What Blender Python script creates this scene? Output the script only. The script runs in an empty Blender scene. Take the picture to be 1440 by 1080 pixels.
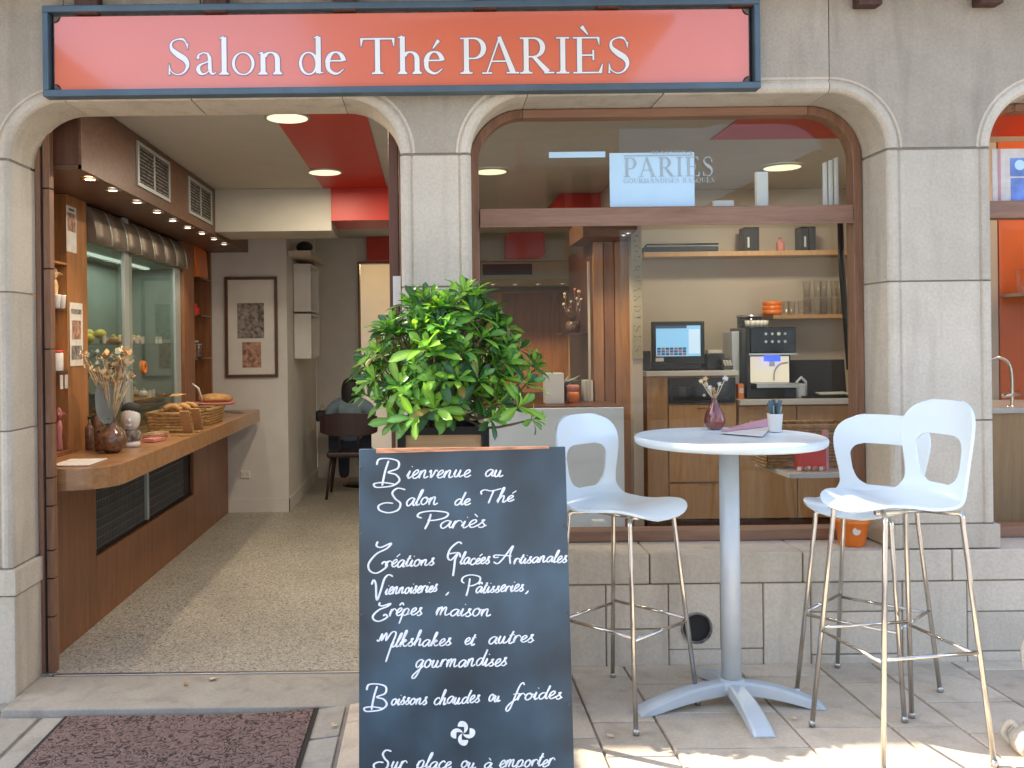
import bpy, bmesh, math, random
from mathutils import Vector, Matrix
random.seed(7)
R = math.radians
# ------------------------------------------------------------------ camera
F, CX, CY, ROLL, D0, CZ = 1300.0, 605.0, 482.0, 0.0117, 4.3, 1.51
sc = bpy.context.scene
C = sc.collection
cam_d = bpy.data.cameras.new('camera'); cam = bpy.data.objects.new('camera', cam_d); C.objects.link(cam)
cam.location = (0, -D0, CZ)
cam.rotation_euler = (Matrix.Rotation(R(90), 4, 'X') @ Matrix.Rotation(-ROLL, 4, 'Z')).to_euler()
cam_d.sensor_width = 36; cam_d.lens = 36*F/1440
cam_d.shift_x = (720-CX)/1440; cam_d.shift_y = -(540-CY)/1440
cam_d.clip_start = .05; cam_d.clip_end = 400
sc.camera = cam
# ------------------------------------------------------------------ light
LDIR = Vector((.80, -.13, -1.0))            # direction the sunlight travels
sun_el = math.atan2(1.0, math.hypot(LDIR.x, LDIR.y))
world = bpy.data.worlds.new('World'); sc.world = world; world.use_nodes = True
wn = world.node_tree.nodes; wl = world.node_tree.links
sky = wn.new('ShaderNodeTexSky'); sky.sky_type = 'NISHITA'; sky.sun_disc = False
sky.sun_elevation = sun_el; sky.sun_rotation = math.atan2(-LDIR.x, -LDIR.y)
sky.air_density = 1.0; sky.dust_density = 1.5; sky.ozone_density = 1.0
bg = wn['Background']; wl.new(sky.outputs[0], bg.inputs[0]); bg.inputs[1].default_value = 0.15
sl = bpy.data.lights.new('sun', 'SUN'); sl.energy = 2.2; sl.angle = R(.5); sl.color = (1, .93, .82)
so = bpy.data.objects.new('sun', sl); C.objects.link(so); so.location = (-6, 2, 9)
so.rotation_euler = LDIR.to_track_quat('-Z', 'Y').to_euler()
sc.view_settings.view_transform = 'Standard'; sc.view_settings.look = 'None'
sc.view_settings.gamma = 1; sc.view_settings.exposure = 2.15; sc.view_settings.use_curve_mapping = False
sc.render.engine = 'CYCLES'
sc.cycles.use_denoising = True
sc.cycles.max_bounces = 8; sc.cycles.diffuse_bounces = 4; sc.cycles.glossy_bounces = 4
sc.cycles.transmission_bounces = 6; sc.cycles.transparent_max_bounces = 12
sc.cycles.sample_clamp_indirect = 6
sc.cycles.caustics_reflective = False; sc.cycles.caustics_refractive = False

def ray(px, py):
    a = px-CX; b = CY-py; c, s = math.cos(ROLL), math.sin(ROLL)
    return (a*c+b*s)/F, (-a*s+b*c)/F
def at(px, py, y):                           # point of the plane at depth y seen at a photo pixel
    u, v = ray(px, py); d = y+D0
    return Vector((u*d, y, CZ+v*d))
def atz(px, py, z):
    u, v = ray(px, py); d = (z-CZ)/v
    return Vector((u*d, d-D0, z))
# ------------------------------------------------------------------ materials
def nt(name):
    m = bpy.data.materials.new(name); m.use_nodes = True
    return m, m.node_tree.nodes, m.node_tree.links, m.node_tree.nodes['Principled BSDF']
def mat(name, col, rough=.6, metal=0, var=.12, scale=6, bump=.0, bscale=60, coat=0, emit=0, stretch=(1,1,1), rand=.0, spec=.5, fine=0.0, trans=0):
    m, n, l, p = nt(name)
    tc = n.new('ShaderNodeTexCoord'); mp = n.new('ShaderNodeMapping'); mp.inputs['Scale'].default_value = stretch
    l.new(tc.outputs['Object'], mp.inputs[0])
    no = n.new('ShaderNodeTexNoise'); no.inputs['Scale'].default_value = scale; no.inputs['Detail'].default_value = 5
    l.new(mp.outputs[0], no.inputs['Vector'])
    cr = n.new('ShaderNodeMapRange'); cr.inputs[1].default_value = .3; cr.inputs[2].default_value = .7
    cr.inputs[3].default_value = 1-var; cr.inputs[4].default_value = 1+var
    l.new(no.outputs[0], cr.inputs[0]); last = cr.outputs[0]
    if rand:
        oi = n.new('ShaderNodeObjectInfo'); r2 = n.new('ShaderNodeMapRange')
        r2.inputs[3].default_value = 1-rand; r2.inputs[4].default_value = 1+rand
        l.new(oi.outputs['Random'], r2.inputs[0])
        mm = n.new('ShaderNodeMath'); mm.operation = 'MULTIPLY'; l.new(last, mm.inputs[0]); l.new(r2.outputs[0], mm.inputs[1]); last = mm.outputs[0]
    if fine:
        n2 = n.new('ShaderNodeTexNoise'); n2.inputs['Scale'].default_value = bscale*.6; n2.inputs['Detail'].default_value = 3
        l.new(mp.outputs[0], n2.inputs['Vector'])
        r3 = n.new('ShaderNodeMapRange'); r3.inputs[1].default_value = .35; r3.inputs[2].default_value = .65
        r3.inputs[3].default_value = 1-fine; r3.inputs[4].default_value = 1+fine
        l.new(n2.outputs[0], r3.inputs[0])
        mm = n.new('ShaderNodeMath'); mm.operation = 'MULTIPLY'; l.new(last, mm.inputs[0]); l.new(r3.outputs[0], mm.inputs[1]); last = mm.outputs[0]
    mx = n.new('ShaderNodeVectorMath'); mx.operation = 'SCALE'; mx.inputs[0].default_value = col[:3]
    l.new(last, mx.inputs['Scale']); l.new(mx.outputs[0], p.inputs['Base Color'])
    p.inputs['Roughness'].default_value = rough; p.inputs['Metallic'].default_value = metal
    p.inputs['Specular IOR Level'].default_value = spec
    if coat: p.inputs['Coat Weight'].default_value = coat; p.inputs['Coat Roughness'].default_value = .10
    if trans: p.inputs['Transmission Weight'].default_value = trans
    if emit: l.new(mx.outputs[0], p.inputs['Emission Color']); p.inputs['Emission Strength'].default_value = emit
    if bump:
        nb = n.new('ShaderNodeTexNoise'); nb.inputs['Scale'].default_value = bscale; nb.inputs['Detail'].default_value = 4
        l.new(mp.outputs[0], nb.inputs['Vector'])
        bp = n.new('ShaderNodeBump'); bp.inputs['Strength'].default_value = bump; bp.inputs['Distance'].default_value = .01
        l.new(nb.outputs[0], bp.inputs['Height']); l.new(bp.outputs[0], p.inputs['Normal'])
    return m
def stone_mat(name, col, col2, stain, rand=.10, bump=.35):
    m, n, l, p = nt(name)
    tc = n.new('ShaderNodeTexCoord')
    big = n.new('ShaderNodeTexNoise'); big.inputs['Scale'].default_value = 3.1; big.inputs['Detail'].default_value = 10; big.inputs['Roughness'].default_value = .65
    fin = n.new('ShaderNodeTexNoise'); fin.inputs['Scale'].default_value = 70; fin.inputs['Detail'].default_value = 5
    mp = n.new('ShaderNodeMapping'); mp.inputs['Scale'].default_value = (7, 7, .9)
    vor = n.new('ShaderNodeTexVoronoi'); vor.inputs['Scale'].default_value = 38
    st = n.new('ShaderNodeTexNoise'); st.inputs['Scale'].default_value = 1.3; st.inputs['Detail'].default_value = 6
    for x in (big, fin, vor): l.new(tc.outputs['Object'], x.inputs['Vector'])
    l.new(tc.outputs['Object'], mp.inputs[0]); l.new(mp.outputs[0], st.inputs['Vector'])
    def rng(src, a, b, c, d):
        r = n.new('ShaderNodeMapRange'); r.inputs[1].default_value = a; r.inputs[2].default_value = b; r.inputs[3].default_value = c; r.inputs[4].default_value = d
        l.new(src, r.inputs[0]); return r.outputs[0]
    def mix(f, a, b):
        x = n.new('ShaderNodeMix'); x.data_type = 'RGBA'; l.new(f, x.inputs[0])
        for s, v in ((6, a), (7, b)):
            if isinstance(v, tuple): x.inputs[s].default_value = (*v, 1)
            else: l.new(v, x.inputs[s])
        return x.outputs[2]
    c1 = mix(rng(big.outputs[0], .35, .65, 0, 1), col, col2)
    c2 = mix(rng(st.outputs[0], .52, .75, 0, .55), c1, stain)
    oi = n.new('ShaderNodeObjectInfo')
    mm = n.new('ShaderNodeMath'); mm.operation = 'MULTIPLY'
    l.new(rng(oi.outputs['Random'], 0, 1, 1-rand, 1+rand), mm.inputs[0]); l.new(rng(fin.outputs[0], .35, .65, .94, 1.05), mm.inputs[1])
    pit = n.new('ShaderNodeMath'); pit.operation = 'MULTIPLY'; l.new(mm.outputs[0], pit.inputs[0]); l.new(rng(vor.outputs[0], .01, .08, .84, 1), pit.inputs[1])
    sv = n.new('ShaderNodeVectorMath'); sv.operation = 'SCALE'; l.new(c2, sv.inputs[0]); l.new(pit.outputs[0], sv.inputs['Scale'])
    l.new(sv.outputs[0], p.inputs['Base Color']); p.inputs['Roughness'].default_value = .88; p.inputs['Specular IOR Level'].default_value = .25
    bp = n.new('ShaderNodeBump'); bp.inputs['Strength'].default_value = bump; bp.inputs['Distance'].default_value = .006
    ad = n.new('ShaderNodeMath'); ad.operation = 'ADD'; l.new(fin.outputs[0], ad.inputs[0]); l.new(big.outputs[0], ad.inputs[1])
    l.new(ad.outputs[0], bp.inputs['Height']); l.new(bp.outputs[0], p.inputs['Normal'])
    return m
def wood_mat(name, col, dark, rough=.45, vertical=True, scale=1.0, coat=0, rand=.05):
    m, n, l, p = nt(name)
    tc = n.new('ShaderNodeTexCoord'); mp = n.new('ShaderNodeMapping')
    mp.inputs['Scale'].default_value = (9*scale, 9*scale, .7*scale) if vertical else (.7*scale, 7*scale, 9*scale)
    l.new(tc.outputs['Object'], mp.inputs[0])
    a = n.new('ShaderNodeTexNoise'); a.inputs['Scale'].default_value = 2.5; a.inputs['Detail'].default_value = 8; a.inputs['Roughness'].default_value = .62; a.inputs['Distortion'].default_value = .6
    b = n.new('ShaderNodeTexNoise'); b.inputs['Scale'].default_value = 16; b.inputs['Detail'].default_value = 4
    l.new(mp.outputs[0], a.inputs['Vector']); l.new(mp.outputs[0], b.inputs['Vector'])
    ad = n.new('ShaderNodeMath'); ad.operation = 'MULTIPLY_ADD'; ad.inputs[1].default_value = .35
    l.new(b.outputs[0], ad.inputs[0]); l.new(a.outputs[0], ad.inputs[2])
    r = n.new('ShaderNodeMapRange'); r.inputs[1].default_value = .48; r.inputs[2].default_value = .85
    l.new(ad.outputs[0], r.inputs[0])
    x = n.new('ShaderNodeMix'); x.data_type = 'RGBA'; x.inputs[6].default_value = (*dark, 1); x.inputs[7].default_value = (*col, 1)
    l.new(r.outputs[0], x.inputs[0])
    oi = n.new('ShaderNodeObjectInfo'); r2 = n.new('ShaderNodeMapRange'); r2.inputs[3].default_value = 1-rand; r2.inputs[4].default_value = 1+rand
    l.new(oi.outputs['Random'], r2.inputs[0])
    sv = n.new('ShaderNodeVectorMath'); sv.operation = 'SCALE'; l.new(x.outputs[2], sv.inputs[0]); l.new(r2.outputs[0], sv.inputs['Scale'])
    l.new(sv.outputs[0], p.inputs['Base Color']); p.inputs['Roughness'].default_value = rough
    if coat: p.inputs['Coat Weight'].default_value = coat; p.inputs['Coat Roughness'].default_value = .15
    bp = n.new('ShaderNodeBump'); bp.inputs['Strength'].default_value = .15; bp.inputs['Distance'].default_value = .003
    l.new(ad.outputs[0], bp.inputs['Height']); l.new(bp.outputs[0], p.inputs['Normal'])
    return m
def glass_mat(name, tint=(1,1,1), rough=.0, refl=1.0):
    m = bpy.data.materials.new(name); m.use_nodes = True; n = m.node_tree.nodes; l = m.node_tree.links
    n.remove(n['Principled BSDF']); out = n['Material Output']
    t = n.new('ShaderNodeBsdfTransparent'); t.inputs[0].default_value = (*tint, 1)
    g = n.new('ShaderNodeBsdfGlossy'); g.inputs['Roughness'].default_value = rough
    f = n.new('ShaderNodeLayerWeight'); f.inputs[0].default_value = .5
    pw = n.new('ShaderNodeMath'); pw.operation = 'POWER'; pw.inputs[1].default_value = 4; l.new(f.outputs['Facing'], pw.inputs[0])
    k = n.new('ShaderNodeMath'); k.operation = 'MULTIPLY_ADD'; k.inputs[1].default_value = .7*refl; k.inputs[2].default_value = .04*refl; l.new(pw.outputs[0], k.inputs[0])
    mx = n.new('ShaderNodeMixShader'); l.new(k.outputs[0], mx.inputs[0]); l.new(t.outputs[0], mx.inputs[1]); l.new(g.outputs[0], mx.inputs[2])
    l.new(mx.outputs[0], out.inputs[0]); return m
def speckle_mat(name, cols, scale, rough=.5, bump=0):
    m, n, l, p = nt(name)
    tc = n.new('ShaderNodeTexCoord'); v = n.new('ShaderNodeTexVoronoi'); v.inputs['Scale'].default_value = scale
    l.new(tc.outputs['Object'], v.inputs['Vector'])
    sp = n.new('ShaderNodeSeparateColor'); l.new(v.outputs['Color'], sp.inputs[0])
    cr = n.new('ShaderNodeValToRGB'); cr.color_ramp.interpolation = 'CONSTANT'
    e = cr.color_ramp.elements; e[0].color = (*cols[0][1], 1); e[0].position = cols[0][0]
    e[1].position = cols[1][0]; e[1].color = (*cols[1][1], 1)
    for pos, c in cols[2:]:
        q = e.new(pos); q.color = (*c, 1)
    l.new(sp.outputs[0], cr.inputs[0])
    no = n.new('ShaderNodeTexNoise'); no.inputs['Scale'].default_value = 1.4; no.inputs['Detail'].default_value = 5; l.new(tc.outputs['Object'], no.inputs['Vector'])
    r = n.new('ShaderNodeMapRange'); r.inputs[1].default_value = .3; r.inputs[2].default_value = .7; r.inputs[3].default_value = .85; r.inputs[4].default_value = 1.12
    l.new(no.outputs[0], r.inputs[0])
    sv = n.new('ShaderNodeVectorMath'); sv.operation = 'SCALE'; l.new(cr.outputs[0], sv.inputs[0]); l.new(r.outputs[0], sv.inputs['Scale'])
    l.new(sv.outputs[0], p.inputs['Base Color']); p.inputs['Roughness'].default_value = rough
    if bump:
        bp = n.new('ShaderNodeBump'); bp.inputs['Strength'].default_value = bump; bp.inputs['Distance'].default_value = .004
        l.new(sp.outputs[1], bp.inputs['Height']); l.new(bp.outputs[0], p.inputs['Normal'])
    return m
def emit_mat(name, col, s):
    m = bpy.data.materials.new(name); m.use_nodes = True; n = m.node_tree.nodes
    p = n['Principled BSDF']; p.inputs['Base Color'].default_value = (*col, 1)
    p.inputs['Emission Color'].default_value = (*col, 1); p.inputs['Emission Strength'].default_value = s
    return m

M = {}
M['stone'] = stone_mat('facade_stone', (.62,.545,.43), (.54,.47,.365), (.36,.31,.24))
M['stone_rough'] = stone_mat('rendered_stone', (.45,.385,.295), (.375,.32,.245), (.25,.21,.16), bump=.7)
M['lowstone'] = stone_mat('low_wall_stone', (.70,.61,.48), (.62,.535,.42), (.44,.375,.29), rand=.09)
M['mortar'] = mat('mortar', (.27,.235,.19), .95, bump=.3)
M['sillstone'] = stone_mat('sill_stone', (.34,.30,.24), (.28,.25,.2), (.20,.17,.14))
M['paving'] = stone_mat('paving_stone', (.68,.56,.415), (.56,.455,.33), (.36,.285,.20), rand=.13, bump=.2)
M['paving_grey'] = stone_mat('grey_slab', (.44,.40,.33), (.37,.335,.275), (.25,.22,.18), rand=.08, bump=.2)
M['street'] = stone_mat('street_surface', (.36,.33,.29), (.30,.27,.24), (.22,.2,.17), bump=.2)
M['terrazzo'] = speckle_mat('terrazzo', [(0,(.38,.36,.30)),(.3,(.31,.29,.24)),(.5,(.45,.425,.36)),(.72,(.23,.21,.17)),(.82,(.55,.52,.45)),(.93,(.13,.115,.095))], 115, .42)
M['plaster'] = mat('white_plaster', (.66,.64,.60), .85, var=.04, bump=.08)
M['ceiling'] = mat('ceiling_paint', (.52,.50,.43), .8, var=.03)
M['olive'] = mat('beige_wall_paint', (.36,.33,.26), .8, var=.04)
M['beigewall'] = mat('cream_wall_paint', (.52,.45,.37), .8, var=.05, scale=2)
M['orangewall'] = mat('orange_wall_paint', (.62,.13,.03), .7, var=.06)
M['redpaint'] = mat('red_paint', (.52,.032,.014), .45, var=.05)
M['wood_dark'] = wood_mat('dark_stained_wood', (.13,.05,.026), (.07,.026,.014), .4)
M['wood_dark_h'] = wood_mat('dark_stained_wood_horizontal', (.17,.08,.042), (.10,.043,.023), .4, vertical=False)
M['wood_frame'] = wood_mat('window_frame_wood', (.30,.155,.085), (.16,.075,.04), .5)
M['wood_frame_h'] = wood_mat('window_rail_wood', (.32,.17,.10), (.20,.10,.058), .5, vertical=False)
M['wood_mid'] = wood_mat('oiled_wood', (.44,.20,.07), (.27,.115,.04), .38, coat=.2)
M['wood_top'] = wood_mat('countertop_wood', (.46,.24,.10), (.30,.14,.055), .3, vertical=False, coat=.3)
M['wood_red'] = wood_mat('reddish_panel_wood', (.30,.125,.05), (.17,.065,.026), .4)
M['wood_light'] = wood_mat('light_oak', (.50,.30,.14), (.40,.225,.10), .5, scale=1.5)
M['wood_planter'] = wood_mat('planter_wood', (.52,.33,.17), (.42,.25,.12), .55, vertical=False)
M['wood_beam'] = wood_mat('rafter_wood', (.10,.045,.03), (.05,.022,.015), .7)
M['white_top'] = mat('laminate_top', (.62,.60,.55), .35, var=.04)
M['frame_blue'] = mat('blue_grey_paint', (.075,.12,.15), .38, var=.15, bump=.05)
M['sign_red'] = mat('coral_sign_panel', (.76,.17,.085), .28, var=.03, scale=2, coat=1.0)
M['white_letter'] = mat('white_letter', (.90,.87,.80), .5, var=.03)
M['letter_edge'] = mat('letter_outline', (.22,.17,.25), .5)
M['brown_rust'] = mat('rusty_bracket', (.13,.10,.08), .8, var=.4, scale=40)
M['slate'] = mat('chalkboard', (.029,.058,.080), .33, var=.42, scale=3.5, fine=.30, bscale=6, spec=.7)
M['chalk'] = mat('white_chalk_paint', (.88,.88,.87), .75, var=.14, scale=40)
M['white_plastic'] = mat('white_moulded_plastic', (.80,.87,.87), .25, var=.015, spec=.6)
M['table_top'] = mat('white_table_laminate', (.70,.77,.77), .3, var=.04)
M['grey_paint'] = mat('silver_grey_powdercoat', (.56,.61,.63), .4, metal=.15, var=.05)
M['chrome'] = mat('chrome_tube', (.72,.68,.62), .16, metal=1, var=.06, scale=30)
M['steel'] = mat('brushed_steel', (.55,.54,.52), .3, metal=1, var=.08)
M['alu'] = mat('aluminium_post', (.48,.52,.50), .45, metal=.5, var=.04)
M['black'] = mat('black_plastic', (.012,.012,.014), .35)
M['blackmat'] = mat('matt_black', (.02,.018,.018), .7)
M['dark_glass'] = mat('dark_glass_screen', (.01,.013,.016), .08)
M['greycounter'] = mat('grey_counter_front', (.76,.79,.79), .5, var=.03)
M['glass'] = glass_mat('window_glass', (.95,.97,.96), 0, .32)
M['glass_green'] = glass_mat('display_glass', (.86,.90,.87), 0, .7)
M['clear'] = glass_mat('clear_glassware', (.97,.97,.96), .05, 1.6)
M['film'] = mat('pale_blue_film', (.56,.80,.97), .35, var=.02)  # colour of the painted sky reflection, also of the poster's printed spot
M['etch'] = mat('etched_film', (.42,.50,.55), .6)
M['case'] = mat('green_grey_case_lining', (.24,.29,.25), .4, var=.06)
M['leafA'] = None
M['bark'] = mat('shrub_bark', (.20,.14,.085), .9, var=.3, scale=40, bump=.6)
M['soil'] = mat('potting_soil', (.05,.035,.022), 1, var=.4, scale=60, bump=1, bscale=120)
M['matrubber'] = mat('black_rubber', (.022,.02,.02), .8)
M['orange'] = mat('orange_glaze', (.80,.20,.02), .3, var=.06)
M['wicker'] = mat('wicker', (.38,.22,.085), .6, var=.35, scale=30, bump=.8, bscale=90)
M['paper'] = mat('printed_paper', (.70,.66,.60), .7, var=.1, scale=25)
M['print'] = mat('faded_print', (.36,.20,.14), .7, var=.7, scale=28)
M['print_grey'] = mat('grey_print', (.22,.19,.17), .7, var=.8, scale=30)
M['redbox'] = mat('red_card', (.70,.035,.03), .5, var=.1)
M['skin'] = mat('skin', (.55,.34,.25), .5, var=.04)
M['hair'] = mat('dark_hair', (.018,.012,.01), .45, var=.4, scale=60, stretch=(4,4,.5), bump=.4)
M['shirt'] = mat('blue_grey_shirt', (.22,.31,.36), .85, var=.12, scale=14, bump=.3, bscale=30)
M['jeans'] = mat('dark_trousers', (.04,.05,.07), .9)
M['chairwood'] = mat('dark_chair_wood', (.045,.02,.016), .4, var=.2)
M['bread'] = mat('bread_crust', (.50,.27,.10), .7, var=.3, scale=25, bump=.6)
M['flower'] = mat('dried_flower', (.66,.42,.20), .8, var=.35, scale=30)
M['flower_pale'] = mat('pale_dried_flower', (.72,.58,.36), .8, var=.25, scale=30)
M['greygreen'] = mat('grey_green_leaf', (.30,.36,.31), .7, var=.15)
M['bronze'] = mat('brown_patterned_glass', (.16,.085,.05), .22, var=.5, scale=35, coat=.5)
M['vase'] = mat('streaked_brown_glass', (.20,.045,.03), .12, var=.6, scale=14, stretch=(1,1,.3), coat=1)
M['porcelain'] = mat('porcelain', (.72,.69,.63), .3, var=.05)
M['lemon'] = mat('yellow_fruit', (.60,.50,.08), .5, var=.25, scale=25)
M['pinkcard'] = mat('pink_card', (.62,.30,.33), .6, var=.12)
M['bluecard'] = mat('blue_violet_print', (.16,.26,.62), .5, var=.3, scale=12)
M['creamcloth'] = mat('cream_canvas', (.62,.57,.47), .9, var=.08, bump=.4)
M['screen'] = emit_mat('lit_screen', (.16,.34,.52), .30)
M['screen_dark'] = emit_mat('lit_screen_dark', (.03,.05,.10), .25)
M['blue_led'] = emit_mat('blue_indicator', (.04,.08,1.0), .5)
M['warmwhite'] = emit_mat('downlight_diffuser', (1, .88, .58), .26)
M['spotglow'] = emit_mat('halogen_lens', (1, .80, .60), 3.0)
M['machine_glow'] = emit_mat('lit_steel_back', (1, .88, .62), .14)  # bright reflection in the machine's steel back put in as emission
M['rose'] = mat('rose_paint', (.55,.20,.17), .7)
M['whitewash'] = mat('whitewash', (.70,.68,.62), .85, var=.06, scale=3)
# ------------------------------------------------------------------ mesh helpers
def wloc(o):
    v = Vector((0,0,0))
    while o: v = v+o.location; o = o.parent
    return v
class MB:
    def __init__(s): s.v = []; s.f = []; s.sm = []
    def add(s, vs, fs, smooth=False):
        b = len(s.v); s.v += [tuple(x) for x in vs]; s.f += [tuple(i+b for i in f) for f in fs]; s.sm += [smooth]*len(fs); return s
    def box(s, x0, x1, y0, y1, z0, z1):
        x0, x1 = sorted((x0,x1)); y0, y1 = sorted((y0,y1)); z0, z1 = sorted((z0,z1))
        return s.add([(x0,y0,z0),(x1,y0,z0),(x1,y1,z0),(x0,y1,z0),(x0,y0,z1),(x1,y0,z1),(x1,y1,z1),(x0,y1,z1)],
            [(0,3,2,1),(4,5,6,7),(0,1,5,4),(1,2,6,5),(2,3,7,6),(3,0,4,7)])
    def obox(s, c, ax, ay, az, sx, sy, sz):          # oriented box: centre, axes, half sizes
        c, ax, ay, az = (Vector(q) for q in (c, ax, ay, az)); vs = []
        for k in (-1,1):
            for (i,j) in ((-1,-1),(1,-1),(1,1),(-1,1)): vs.append(c+ax*sx*i+ay*sy*j+az*sz*k)
        return s.add(vs, [(0,3,2,1),(4,5,6,7),(0,1,5,4),(1,2,6,5),(2,3,7,6),(3,0,4,7)])
    def prism(s, poly, fn, smooth=False):            # poly 2D, fn(p, k) -> 3D for k = 0, 1
        n = len(poly); vs = [fn(p, 0) for p in poly]+[fn(p, 1) for p in poly]
        fs = [tuple(range(n-1,-1,-1)), tuple(range(n, 2*n))]
        b = len(s.v); s.add(vs, fs)
        s.f += [tuple(i+b for i in (k, (k+1)%n, (k+1)%n+n, k+n)) for k in range(n)]; s.sm += [smooth]*n
        return s
    def lathe(s, prof, c, n=24, axis='z', cap=True):
        c = Vector(c); vs = []; m = len(prof)
        for r, h in prof:
            for k in range(n):
                a = 2*math.pi*k/n; q = (r*math.cos(a), r*math.sin(a), h)
                if axis == 'y': q = (q[0], q[2], q[1])
                if axis == 'x': q = (q[2], q[0], q[1])
                vs.append(c+Vector(q))
        fs = [(i*n+k, i*n+(k+1)%n, (i+1)*n+(k+1)%n, (i+1)*n+k) for i in range(m-1) for k in range(n)]
        s.add(vs, fs, True)
        if cap:
            b = len(s.v)-m*n
            if prof[0][0] > 1e-4: s.f.append(tuple(b+k for k in range(n-1,-1,-1))); s.sm.append(False)
            if prof[-1][0] > 1e-4: s.f.append(tuple(b+(m-1)*n+k for k in range(n))); s.sm.append(False)
        return s
    def tube(s, pts, r, n=10, cap=True):
        pts = [Vector(p) for p in pts]; N = len(pts)
        rs = r if isinstance(r, (list, tuple)) else [r]*N
        t0 = (pts[1]-pts[0]).normalized(); up = Vector((0,0,1)) if abs(t0.z) < .9 else Vector((1,0,0))
        nx = t0.cross(up).normalized(); vs = []
        for i, p in enumerate(pts):
            t = (pts[min(i+1,N-1)]-pts[max(i-1,0)]).normalized()
            nx = (nx-t*nx.dot(t)).normalized(); ny = t.cross(nx)
            for k in range(n):
                a = 2*math.pi*k/n; vs.append(p+(nx*math.cos(a)+ny*math.sin(a))*rs[i])
        fs = [(i*n+k, i*n+(k+1)%n, (i+1)*n+(k+1)%n, (i+1)*n+k) for i in range(N-1) for k in range(n)]
        s.add(vs, fs, True)
        if cap:
            b = len(s.v)-N*n; s.f.append(tuple(b+k for k in range(n-1,-1,-1))); s.f.append(tuple(b+(N-1)*n+k for k in range(n))); s.sm += [False]*2
        return s
    def ball(s, c, rx, ry, rz, n=12, m=8):
        c = Vector(c); vs = [c+Vector((0,0,-rz))]
        for j in range(1, m):
            a = -math.pi/2+math.pi*j/m
            for k in range(n):
                b = 2*math.pi*k/n; vs.append(c+Vector((rx*math.cos(a)*math.cos(b), ry*math.cos(a)*math.sin(b), rz*math.sin(a))))
        vs.append(c+Vector((0,0,rz))); fs = []
        for k in range(n): fs.append((0, 1+(k+1)%n, 1+k)); fs.append((len(vs)-1, 1+(m-2)*n+k, 1+(m-2)*n+(k+1)%n))
        for j in range(m-2):
            for k in range(n): fs.append((1+j*n+k, 1+j*n+(k+1)%n, 1+(j+1)*n+(k+1)%n, 1+(j+1)*n+k))
        return s.add(vs, fs, True)
    def build(s, name, m, parent=None, bevel=0, seg=2, loc=None, recalc=True):
        off = wloc(parent) if parent else Vector(loc or (0,0,0))
        me = bpy.data.meshes.new(name); me.from_pydata([Vector(v)-off for v in s.v], [], s.f)
        me.polygons.foreach_set('use_smooth', s.sm)
        if recalc:
            bm = bmesh.new(); bm.from_mesh(me); bmesh.ops.recalc_face_normals(bm, faces=bm.faces); bm.to_mesh(me); bm.free()
        me.materials.append(m if not isinstance(m, str) else M[m])
        o = bpy.data.objects.new(name, me); C.objects.link(o)
        if parent: o.parent = parent
        elif loc is not None: o.location = loc
        if bevel:
            b = o.modifiers.new('edge', 'BEVEL'); b.width = bevel; b.segments = seg; b.limit_method = 'ANGLE'; b.angle_limit = R(40)
        return o
def thing(name, label, cat, loc=(0,0,0), group=None, rz=0):
    o = bpy.data.objects.new(name, None); C.objects.link(o); o.location = loc; o.rotation_euler.z = rz; o.empty_display_size = .1
    o['label'] = label; o['category'] = cat
    if group: o['group'] = group
    return o
def tag(o, label, cat, group=None):
    o['label'] = label; o['category'] = cat
    if group: o['group'] = group
    return o
def struct(o): o['kind'] = 'structure'; return o
def one(mb, name, m, label, cat, group=None, **k): return tag(mb.build(name, m, **k), label, cat, group)
def copy_tree(o, parent=None, loc=None, rz=None):
    c = o.copy(); C.objects.link(c)
    if parent: c.parent = parent
    if loc is not None: c.location = loc
    if rz is not None: c.rotation_euler.z = rz
    for ch in list(o.children): copy_tree(ch, c)
    return c
def catmull(p, n=6, closed=False):
    p = [Vector(q) for q in p]; out = []; N = len(p)
    if N < 3: return p
    for i in range(N if closed else N-1):
        if closed: a, b, c, d = p[i-1], p[i], p[(i+1)%N], p[(i+2)%N]
        else: a, b, c, d = p[max(i-1,0)], p[i], p[i+1], p[min(i+2,N-1)]
        for k in range(n):
            t = k/n; out.append(.5*((2*b)+(c-a)*t+(2*a-5*b+4*c-d)*t*t+(3*b-a-3*c+d)*t**3))
    if not closed: out.append(p[-1])
    return out
def frand(a, b): return random.uniform(a, b)
# ================================================================== GROUND
def gz(x):                                   # the pavement falls gently towards the doorway
    t = min(1, max(0, (x+.9)/1.4)); t = t*t*(3-2*t); return -.14*(1-t)
XS = [-40,-12,-6,-3]+[-1.2+.15*i for i in range(14)]+[1.2,3,6,12,40]
mb = MB(); vs = []; fs = []
YS = [-60,-20,-8,-3,-1.5,0.0]
for y in YS:
    for x in XS: vs.append((x, y, gz(x)-.012))
n = len(XS)
for j in range(len(YS)-1):
    for i in range(n-1): fs.append((j*n+i, j*n+i+1, (j+1)*n+i+1, (j+1)*n+i))
ground = struct(mb.add(vs, fs).build('ground', 'street'))
pav = struct(MB().box(-3, 4.2, -1.9, -.002, -.19, -.162).build('pavement', 'mortar'))
def tile(x0, x1, y0, y1, m='paving', g=.005):
    x0 += g; x1 -= g; y0 += g; y1 -= g; t = random.uniform(-.0015, .0015)
    vs = []
    for z in (-.014, t):
        for (x, y) in ((x0,y0),(x1,y0),(x1,y1),(x0,y1)): vs.append((x, y, gz(x)+z))
    mbt = MB().add(vs, [(4,5,6,7),(0,1,5,4),(1,2,6,5),(2,3,7,6),(3,0,4,7)])
    return mbt.build('paving_stone', m, pav, bevel=.003, seg=1)
EDG = [-.38,-.13,.14,.36,.62,.88,1.39,1.77,2.03,2.40,2.74,3.1,3.5]
rt = random.Random(5)
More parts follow.
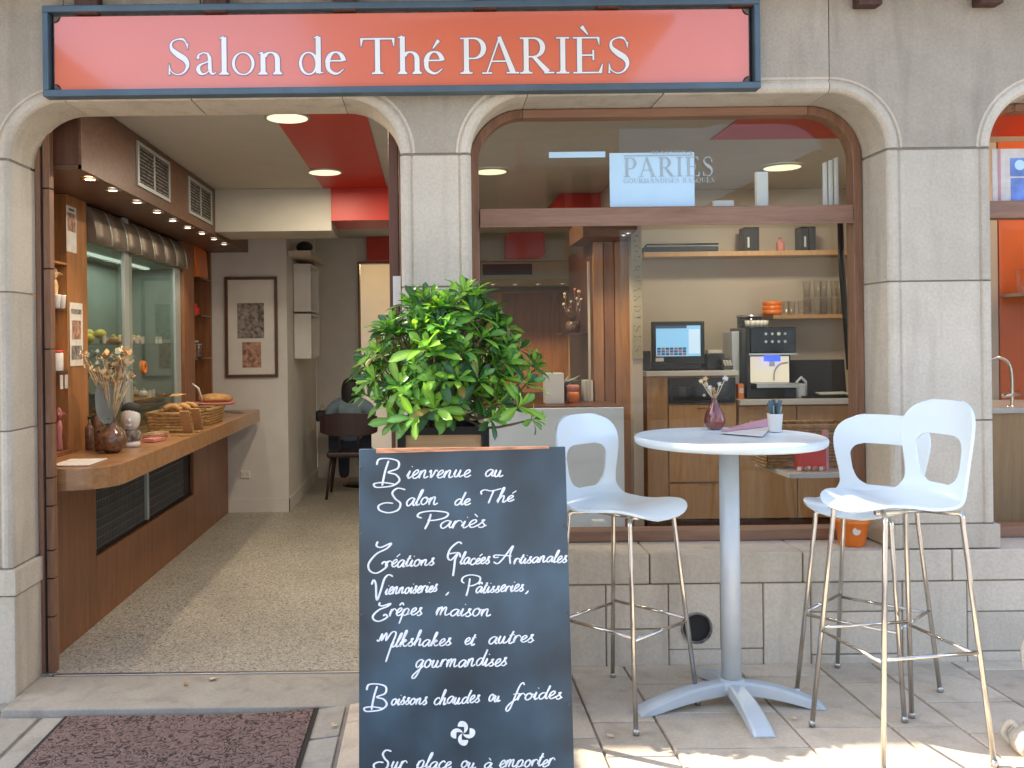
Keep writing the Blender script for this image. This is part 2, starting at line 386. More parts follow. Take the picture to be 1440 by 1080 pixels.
for i in range(len(EDG)-1):
    y = -.002 if EDG[i] > -.2 else -.175
    first = True
    while y > -1.85:
        L = rt.uniform(.26, .56)*(.45 if first else 1); first = False
        tile(EDG[i], EDG[i+1], max(y-L, -1.85), y); y -= L
# left of the board: a grey kerb slab line and big flags
for (a, b, y0, y1, m) in [(-2.9,-2.28,-.55,-.18,'paving_grey'),(-2.9,-2.28,-1.2,-.56,'paving_grey'),(-2.27,-1.76,-.62,-.18,'paving_grey'),(-2.27,-1.76,-1.3,-.63,'paving_grey'),
        (-1.75,-1.1,-.75,-.18,'paving_grey'),(-1.09,-.55,-.75,-.18,'paving_grey'),(-1.75,-1.1,-1.6,-.76,'paving_grey'),(-1.09,-.55,-1.6,-.76,'paving_grey'),
        (-.54,-.39,-.5,-.18,'paving_grey'),(-.54,-.39,-1.1,-.51,'paving_grey'),(-2.27,-1.76,-1.85,-1.31,'paving_grey'),(-2.9,-2.28,-1.85,-1.21,'paving_grey'),
        (-1.75,-1.1,-1.85,-1.61,'paving'),(-1.09,-.39,-1.85,-1.61,'paving'),(-2.9,-1.97,-.17,-.003,'paving_grey')]:
    tile(a, b, y0, y1, m)
th = struct(MB().box(-1.94, -.135, -.165, .25, -.17, -.11).build('doorstep', 'paving_grey', bevel=.006))
struct(MB().box(-1.87, -.135, .25, .275, -.15, -.104).build('door_threshold', 'steel', bevel=.002))

# ================================================================== STONE FACADE
fac = thing('stone_facade', 'grey limestone arcade wall with two rounded openings under the coral sign', 'wall', (0, .1, 0))
G = .0035
def bead(sgn, x, extra=0):                   # moulded arris: returns profile points from the reveal to the flat face
    x0 = x; return [(x0, .30), (x0, .016), (x0+sgn*.006, .006), (x0+sgn*.018, -.002), (x0+sgn*.034, -.004), (x0+sgn*.046, .0), (x0+sgn*.052, .008), (x0+sgn*.057, .008), (x0+sgn*.060, .0)]
def pier_block(prof, z0, z1, m='stone'):
    MB().prism(prof, lambda p, k: (p[0], p[1], (z0+G) if k == 0 else (z1-G))).build('stone_block', m, fac, bevel=.0025, seg=1)
def off(prof, dx): return prof
# left pier (right edge at -1.955), middle pier, right pier
def left_pier(e): return bead(-1, e)+[(-3.3, 0), (-3.3, .30)]
def full_pier(a, b): return bead(1, a)+bead(-1, b)[::-1]
for z0, z1 in ((.48,1.12),(1.12,1.77),(1.77,2.385)): pier_block(left_pier(-1.955), z0, z1)
pl = [(-1.925,.30),(-1.925,-.012),(-3.3,-.012),(-3.3,.30)]
pier_block([(-1.935,.30),(-1.935,-.016),(-3.3,-.016),(-3.3,.30)], .355, .48)
pier_block([(-1.945,.30),(-1.945,-.004),(-3.3,-.004),(-3.3,.30)], -.16, .355)
for z0, z1 in ((-.16,.36),(.36,1.12),(1.12,1.77),(1.77,2.385)): pier_block(full_pier(-.13, .20), z0, z1)
for z0, z1 in ((.64,1.12),(1.12,1.77),(1.77,2.385)): pier_block(full_pier(2.137, 2.62), z0, z1)
pier_block(bead(1, 2.137)+[(2.643,.0),(2.643,.30)], .523, .64)
pier_block([(4.3,.30),(4.3,.0),(5.6,.0),(5.6,.30)], -.1, 1.4); pier_block([(4.3,.30),(4.3,.0),(5.6,.0),(5.6,.30)], 1.4, 2.385)
# arch mouldings
ZS, RA, ZT = 2.39, .265, 2.655
def arch_path(x0, x1, n=12):
    p = []
    for k in range(n+1):
        a = math.pi-math.pi/2*k/n; p.append((x0+RA+RA*math.cos(a), ZS+RA*math.sin(a), math.cos(a), math.sin(a)))
    for k in range(n+1):
        a = math.pi/2-math.pi/2*k/n; p.append((x1-RA+RA*math.cos(a), ZS+RA*math.sin(a), math.cos(a), math.sin(a)))
    return p                                   # x, z, outward normal
PRO = [(0,.30),(0,.016),(.006,.006),(.018,-.002),(.034,-.004),(.046,.0),(.052,.008),(.057,.008),(.060,.0),(.07,.0),(.07,.30)]
def sweep(path):
    mb = MB(); m = len(PRO)
    vs = [(x+nx*o, y, z+nz*o) for (x,z,nx,nz) in path for (o,y) in PRO]
    fs = [(i*m+k, i*m+(k+1)%m, (i+1)*m+(k+1)%m, (i+1)*m+k) for i in range(len(path)-1) for k in range(m)]
    fs += [tuple(range(m)), tuple((len(path)-1)*m+k for k in range(m-1,-1,-1))]
    mb.add(vs, fs); return mb
def arch(x0, x1, mid):
    p = arch_path(x0, x1); h = len(p)//2
    L, Rr = p[:h], p[h:]
    L[0] = (L[0][0], L[0][1]+G, L[0][2], L[0][3]); Rr[-1] = (Rr[-1][0], Rr[-1][1]+G, Rr[-1][2], Rr[-1][3])
    sweep(L).build('arch_moulding', 'stone', fac, bevel=0); sweep(Rr).build('arch_moulding', 'stone', fac)
    xs = [x0+RA]+mid+[x1-RA]
    for a, b in zip(xs[:-1], xs[1:]): sweep([(a+G, ZT, 0, 1), (b-G, ZT, 0, 1)]).build('lintel_moulding', 'stone', fac)
arch(-1.955, -.13, [-1.1]); arch(.20, 2.137, [1.1]); arch(2.62, 4.3, [3.4])
# wall faces above the mouldings
def arc_pts(cx, r, a0, a1, n=10): return [(cx+r*math.cos(a0+(a1-a0)*k/n), ZS+r*math.sin(a0+(a1-a0)*k/n)) for k in range(n+1)]
TOPZ = 3.62
def face(poly, m='stone_rough'):
    MB().prism(poly, lambda p, k: (p[0], 0 if k == 0 else .30, p[1])).build('wall_stone', m, fac)
RO = RA+.07; H = math.pi/2
face([(-3.3,ZS+G)]+[(-2.025,ZS+G)]+arc_pts(-1.955+RA, RO, math.pi, H)[1:]+[(-1.955+RA-G,TOPZ),(-3.3,TOPZ)])
def spandrel(e0, e1):
    face([(e0-RA+G,TOPZ)]+arc_pts(e0-RA, RO, H, 0)[:-1]+[(e0+.07,ZS+G),(e1-.07,ZS+G)]+arc_pts(e1+RA, RO, math.pi, H)[1:]+[(e1+RA-G,TOPZ)])
spandrel(-.13, .20); spandrel(2.137, 2.62)
for a, b in ((-1.955+RA, -1.05), (-1.05, -.13-RA), (.20+RA, 1.15), (1.15, 2.137-RA), (2.62+RA, 4.3-RA)):
    face([(a+G,ZT+.07),(b-G,ZT+.07),(b-G,TOPZ),(a+G,TOPZ)])
face([(4.3-RA+G,TOPZ)]+arc_pts(4.3-RA, RO, H, 0)[:-1]+[(4.37,ZS+G),(5.6,ZS+G),(5.6,TOPZ)])
# mortar backing seen in the joints
for a, b, z0 in ((-3.29,-1.96,-.16),(-.125,.195,-.16),(2.142,2.615,.53),(4.31,5.59,-.1)): MB().box(a, b, .009, .26, z0, 2.40).build('mortar_core', 'mortar', fac)
for a, b in ((-3.29,-1.96),(-.125,.195),(2.142,2.615),(4.31,5.59)): MB().box(a, b, .012, .26, 2.40, 3.6).build('mortar_core', 'mortar', fac)
for a, b in ((-1.96,-.125),(.195,2.142),(2.615,4.31)): MB().box(a, b, .012, .26, 2.70, 3.6).build('mortar_core', 'mortar', fac)
# low wall below the windows
lw = thing('low_stone_wall', 'low wall of pale squared stones below the shop windows', 'wall', (1.6, .1, 0))
def px_rect(x0, y0, x1, y1):
    a = at((x0+x1)/2, (y0+y1)/2, 0)
    l = at(x0, (y0+y1)/2, 0).x; r = at(x1, (y0+y1)/2, 0).x; t = CZ-(y0-474)/302.3; b = CZ-(y1-474)/302.3
    return l, r, b, t
JZ = lambda y: CZ-(y-477)/302.3
jx = lambda x: (x-605+4.5)/302.3
GG = .003
def stone(x0, y0, x1, y1, name='stone_block'):
    fr = -.003+random.uniform(-.003, .003)
    MB().box(jx(x0)+GG, jx(x1)-GG, fr, .16, JZ(y1)+GG, JZ(y0)-GG).build(name, 'lowstone', lw, bevel=.005, seg=2)
STN = [(665,820,760,937),(760,820,843,937),(843,820,931,883),(843,883,931,937),(931,912,1064,937),(1004,820,1064,912),(1064,820,1131,937),
       (1131,820,1260,862),(1131,862,1260,922),(1131,922,1260,937),(1260,820,1351,937),(1351,820,1480,864),(1351,864,1480,920),(1351,920,1480,937),(1480,820,1600,937),(1600,820,1780,937)]
for s_ in STN: stone(*s_)
for a, b in ((665,905),(905,1120),(1120,1330),(1330,1560),(1560,1780)):
    MB().box(jx(a)+GG, jx(b)-GG, -.008, .30, JZ(820)+GG, .52).build('coping_stone', 'lowstone', lw, bevel=.006)
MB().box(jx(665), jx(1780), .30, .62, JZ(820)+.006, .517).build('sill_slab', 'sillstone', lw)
MB().box(jx(665), jx(1780), .004, .62, -.1, JZ(820)).build('mortar_core', 'mortar', lw)
# pierced stone with the round vent
hx, hz, hr = jx(970), JZ(882), .073
l, r_, b, t = jx(931)+GG, jx(1004)-GG, JZ(912)+GG, JZ(820)-GG
mb = MB(); N = 48; vs = []
for k in range(N):
    a = 2*math.pi*k/N; c_, s_ = math.cos(a), math.sin(a)
    vs.append((hx+hr*c_, -.004, hz+hr*s_))
for k in range(N):
    a = 2*math.pi*k/N; c_, s_ = math.cos(a), math.sin(a)
    tx = ((r_-hx)/c_ if c_ > 0 else (l-hx)/c_) if abs(c_) > 1e-6 else 9
    tz = ((t-hz)/s_ if s_ > 0 else (b-hz)/s_) if abs(s_) > 1e-6 else 9
    q = min(tx, tz); vs.append((hx+q*c_, -.004, hz+q*s_))
# snap nearest to corners
for cxx, czz in ((l,b),(r_,b),(r_,t),(l,t)):
    k = min(range(N), key=lambda i: (vs[N+i][0]-cxx)**2+(vs[N+i][2]-czz)**2); vs[N+k] = (cxx, -.004, czz)
fs = [(k, (k+1)%N, N+(k+1)%N, N+k) for k in range(N)]
vs += [(v[0], .003, v[2]) for v in vs[N:2*N]]
fs += [(N+k, N+(k+1)%N, 2*N+(k+1)%N, 2*N+k) for k in range(N)]
mb.add(vs, fs).build('stone_block', 'lowstone', lw)
vent = thing('vent_pipe', 'round dark vent pipe let into the low wall behind the left stool', 'vent', (hx, 0, hz))
p = MB(); n = 40
prof = [(hr+.001,-.010),(hr-.006,-.010),(hr-.008,.03),(hr-.008,.0035)]
p.lathe([(hr-.0005,.003),(hr-.0005,-.011),(hr-.009,-.011),(hr-.009,.0032)], (hx,0,hz), 40, 'y', cap=False).build('pipe_rim', 'print_grey', vent)
MB().lathe([(hr-.002,.0034),(0,.0034)], (hx,0,hz), 40, 'y', cap=False).build('dark_liner', 'blackmat', vent)  # flat black disc painting the shade inside the pipe

# upper storeys, eave, rafters
up = thing('upper_storey', 'plain rendered wall of the house above the arcade', 'wall', (0, .3, 3.6))
MB().box(-9, 10, .06, .5, 3.62, 7.2).build('wall_face', 'stone_rough', up)
MB().box(-9, -3.31, 0, .5, -.15, 3.61).build('wall_face', 'stone', up)
MB().box(5.61, 10, 0, .5, -.15, 3.61).build('wall_face', 'stone', up)
ev = thing('eave', 'dark timber eave with projecting rafters above the coral sign', 'eave', (0, -.2, 3.2))
for pxx in (-90, 105, 294, 485, 692, 873, 1070, 1258, 1436, 1620):
    x = (pxx-605)*4.05/1300
    MB().box(x-.055, x+.055, -.072, -.002, 3.035, 3.20).build('rafter', 'wood_beam', ev, bevel=.006)
for k in range(16):
    MB().box(-4.5+k*.6, -3.905+k*.6, -.33, .05, 3.203, 3.235).build('eave_board', 'wood_beam', ev)

# ================================================================== COPINGS: shop sign
YF = -.075
sg = thing('shop_sign', 'long coral shop sign in a blue-grey metal frame reading Salon de The', 'sign', (-.1, YF, 2.6))
P0 = at(60, 131, YF); P1 = at(1071, 128, YF); Q0 = at(58, 4, YF); Q1 = at(1069, -1, YF)
XL, XR, ZB, ZTP = (P0.x+Q0.x)/2, (P1.x+Q1.x)/2, (P0.z+P1.z)/2, (Q0.z+Q1.z)/2
fw = .030
MB().box(XL, XR, YF, -.004, ZB, ZB+fw).build('frame_bar', 'frame_blue', sg, bevel=.004)
MB().box(XL, XR, YF, -.004, ZTP-fw, ZTP).build('frame_bar', 'frame_blue', sg, bevel=.004)
MB().box(XL, XL+fw*.9, YF+.001, -.006, ZB+fw, ZTP-fw).build('frame_bar', 'frame_blue', sg, bevel=.004)
MB().box(XR-fw*.9, XR, YF+.001, -.006, ZB+fw, ZTP-fw).build('frame_bar', 'frame_blue', sg, bevel=.004)
MB().box(XL+.036, XR-.036, -.034, -.02, ZB+fw, ZTP-fw).build('sign_back', 'brown_rust', sg)
a0, a1, b0, b1 = XL+.046, XR-.046, ZB+fw+.004, ZTP-fw-.014
cr = .03; YP = YF+.028
poly = []
for (cx_, cz_, s0) in ((a0,b0,90),(a1,b0,180),(a1,b1,270),(a0,b1,0)):
    for k in range(7):
        a = R(s0-90*k/6); poly.append((cx_+cr*math.cos(a), cz_+cr*math.sin(a)))
MB().prism(poly, lambda p, k: (p[0], YP if k == 0 else YP+.012, p[1])).build('sign_panel', 'sign_red', sg)
for (cx_, cz_) in ((a0,b0),(a1,b0),(a1,b1),(a0,b1)):
    sx = 1 if cx_ == a0 else -1; sz = 1 if cz_ == b0 else -1
    MB().prism([(cx_,cz_),(cx_+sx*.028,cz_),(cx_+sx*.016,cz_+sz*.016),(cx_,cz_+sz*.028)], lambda p, k: (p[0], YP+.004-.008*k, p[1])).build('corner_bracket', 'brown_rust', sg, bevel=.002)
# --- serif lettering, drawn with a broad pen: upright strokes thick, level strokes thin
def arc(cx, cy, rx, ry, a0, a1, n=14): return [(cx+rx*math.cos(R(a0+(a1-a0)*k/n)), cy+ry*math.sin(R(a0+(a1-a0)*k/n))) for k in range(n+1)]
TK, TN = .138, .042
def S_(pts, k=None, w=None): return (pts, k, w)
def stem(x, y0, y1, w=TK): return S_([(x,y0),(x,y1)], None, [w, w])
def serif(x, y, l=.13, up=1):                  # flat serif with small brackets
    return [S_([(x-l,y),(x+l,y)], None, [TN,TN]), S_([(x,y+up*.0),(x,y+up*.07)], None, [.24,TK])]
GL = {}
GL['S'] = (.66, [S_([(.57,.70),(.57,.86)],None,[.012,.06]), S_(catmull([(.565,.80,0),(.48,.96,0),(.32,.985,0),(.14,.90,0),(.13,.72,0),(.30,.56,0),(.50,.42,0),(.57,.24,0),(.47,.06,0),(.28,.0,0),(.11,.10,0),(.06,.26,0)],5), None,
      'S'), S_([(.065,.0),(.06,.30)],None,[.055,.012])])
GL['s_'] = GL['S']
GL['l'] = (.28, [stem(.14,.02,1.04), S_([(.0,1.0),(.14,1.05)],None,[.02,.05])]+serif(.14,.015,.14))
GL['o'] = (.65, [('bowl', .325, .30, .315, .325, .235, .30)])
GL['n'] = (.68, [stem(.13,.02,.58), S_([(.0,.58),(.13,.61)],None,[.02,.05])]+serif(.13,.015)+[S_(arc(.345,.40,.19,.205,150,0,10), 1)]+[stem(.535,.02,.42)]+serif(.535,.015))
GL['h'] = (.67, [stem(.13,.02,1.04), S_([(.0,1.0),(.13,1.05)],None,[.02,.05])]+serif(.13,.015)+[S_(arc(.345,.40,.19,.205,150,0,10), 1)]+[stem(.535,.02,.42)]+serif(.535,.015))
GL['a'] = (.58, [S_([(.06,.44),(.09,.55),(.22,.61),(.34,.58),(.39,.46),(.395,.14)],None,[.085,.05,.035,.06,.10,.11]), S_(catmull([(.395,.16,0),(.43,.04,0),(.50,.015,0),(.57,.06,0)],4),None,'f1'),
      S_(catmull([(.39,.38,0),(.28,.33,0),(.12,.26,0),(.07,.14,0),(.14,.03,0),(.26,.02,0),(.39,.12,0)],5),None,'a')])
GL['d'] = (.71, [stem(.555,.02,1.04), S_([(.43,1.0),(.555,1.05)],None,[.02,.05]), S_([(.555,.03),(.70,.045)],None,[.05,.02]), ('bowl', .285, .30, .27, .325, .19, .295)])
GL['e'] = (.535, [S_(catmull([(.10,.37,0),(.46,.37,0)],4),None,'t'), S_(arc(.275,.31,.225,.30,10,180,14), 1), S_(catmull([(.05,.31,0),(.075,.14,0),(.20,.03,0),(.34,.02,0),(.50,.14,0)],6),None,'e')])
GL['é'] = (.535, GL['e'][1]+[S_([(.24,.70),(.40,.93)],None,[.03,.10])])
GL['T'] = (.96, [stem(.48,.02,.98), S_([(.03,.975),(.93,.975)],None,[.045,.045]), S_([(.045,.99),(.02,.76)],None,[.09,.015]), S_([(.915,.99),(.94,.76)],None,[.09,.015])]+serif(.48,.015,.16))
GL['P'] = (.75, [stem(.20,.02,.98)]+serif(.20,.015,.17)+[S_([(.03,.98),(.42,.98)],None,[TN,TN]), S_(arc(.40,.70,.28,.28,90,-90,14), 1.1), S_([(.24,.42),(.42,.42)],None,[TN,TN])])
GL['A'] = (1.03, [S_([(.14,.02),(.50,1.02)],None,[.04,.05]), S_([(.48,1.02),(.86,.02)],None,[.10,.155]), S_([(.26,.34),(.70,.34)],None,[TN,TN]), S_([(.0,.015),(.28,.015)],None,[TN,TN]), S_([(.68,.015),(1.03,.015)],None,[TN,TN])])
GL['R'] = (.92, [stem(.20,.02,.98)]+serif(.20,.015,.17)+[S_([(.03,.98),(.42,.98)],None,[TN,TN]), S_(arc(.40,.72,.26,.26,90,-90,14), 1.05), S_([(.24,.46),(.42,.46)],None,[TN,TN]), S_([(.40,.47),(.80,.03)],None,[.09,.15]), S_([(.70,.015),(.98,.015)],None,[TN,TN])])
GL['I'] = (.42, [stem(.21,.02,.98)]+serif(.21,.015,.18)+[S_([(.03,.985),(.39,.985)],None,[TN,TN])])
GL['E'] = (.86, [stem(.20,.02,.98), S_([(.02,.985),(.74,.985)],None,[TN,TN]), S_([(.02,.015),(.80,.015)],None,[TN,TN]), S_([(.24,.50),(.58,.50)],None,[TN,TN]), S_([(.72,.99),(.75,.78)],None,[.08,.015]), S_([(.77,.01),(.84,.26)],None,[.10,.015]), S_([(.585,.36),(.58,.64)],None,[.05,.05])])
GL['È'] = (.86, GL['E'][1]+[S_([(.26,1.30),(.44,1.07)],None,[.11,.03])])
GL['G'] = (.9, [S_(arc(.46,.5,.40,.47,40,320,22), 1), stem(.76,.08,.42), S_([(.62,.42),(.90,.42)],None,[TN,TN])])
GL['O'] = (.95, [('bowl', .475, .5, .45, .51, .33, .47)])
GL['Q'] = (.95, GL['O'][1]+[S_([(.5,.05),(.98,-.2)],None,[.05,.08])])
GL['U'] = (.9, [S_([(.18,.98),(.18,.35)],None,[TK,TK]), S_(arc(.45,.33,.27,.30,180,360,12), .7), S_([(.72,.98),(.72,.33)],None,[.05,.05]), S_([(.02,.985),(.34,.985)],None,[TN,TN]), S_([(.6,.985),(.86,.985)],None,[TN,TN])])
GL['M'] = (1.1, [S_([(.16,.02),(.18,.98)],None,[.05,.05]), S_([(.18,.98),(.53,.05)],None,[.13,.13]), S_([(.53,.05),(.88,.98)],None,[.04,.04]), stem(.92,.02,.98)]+serif(.16,.015,.12)+serif(.92,.015,.14))
GL['N'] = (.95, [S_([(.16,.02),(.16,.98)],None,[.05,.05]), S_([(.16,.98),(.80,.02)],None,[.13,.13]), S_([(.80,.02),(.80,.98)],None,[.05,.05])]+serif(.16,.015,.12))
GL['D'] = (.92, [stem(.20,.02,.98), S_(arc(.36,.5,.46,.485,90,-90,16), 1.1), S_([(.03,.985),(.4,.985)],None,[TN,TN]), S_([(.03,.015),(.4,.015)],None,[TN,TN])])
GL['B'] = (.78, [stem(.20,.02,.98), S_(arc(.38,.75,.24,.235,90,-90,12), 1), S_(arc(.38,.26,.30,.25,90,-90,12), 1), S_([(.03,.985),(.4,.985)],None,[TN,TN]), S_([(.03,.015),(.4,.015)],None,[TN,TN]), S_([(.2,.51),(.4,.51)],None,[TN,TN])])
def ribbon(pts, w, fn, mb, grow=0, level=0):
    pts = [Vector((p[0], p[1])) for p in pts]; N = len(pts); vs = []
    for i, p in enumerate(pts):
        t = (pts[min(i+1,N-1)]-pts[max(i-1,0)]); t = t.normalized() if t.length else Vector((1,0)); nn = Vector((-t.y, t.x))
        q = p
        if grow: q = p+t*(-grow if i == 0 else (grow if i == N-1 else 0))
        h = w[i]/2+grow; vs += [fn(q+nn*h, level), fn(q-nn*h, level)]
    mb.add(vs, [(2*i, 2*i+1, 2*i+3, 2*i+2) for i in range(N-1)])
def glyph(ch, fn, mb, grow=0):
    lv = 0
    for st in GL[ch][1]:
        lv += 1
        if st[0] == 'bowl':
            _, cx, cy, rx, ry, ix, iy = st; n = 36; vs = []
            for k in range(n+1):
                a = 2*math.pi*k/n; c_, s_ = math.cos(a), math.sin(a); tl = R(12)
                o = (cx+(rx+grow)*c_, cy+(ry+grow)*s_)
                ex, ey = (ix-grow)*c_, (iy-grow)*s_; i_ = (cx+ex*math.cos(tl)-ey*math.sin(tl)*.3, cy+ex*math.sin(tl)*.3+ey*math.cos(tl)*.98)
                vs += [fn(Vector(o), lv), fn(Vector(i_), lv)]
            mb.add(vs, [(2*k, 2*k+1, 2*k+3, 2*k+2) for k in range(n)]); continue
        pts, k, w = st; N = len(pts)
        if isinstance(w, list): ww = w
        elif w in ('S',):
            ww = [.03+.13*math.exp(-((i/(N-1)-.5)/.17)**2)+.03*math.exp(-((i/(N-1)-.12)/.05)**2) for i in range(N)]
        elif w == 'f1': ww = [.10-.085*i/(N-1) for i in range(N)]
        elif w == 'a': ww = [.03+.085*math.exp(-((i/(N-1)-.52)/.2)**2) for i in range(N)]
        elif w == 't': ww = [TN]*N
        elif w == 'e': ww = [.125, .125]+[.125-.105*i/(N-3) for i in range(N-2)]
        else:
            ww = []
            for i in range(N):
                a = Vector(pts[max(i-1,0)][:2]); b = Vector(pts[min(i+1,N-1)][:2]); t = (b-a).normalized()
                ww.append(TN+(TK-TN)*abs(t.y)**1.6*(k or 1))
        ribbon(pts, ww, fn, mb, grow, lv)
def solid(mb, d):                              # gives flat lettering its small thickness
    pass
def serif_text(items, base_fn, name, m, parent, h, plane_y, grow=0, edge_y=None):
    for ch, pxl in items:
        for (g_, mm, yy, nm) in (((grow, 'letter_edge', plane_y-.0010, 'letter_shadow'),) if grow else ())+((0, m, plane_y-.0030, name),):  # wider copy behind each letter makes its dark outline
            mb = MB(); fn = lambda q, lv, yy=yy: (base_fn(pxl)[0]+q.x*h, yy-.00012*lv, base_fn(pxl)[1]+q.y*h)
            glyph(ch, fn, mb, g_); mb.build(nm, mm, parent, recalc=False)
def base_sign(pxl):
    q = at(pxl, 104.2-.0035*(pxl-560), YP); return q.x, q.z
LT = [('S',235.3),('a',275.5),('l',308.5),('o',326),('n',363.6),('d',420),('e',458.5),('T',507),('h',559.7),('é',597),('P',646),('A',678),('R',730),('I',781),('È',805),('S',853.5)]
serif_text(LT, base_sign, 'letter', 'white_letter', sg, 50.5*(YP+D0)/1300, YP, grow=.02)

# ================================================================== WOOD FRAMES AND GLASS
win = thing('shop_window', 'large wood-framed shop window between the two stone piers', 'window', (1.17, .3, .52))
Y0, Y1 = .245, .33
def frame_ring(x0, x1, zb, w, parent, wb=.055):
    r = RA-.0; pts_o = [(x0, zb)]+[(p[0], p[1]-.003) for p in arch_path(x0, x1)]+[(x1, zb)]
    # outer follows the stone reveal, inner inset by w
    inner = [(x0+w, zb+wb)]
    for (x, z, nx, nz) in arch_path(x0, x1): inner.append((x-nx*w, z-nz*w))
    inner.append((x1-w, zb+wb)); n = len(pts_o)
    def seg(i0, i1, name, m):
        idx = list(range(i0, i1+1)); vs = []
        for i in idx:
            for (x, z) in (pts_o[i], inner[i]):
                vs += [(x, Y0, z), (x, Y1, z)]
        fs = []
        for k in range(len(idx)-1):
            a = k*4; b = a+4; fs += [(a,a+1,b+1,b), (a+2,b+2,b+3,a+3), (a,b,b+2,a+2), (a+1,a+3,b+3,b+1)]
        e = (len(idx)-1)*4; fs += [(0,2,3,1), (e,e+1,e+3,e+2)]
        MB().add(vs, fs).build(name, m, parent, bevel=.004)
    seg(0, 13, 'frame_stile', 'wood_frame'); seg(13, 14, 'frame_head', 'wood_frame_h'); seg(14, n-1, 'frame_stile', 'wood_frame')
    MB().box(x0+.002, x1-.002, Y0-.01, Y1+.02, zb, zb+wb-.002).build('frame_sill', 'wood_frame_h', parent, bevel=.004)
frame_ring(.203, 2.134, .522, .045, win)
ZT0, ZT1 = 2.085, 2.165
MB().box(.251, 2.086, Y0-.006, Y1+.004, ZT0, ZT1).build('transom_bar', 'wood_frame_h', win, bevel=.004)
MB().box(.251, 2.086, Y0-.012, Y0-.004, ZT0-.012, ZT0+.004).build('drip_strip', 'wood_frame_h', win)
MB().box(.251, 2.086, .318, .324, .58, ZT0).build('window_pane', 'glass', win)
pts = [(.251, ZT1)]+[(x-nx*.047, z-nz*.047) for (x,z,nx,nz) in arch_path(.203, 2.134)]+[(2.086, ZT1)]
MB().prism(pts, lambda p, k: (p[0], .318 if k == 0 else .324, p[1])).build('transom_pane', 'glass', win)
# sky reflection painted as pale blue panels, and etched lettering on the transom
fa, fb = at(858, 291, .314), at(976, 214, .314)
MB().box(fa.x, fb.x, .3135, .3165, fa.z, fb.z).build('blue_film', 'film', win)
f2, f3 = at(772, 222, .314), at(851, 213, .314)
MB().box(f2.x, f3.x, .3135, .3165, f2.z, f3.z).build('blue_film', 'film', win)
u0, u1 = at(1063, 290, .34), at(1079, 242, .34)  # plain white shapes set along the transom bar
one(MB().box(u0.x, u1.x, .328, .356, 2.166, u1.z), 'white_card', 'porcelain', 'tall narrow white card standing on the transom bar', 'card', bevel=.002)
u0, u1 = at(1003, 291, .34), at(1031, 282, .34)
one(MB().box(u0.x, u1.x, .328, .356, 2.166, u1.z), 'white_box', 'porcelain', 'small low white box lying on the transom bar', 'box', bevel=.002)
u0, u1 = at(1157, 290, .34), at(1180, 221, .34)
mb = MB(); n_ = 6
for k in range(n_):
    xa = u0.x+(u1.x-u0.x)*k/n_; mb.box(xa, xa+.010, .330+.012*(k%2), .340+.012*(k%2), 2.166+.012*(k//3), u1.z-.03+.03*(k/5))
one(mb, 'folded_paper', 'porcelain', 'pleated white paper fan at the right end of the transom bar', 'paper')
def word(text, x0p, x1p, yp, hpx, Y, name, m, parent, rot=False):
    tot = sum(GL[c][0] if c != ' ' else .5 for c in text)+.12*len(text)
    A = at(x0p, yp, Y); B = at(x1p, yp, Y); h = hpx*(Y+D0)/1300; k = (B.x-A.x)/tot; x = 0
    for c in text:
        if c != ' ':
            mb = MB(); ox = A.x+x*k; glyph(c, lambda q, lv: (ox+q.x*k, Y-.0025-.0001*lv, A.z+q.y*h), mb); mb.build(name, m, parent, recalc=False)
        x += (GL[c][0] if c != ' ' else .5)+.12
word('PARIÈS', 877, 1006, 249, 27, .313, 'etched_letter', 'etch', win)
word('GOURMANDISES BASQUES', 877, 1005, 258, 7, .313, 'etched_letter', 'etch', win)
word('MAISON', 915, 968, 217, 5, .313, 'etched_letter', 'etch', win)
MB().box(at(878,220,.31).x, at(972,220,.31).x, .3095, .3105, at(878,220,.31).z, at(878,218.6,.31).z).build('etched_rule', 'etch', win)

# third opening (right edge of the picture)
w3 = thing('side_window', 'wood-framed window with an orange room behind at the right edge', 'window', (3.4, .3, .52))
frame_ring(2.623, 4.297, .522, .04, w3)
MB().box(2.665, 4.255, Y0-.004, Y1, 2.09, 2.175).build('transom_bar', 'wood_frame_h', w3, bevel=.004)
MB().box(2.665, 4.255, .318, .324, .58, 2.09).build('window_pane', 'glass', w3)

# doorway jambs
dj = thing('door_frame', 'brown wooden door frame lining the left doorway', 'door frame', (-1.9, .3, -.11))
MB().box(-1.953, -1.928, .285, .36, -.11, 2.60).build('door_post', 'wood_frame', dj, bevel=.004)
MB().box(-1.927, -1.917, .30, .36, -.11, 2.60).build('draught_strip', 'blackmat', dj)
zz = [-.11, .17, .36, .50, .72, .86, 1.13, 1.5, 1.9, 2.3, 2.6]
for a, b in zip(zz[:-1], zz[1:]): MB().box(-1.916, -1.882, .29, .345, a+.003, b-.003).build('jamb_block', 'wood_frame', dj, bevel=.003)
pts_ = [(x, z) for (x, z, nx, nz) in arch_path(-1.955, -.13)]; inn = [(x-nx*.03, z-nz*.012) for (x,z,nx,nz) in arch_path(-1.955, -.13)]
dl = thing('open_door', 'edge of the dark wooden door folded back beside the middle pier', 'door', (-.17, .4, -.11))
MB().box(-.198, -.150, .29, .36, -.10, 2.6).build('door_leaf', 'wood_dark', dl, bevel=.004)
MB().box(-.147, -.136, .29, .36, -.10, 2.6).build('door_stile', 'wood_frame', dl, bevel=.003)
q0, q1 = at(553, 430, .286), at(564, 388, .286)
MB().box(q0.x, q1.x, .283, .2895, q0.z, q1.z).build('lock_plate', 'steel', dl, bevel=.002)
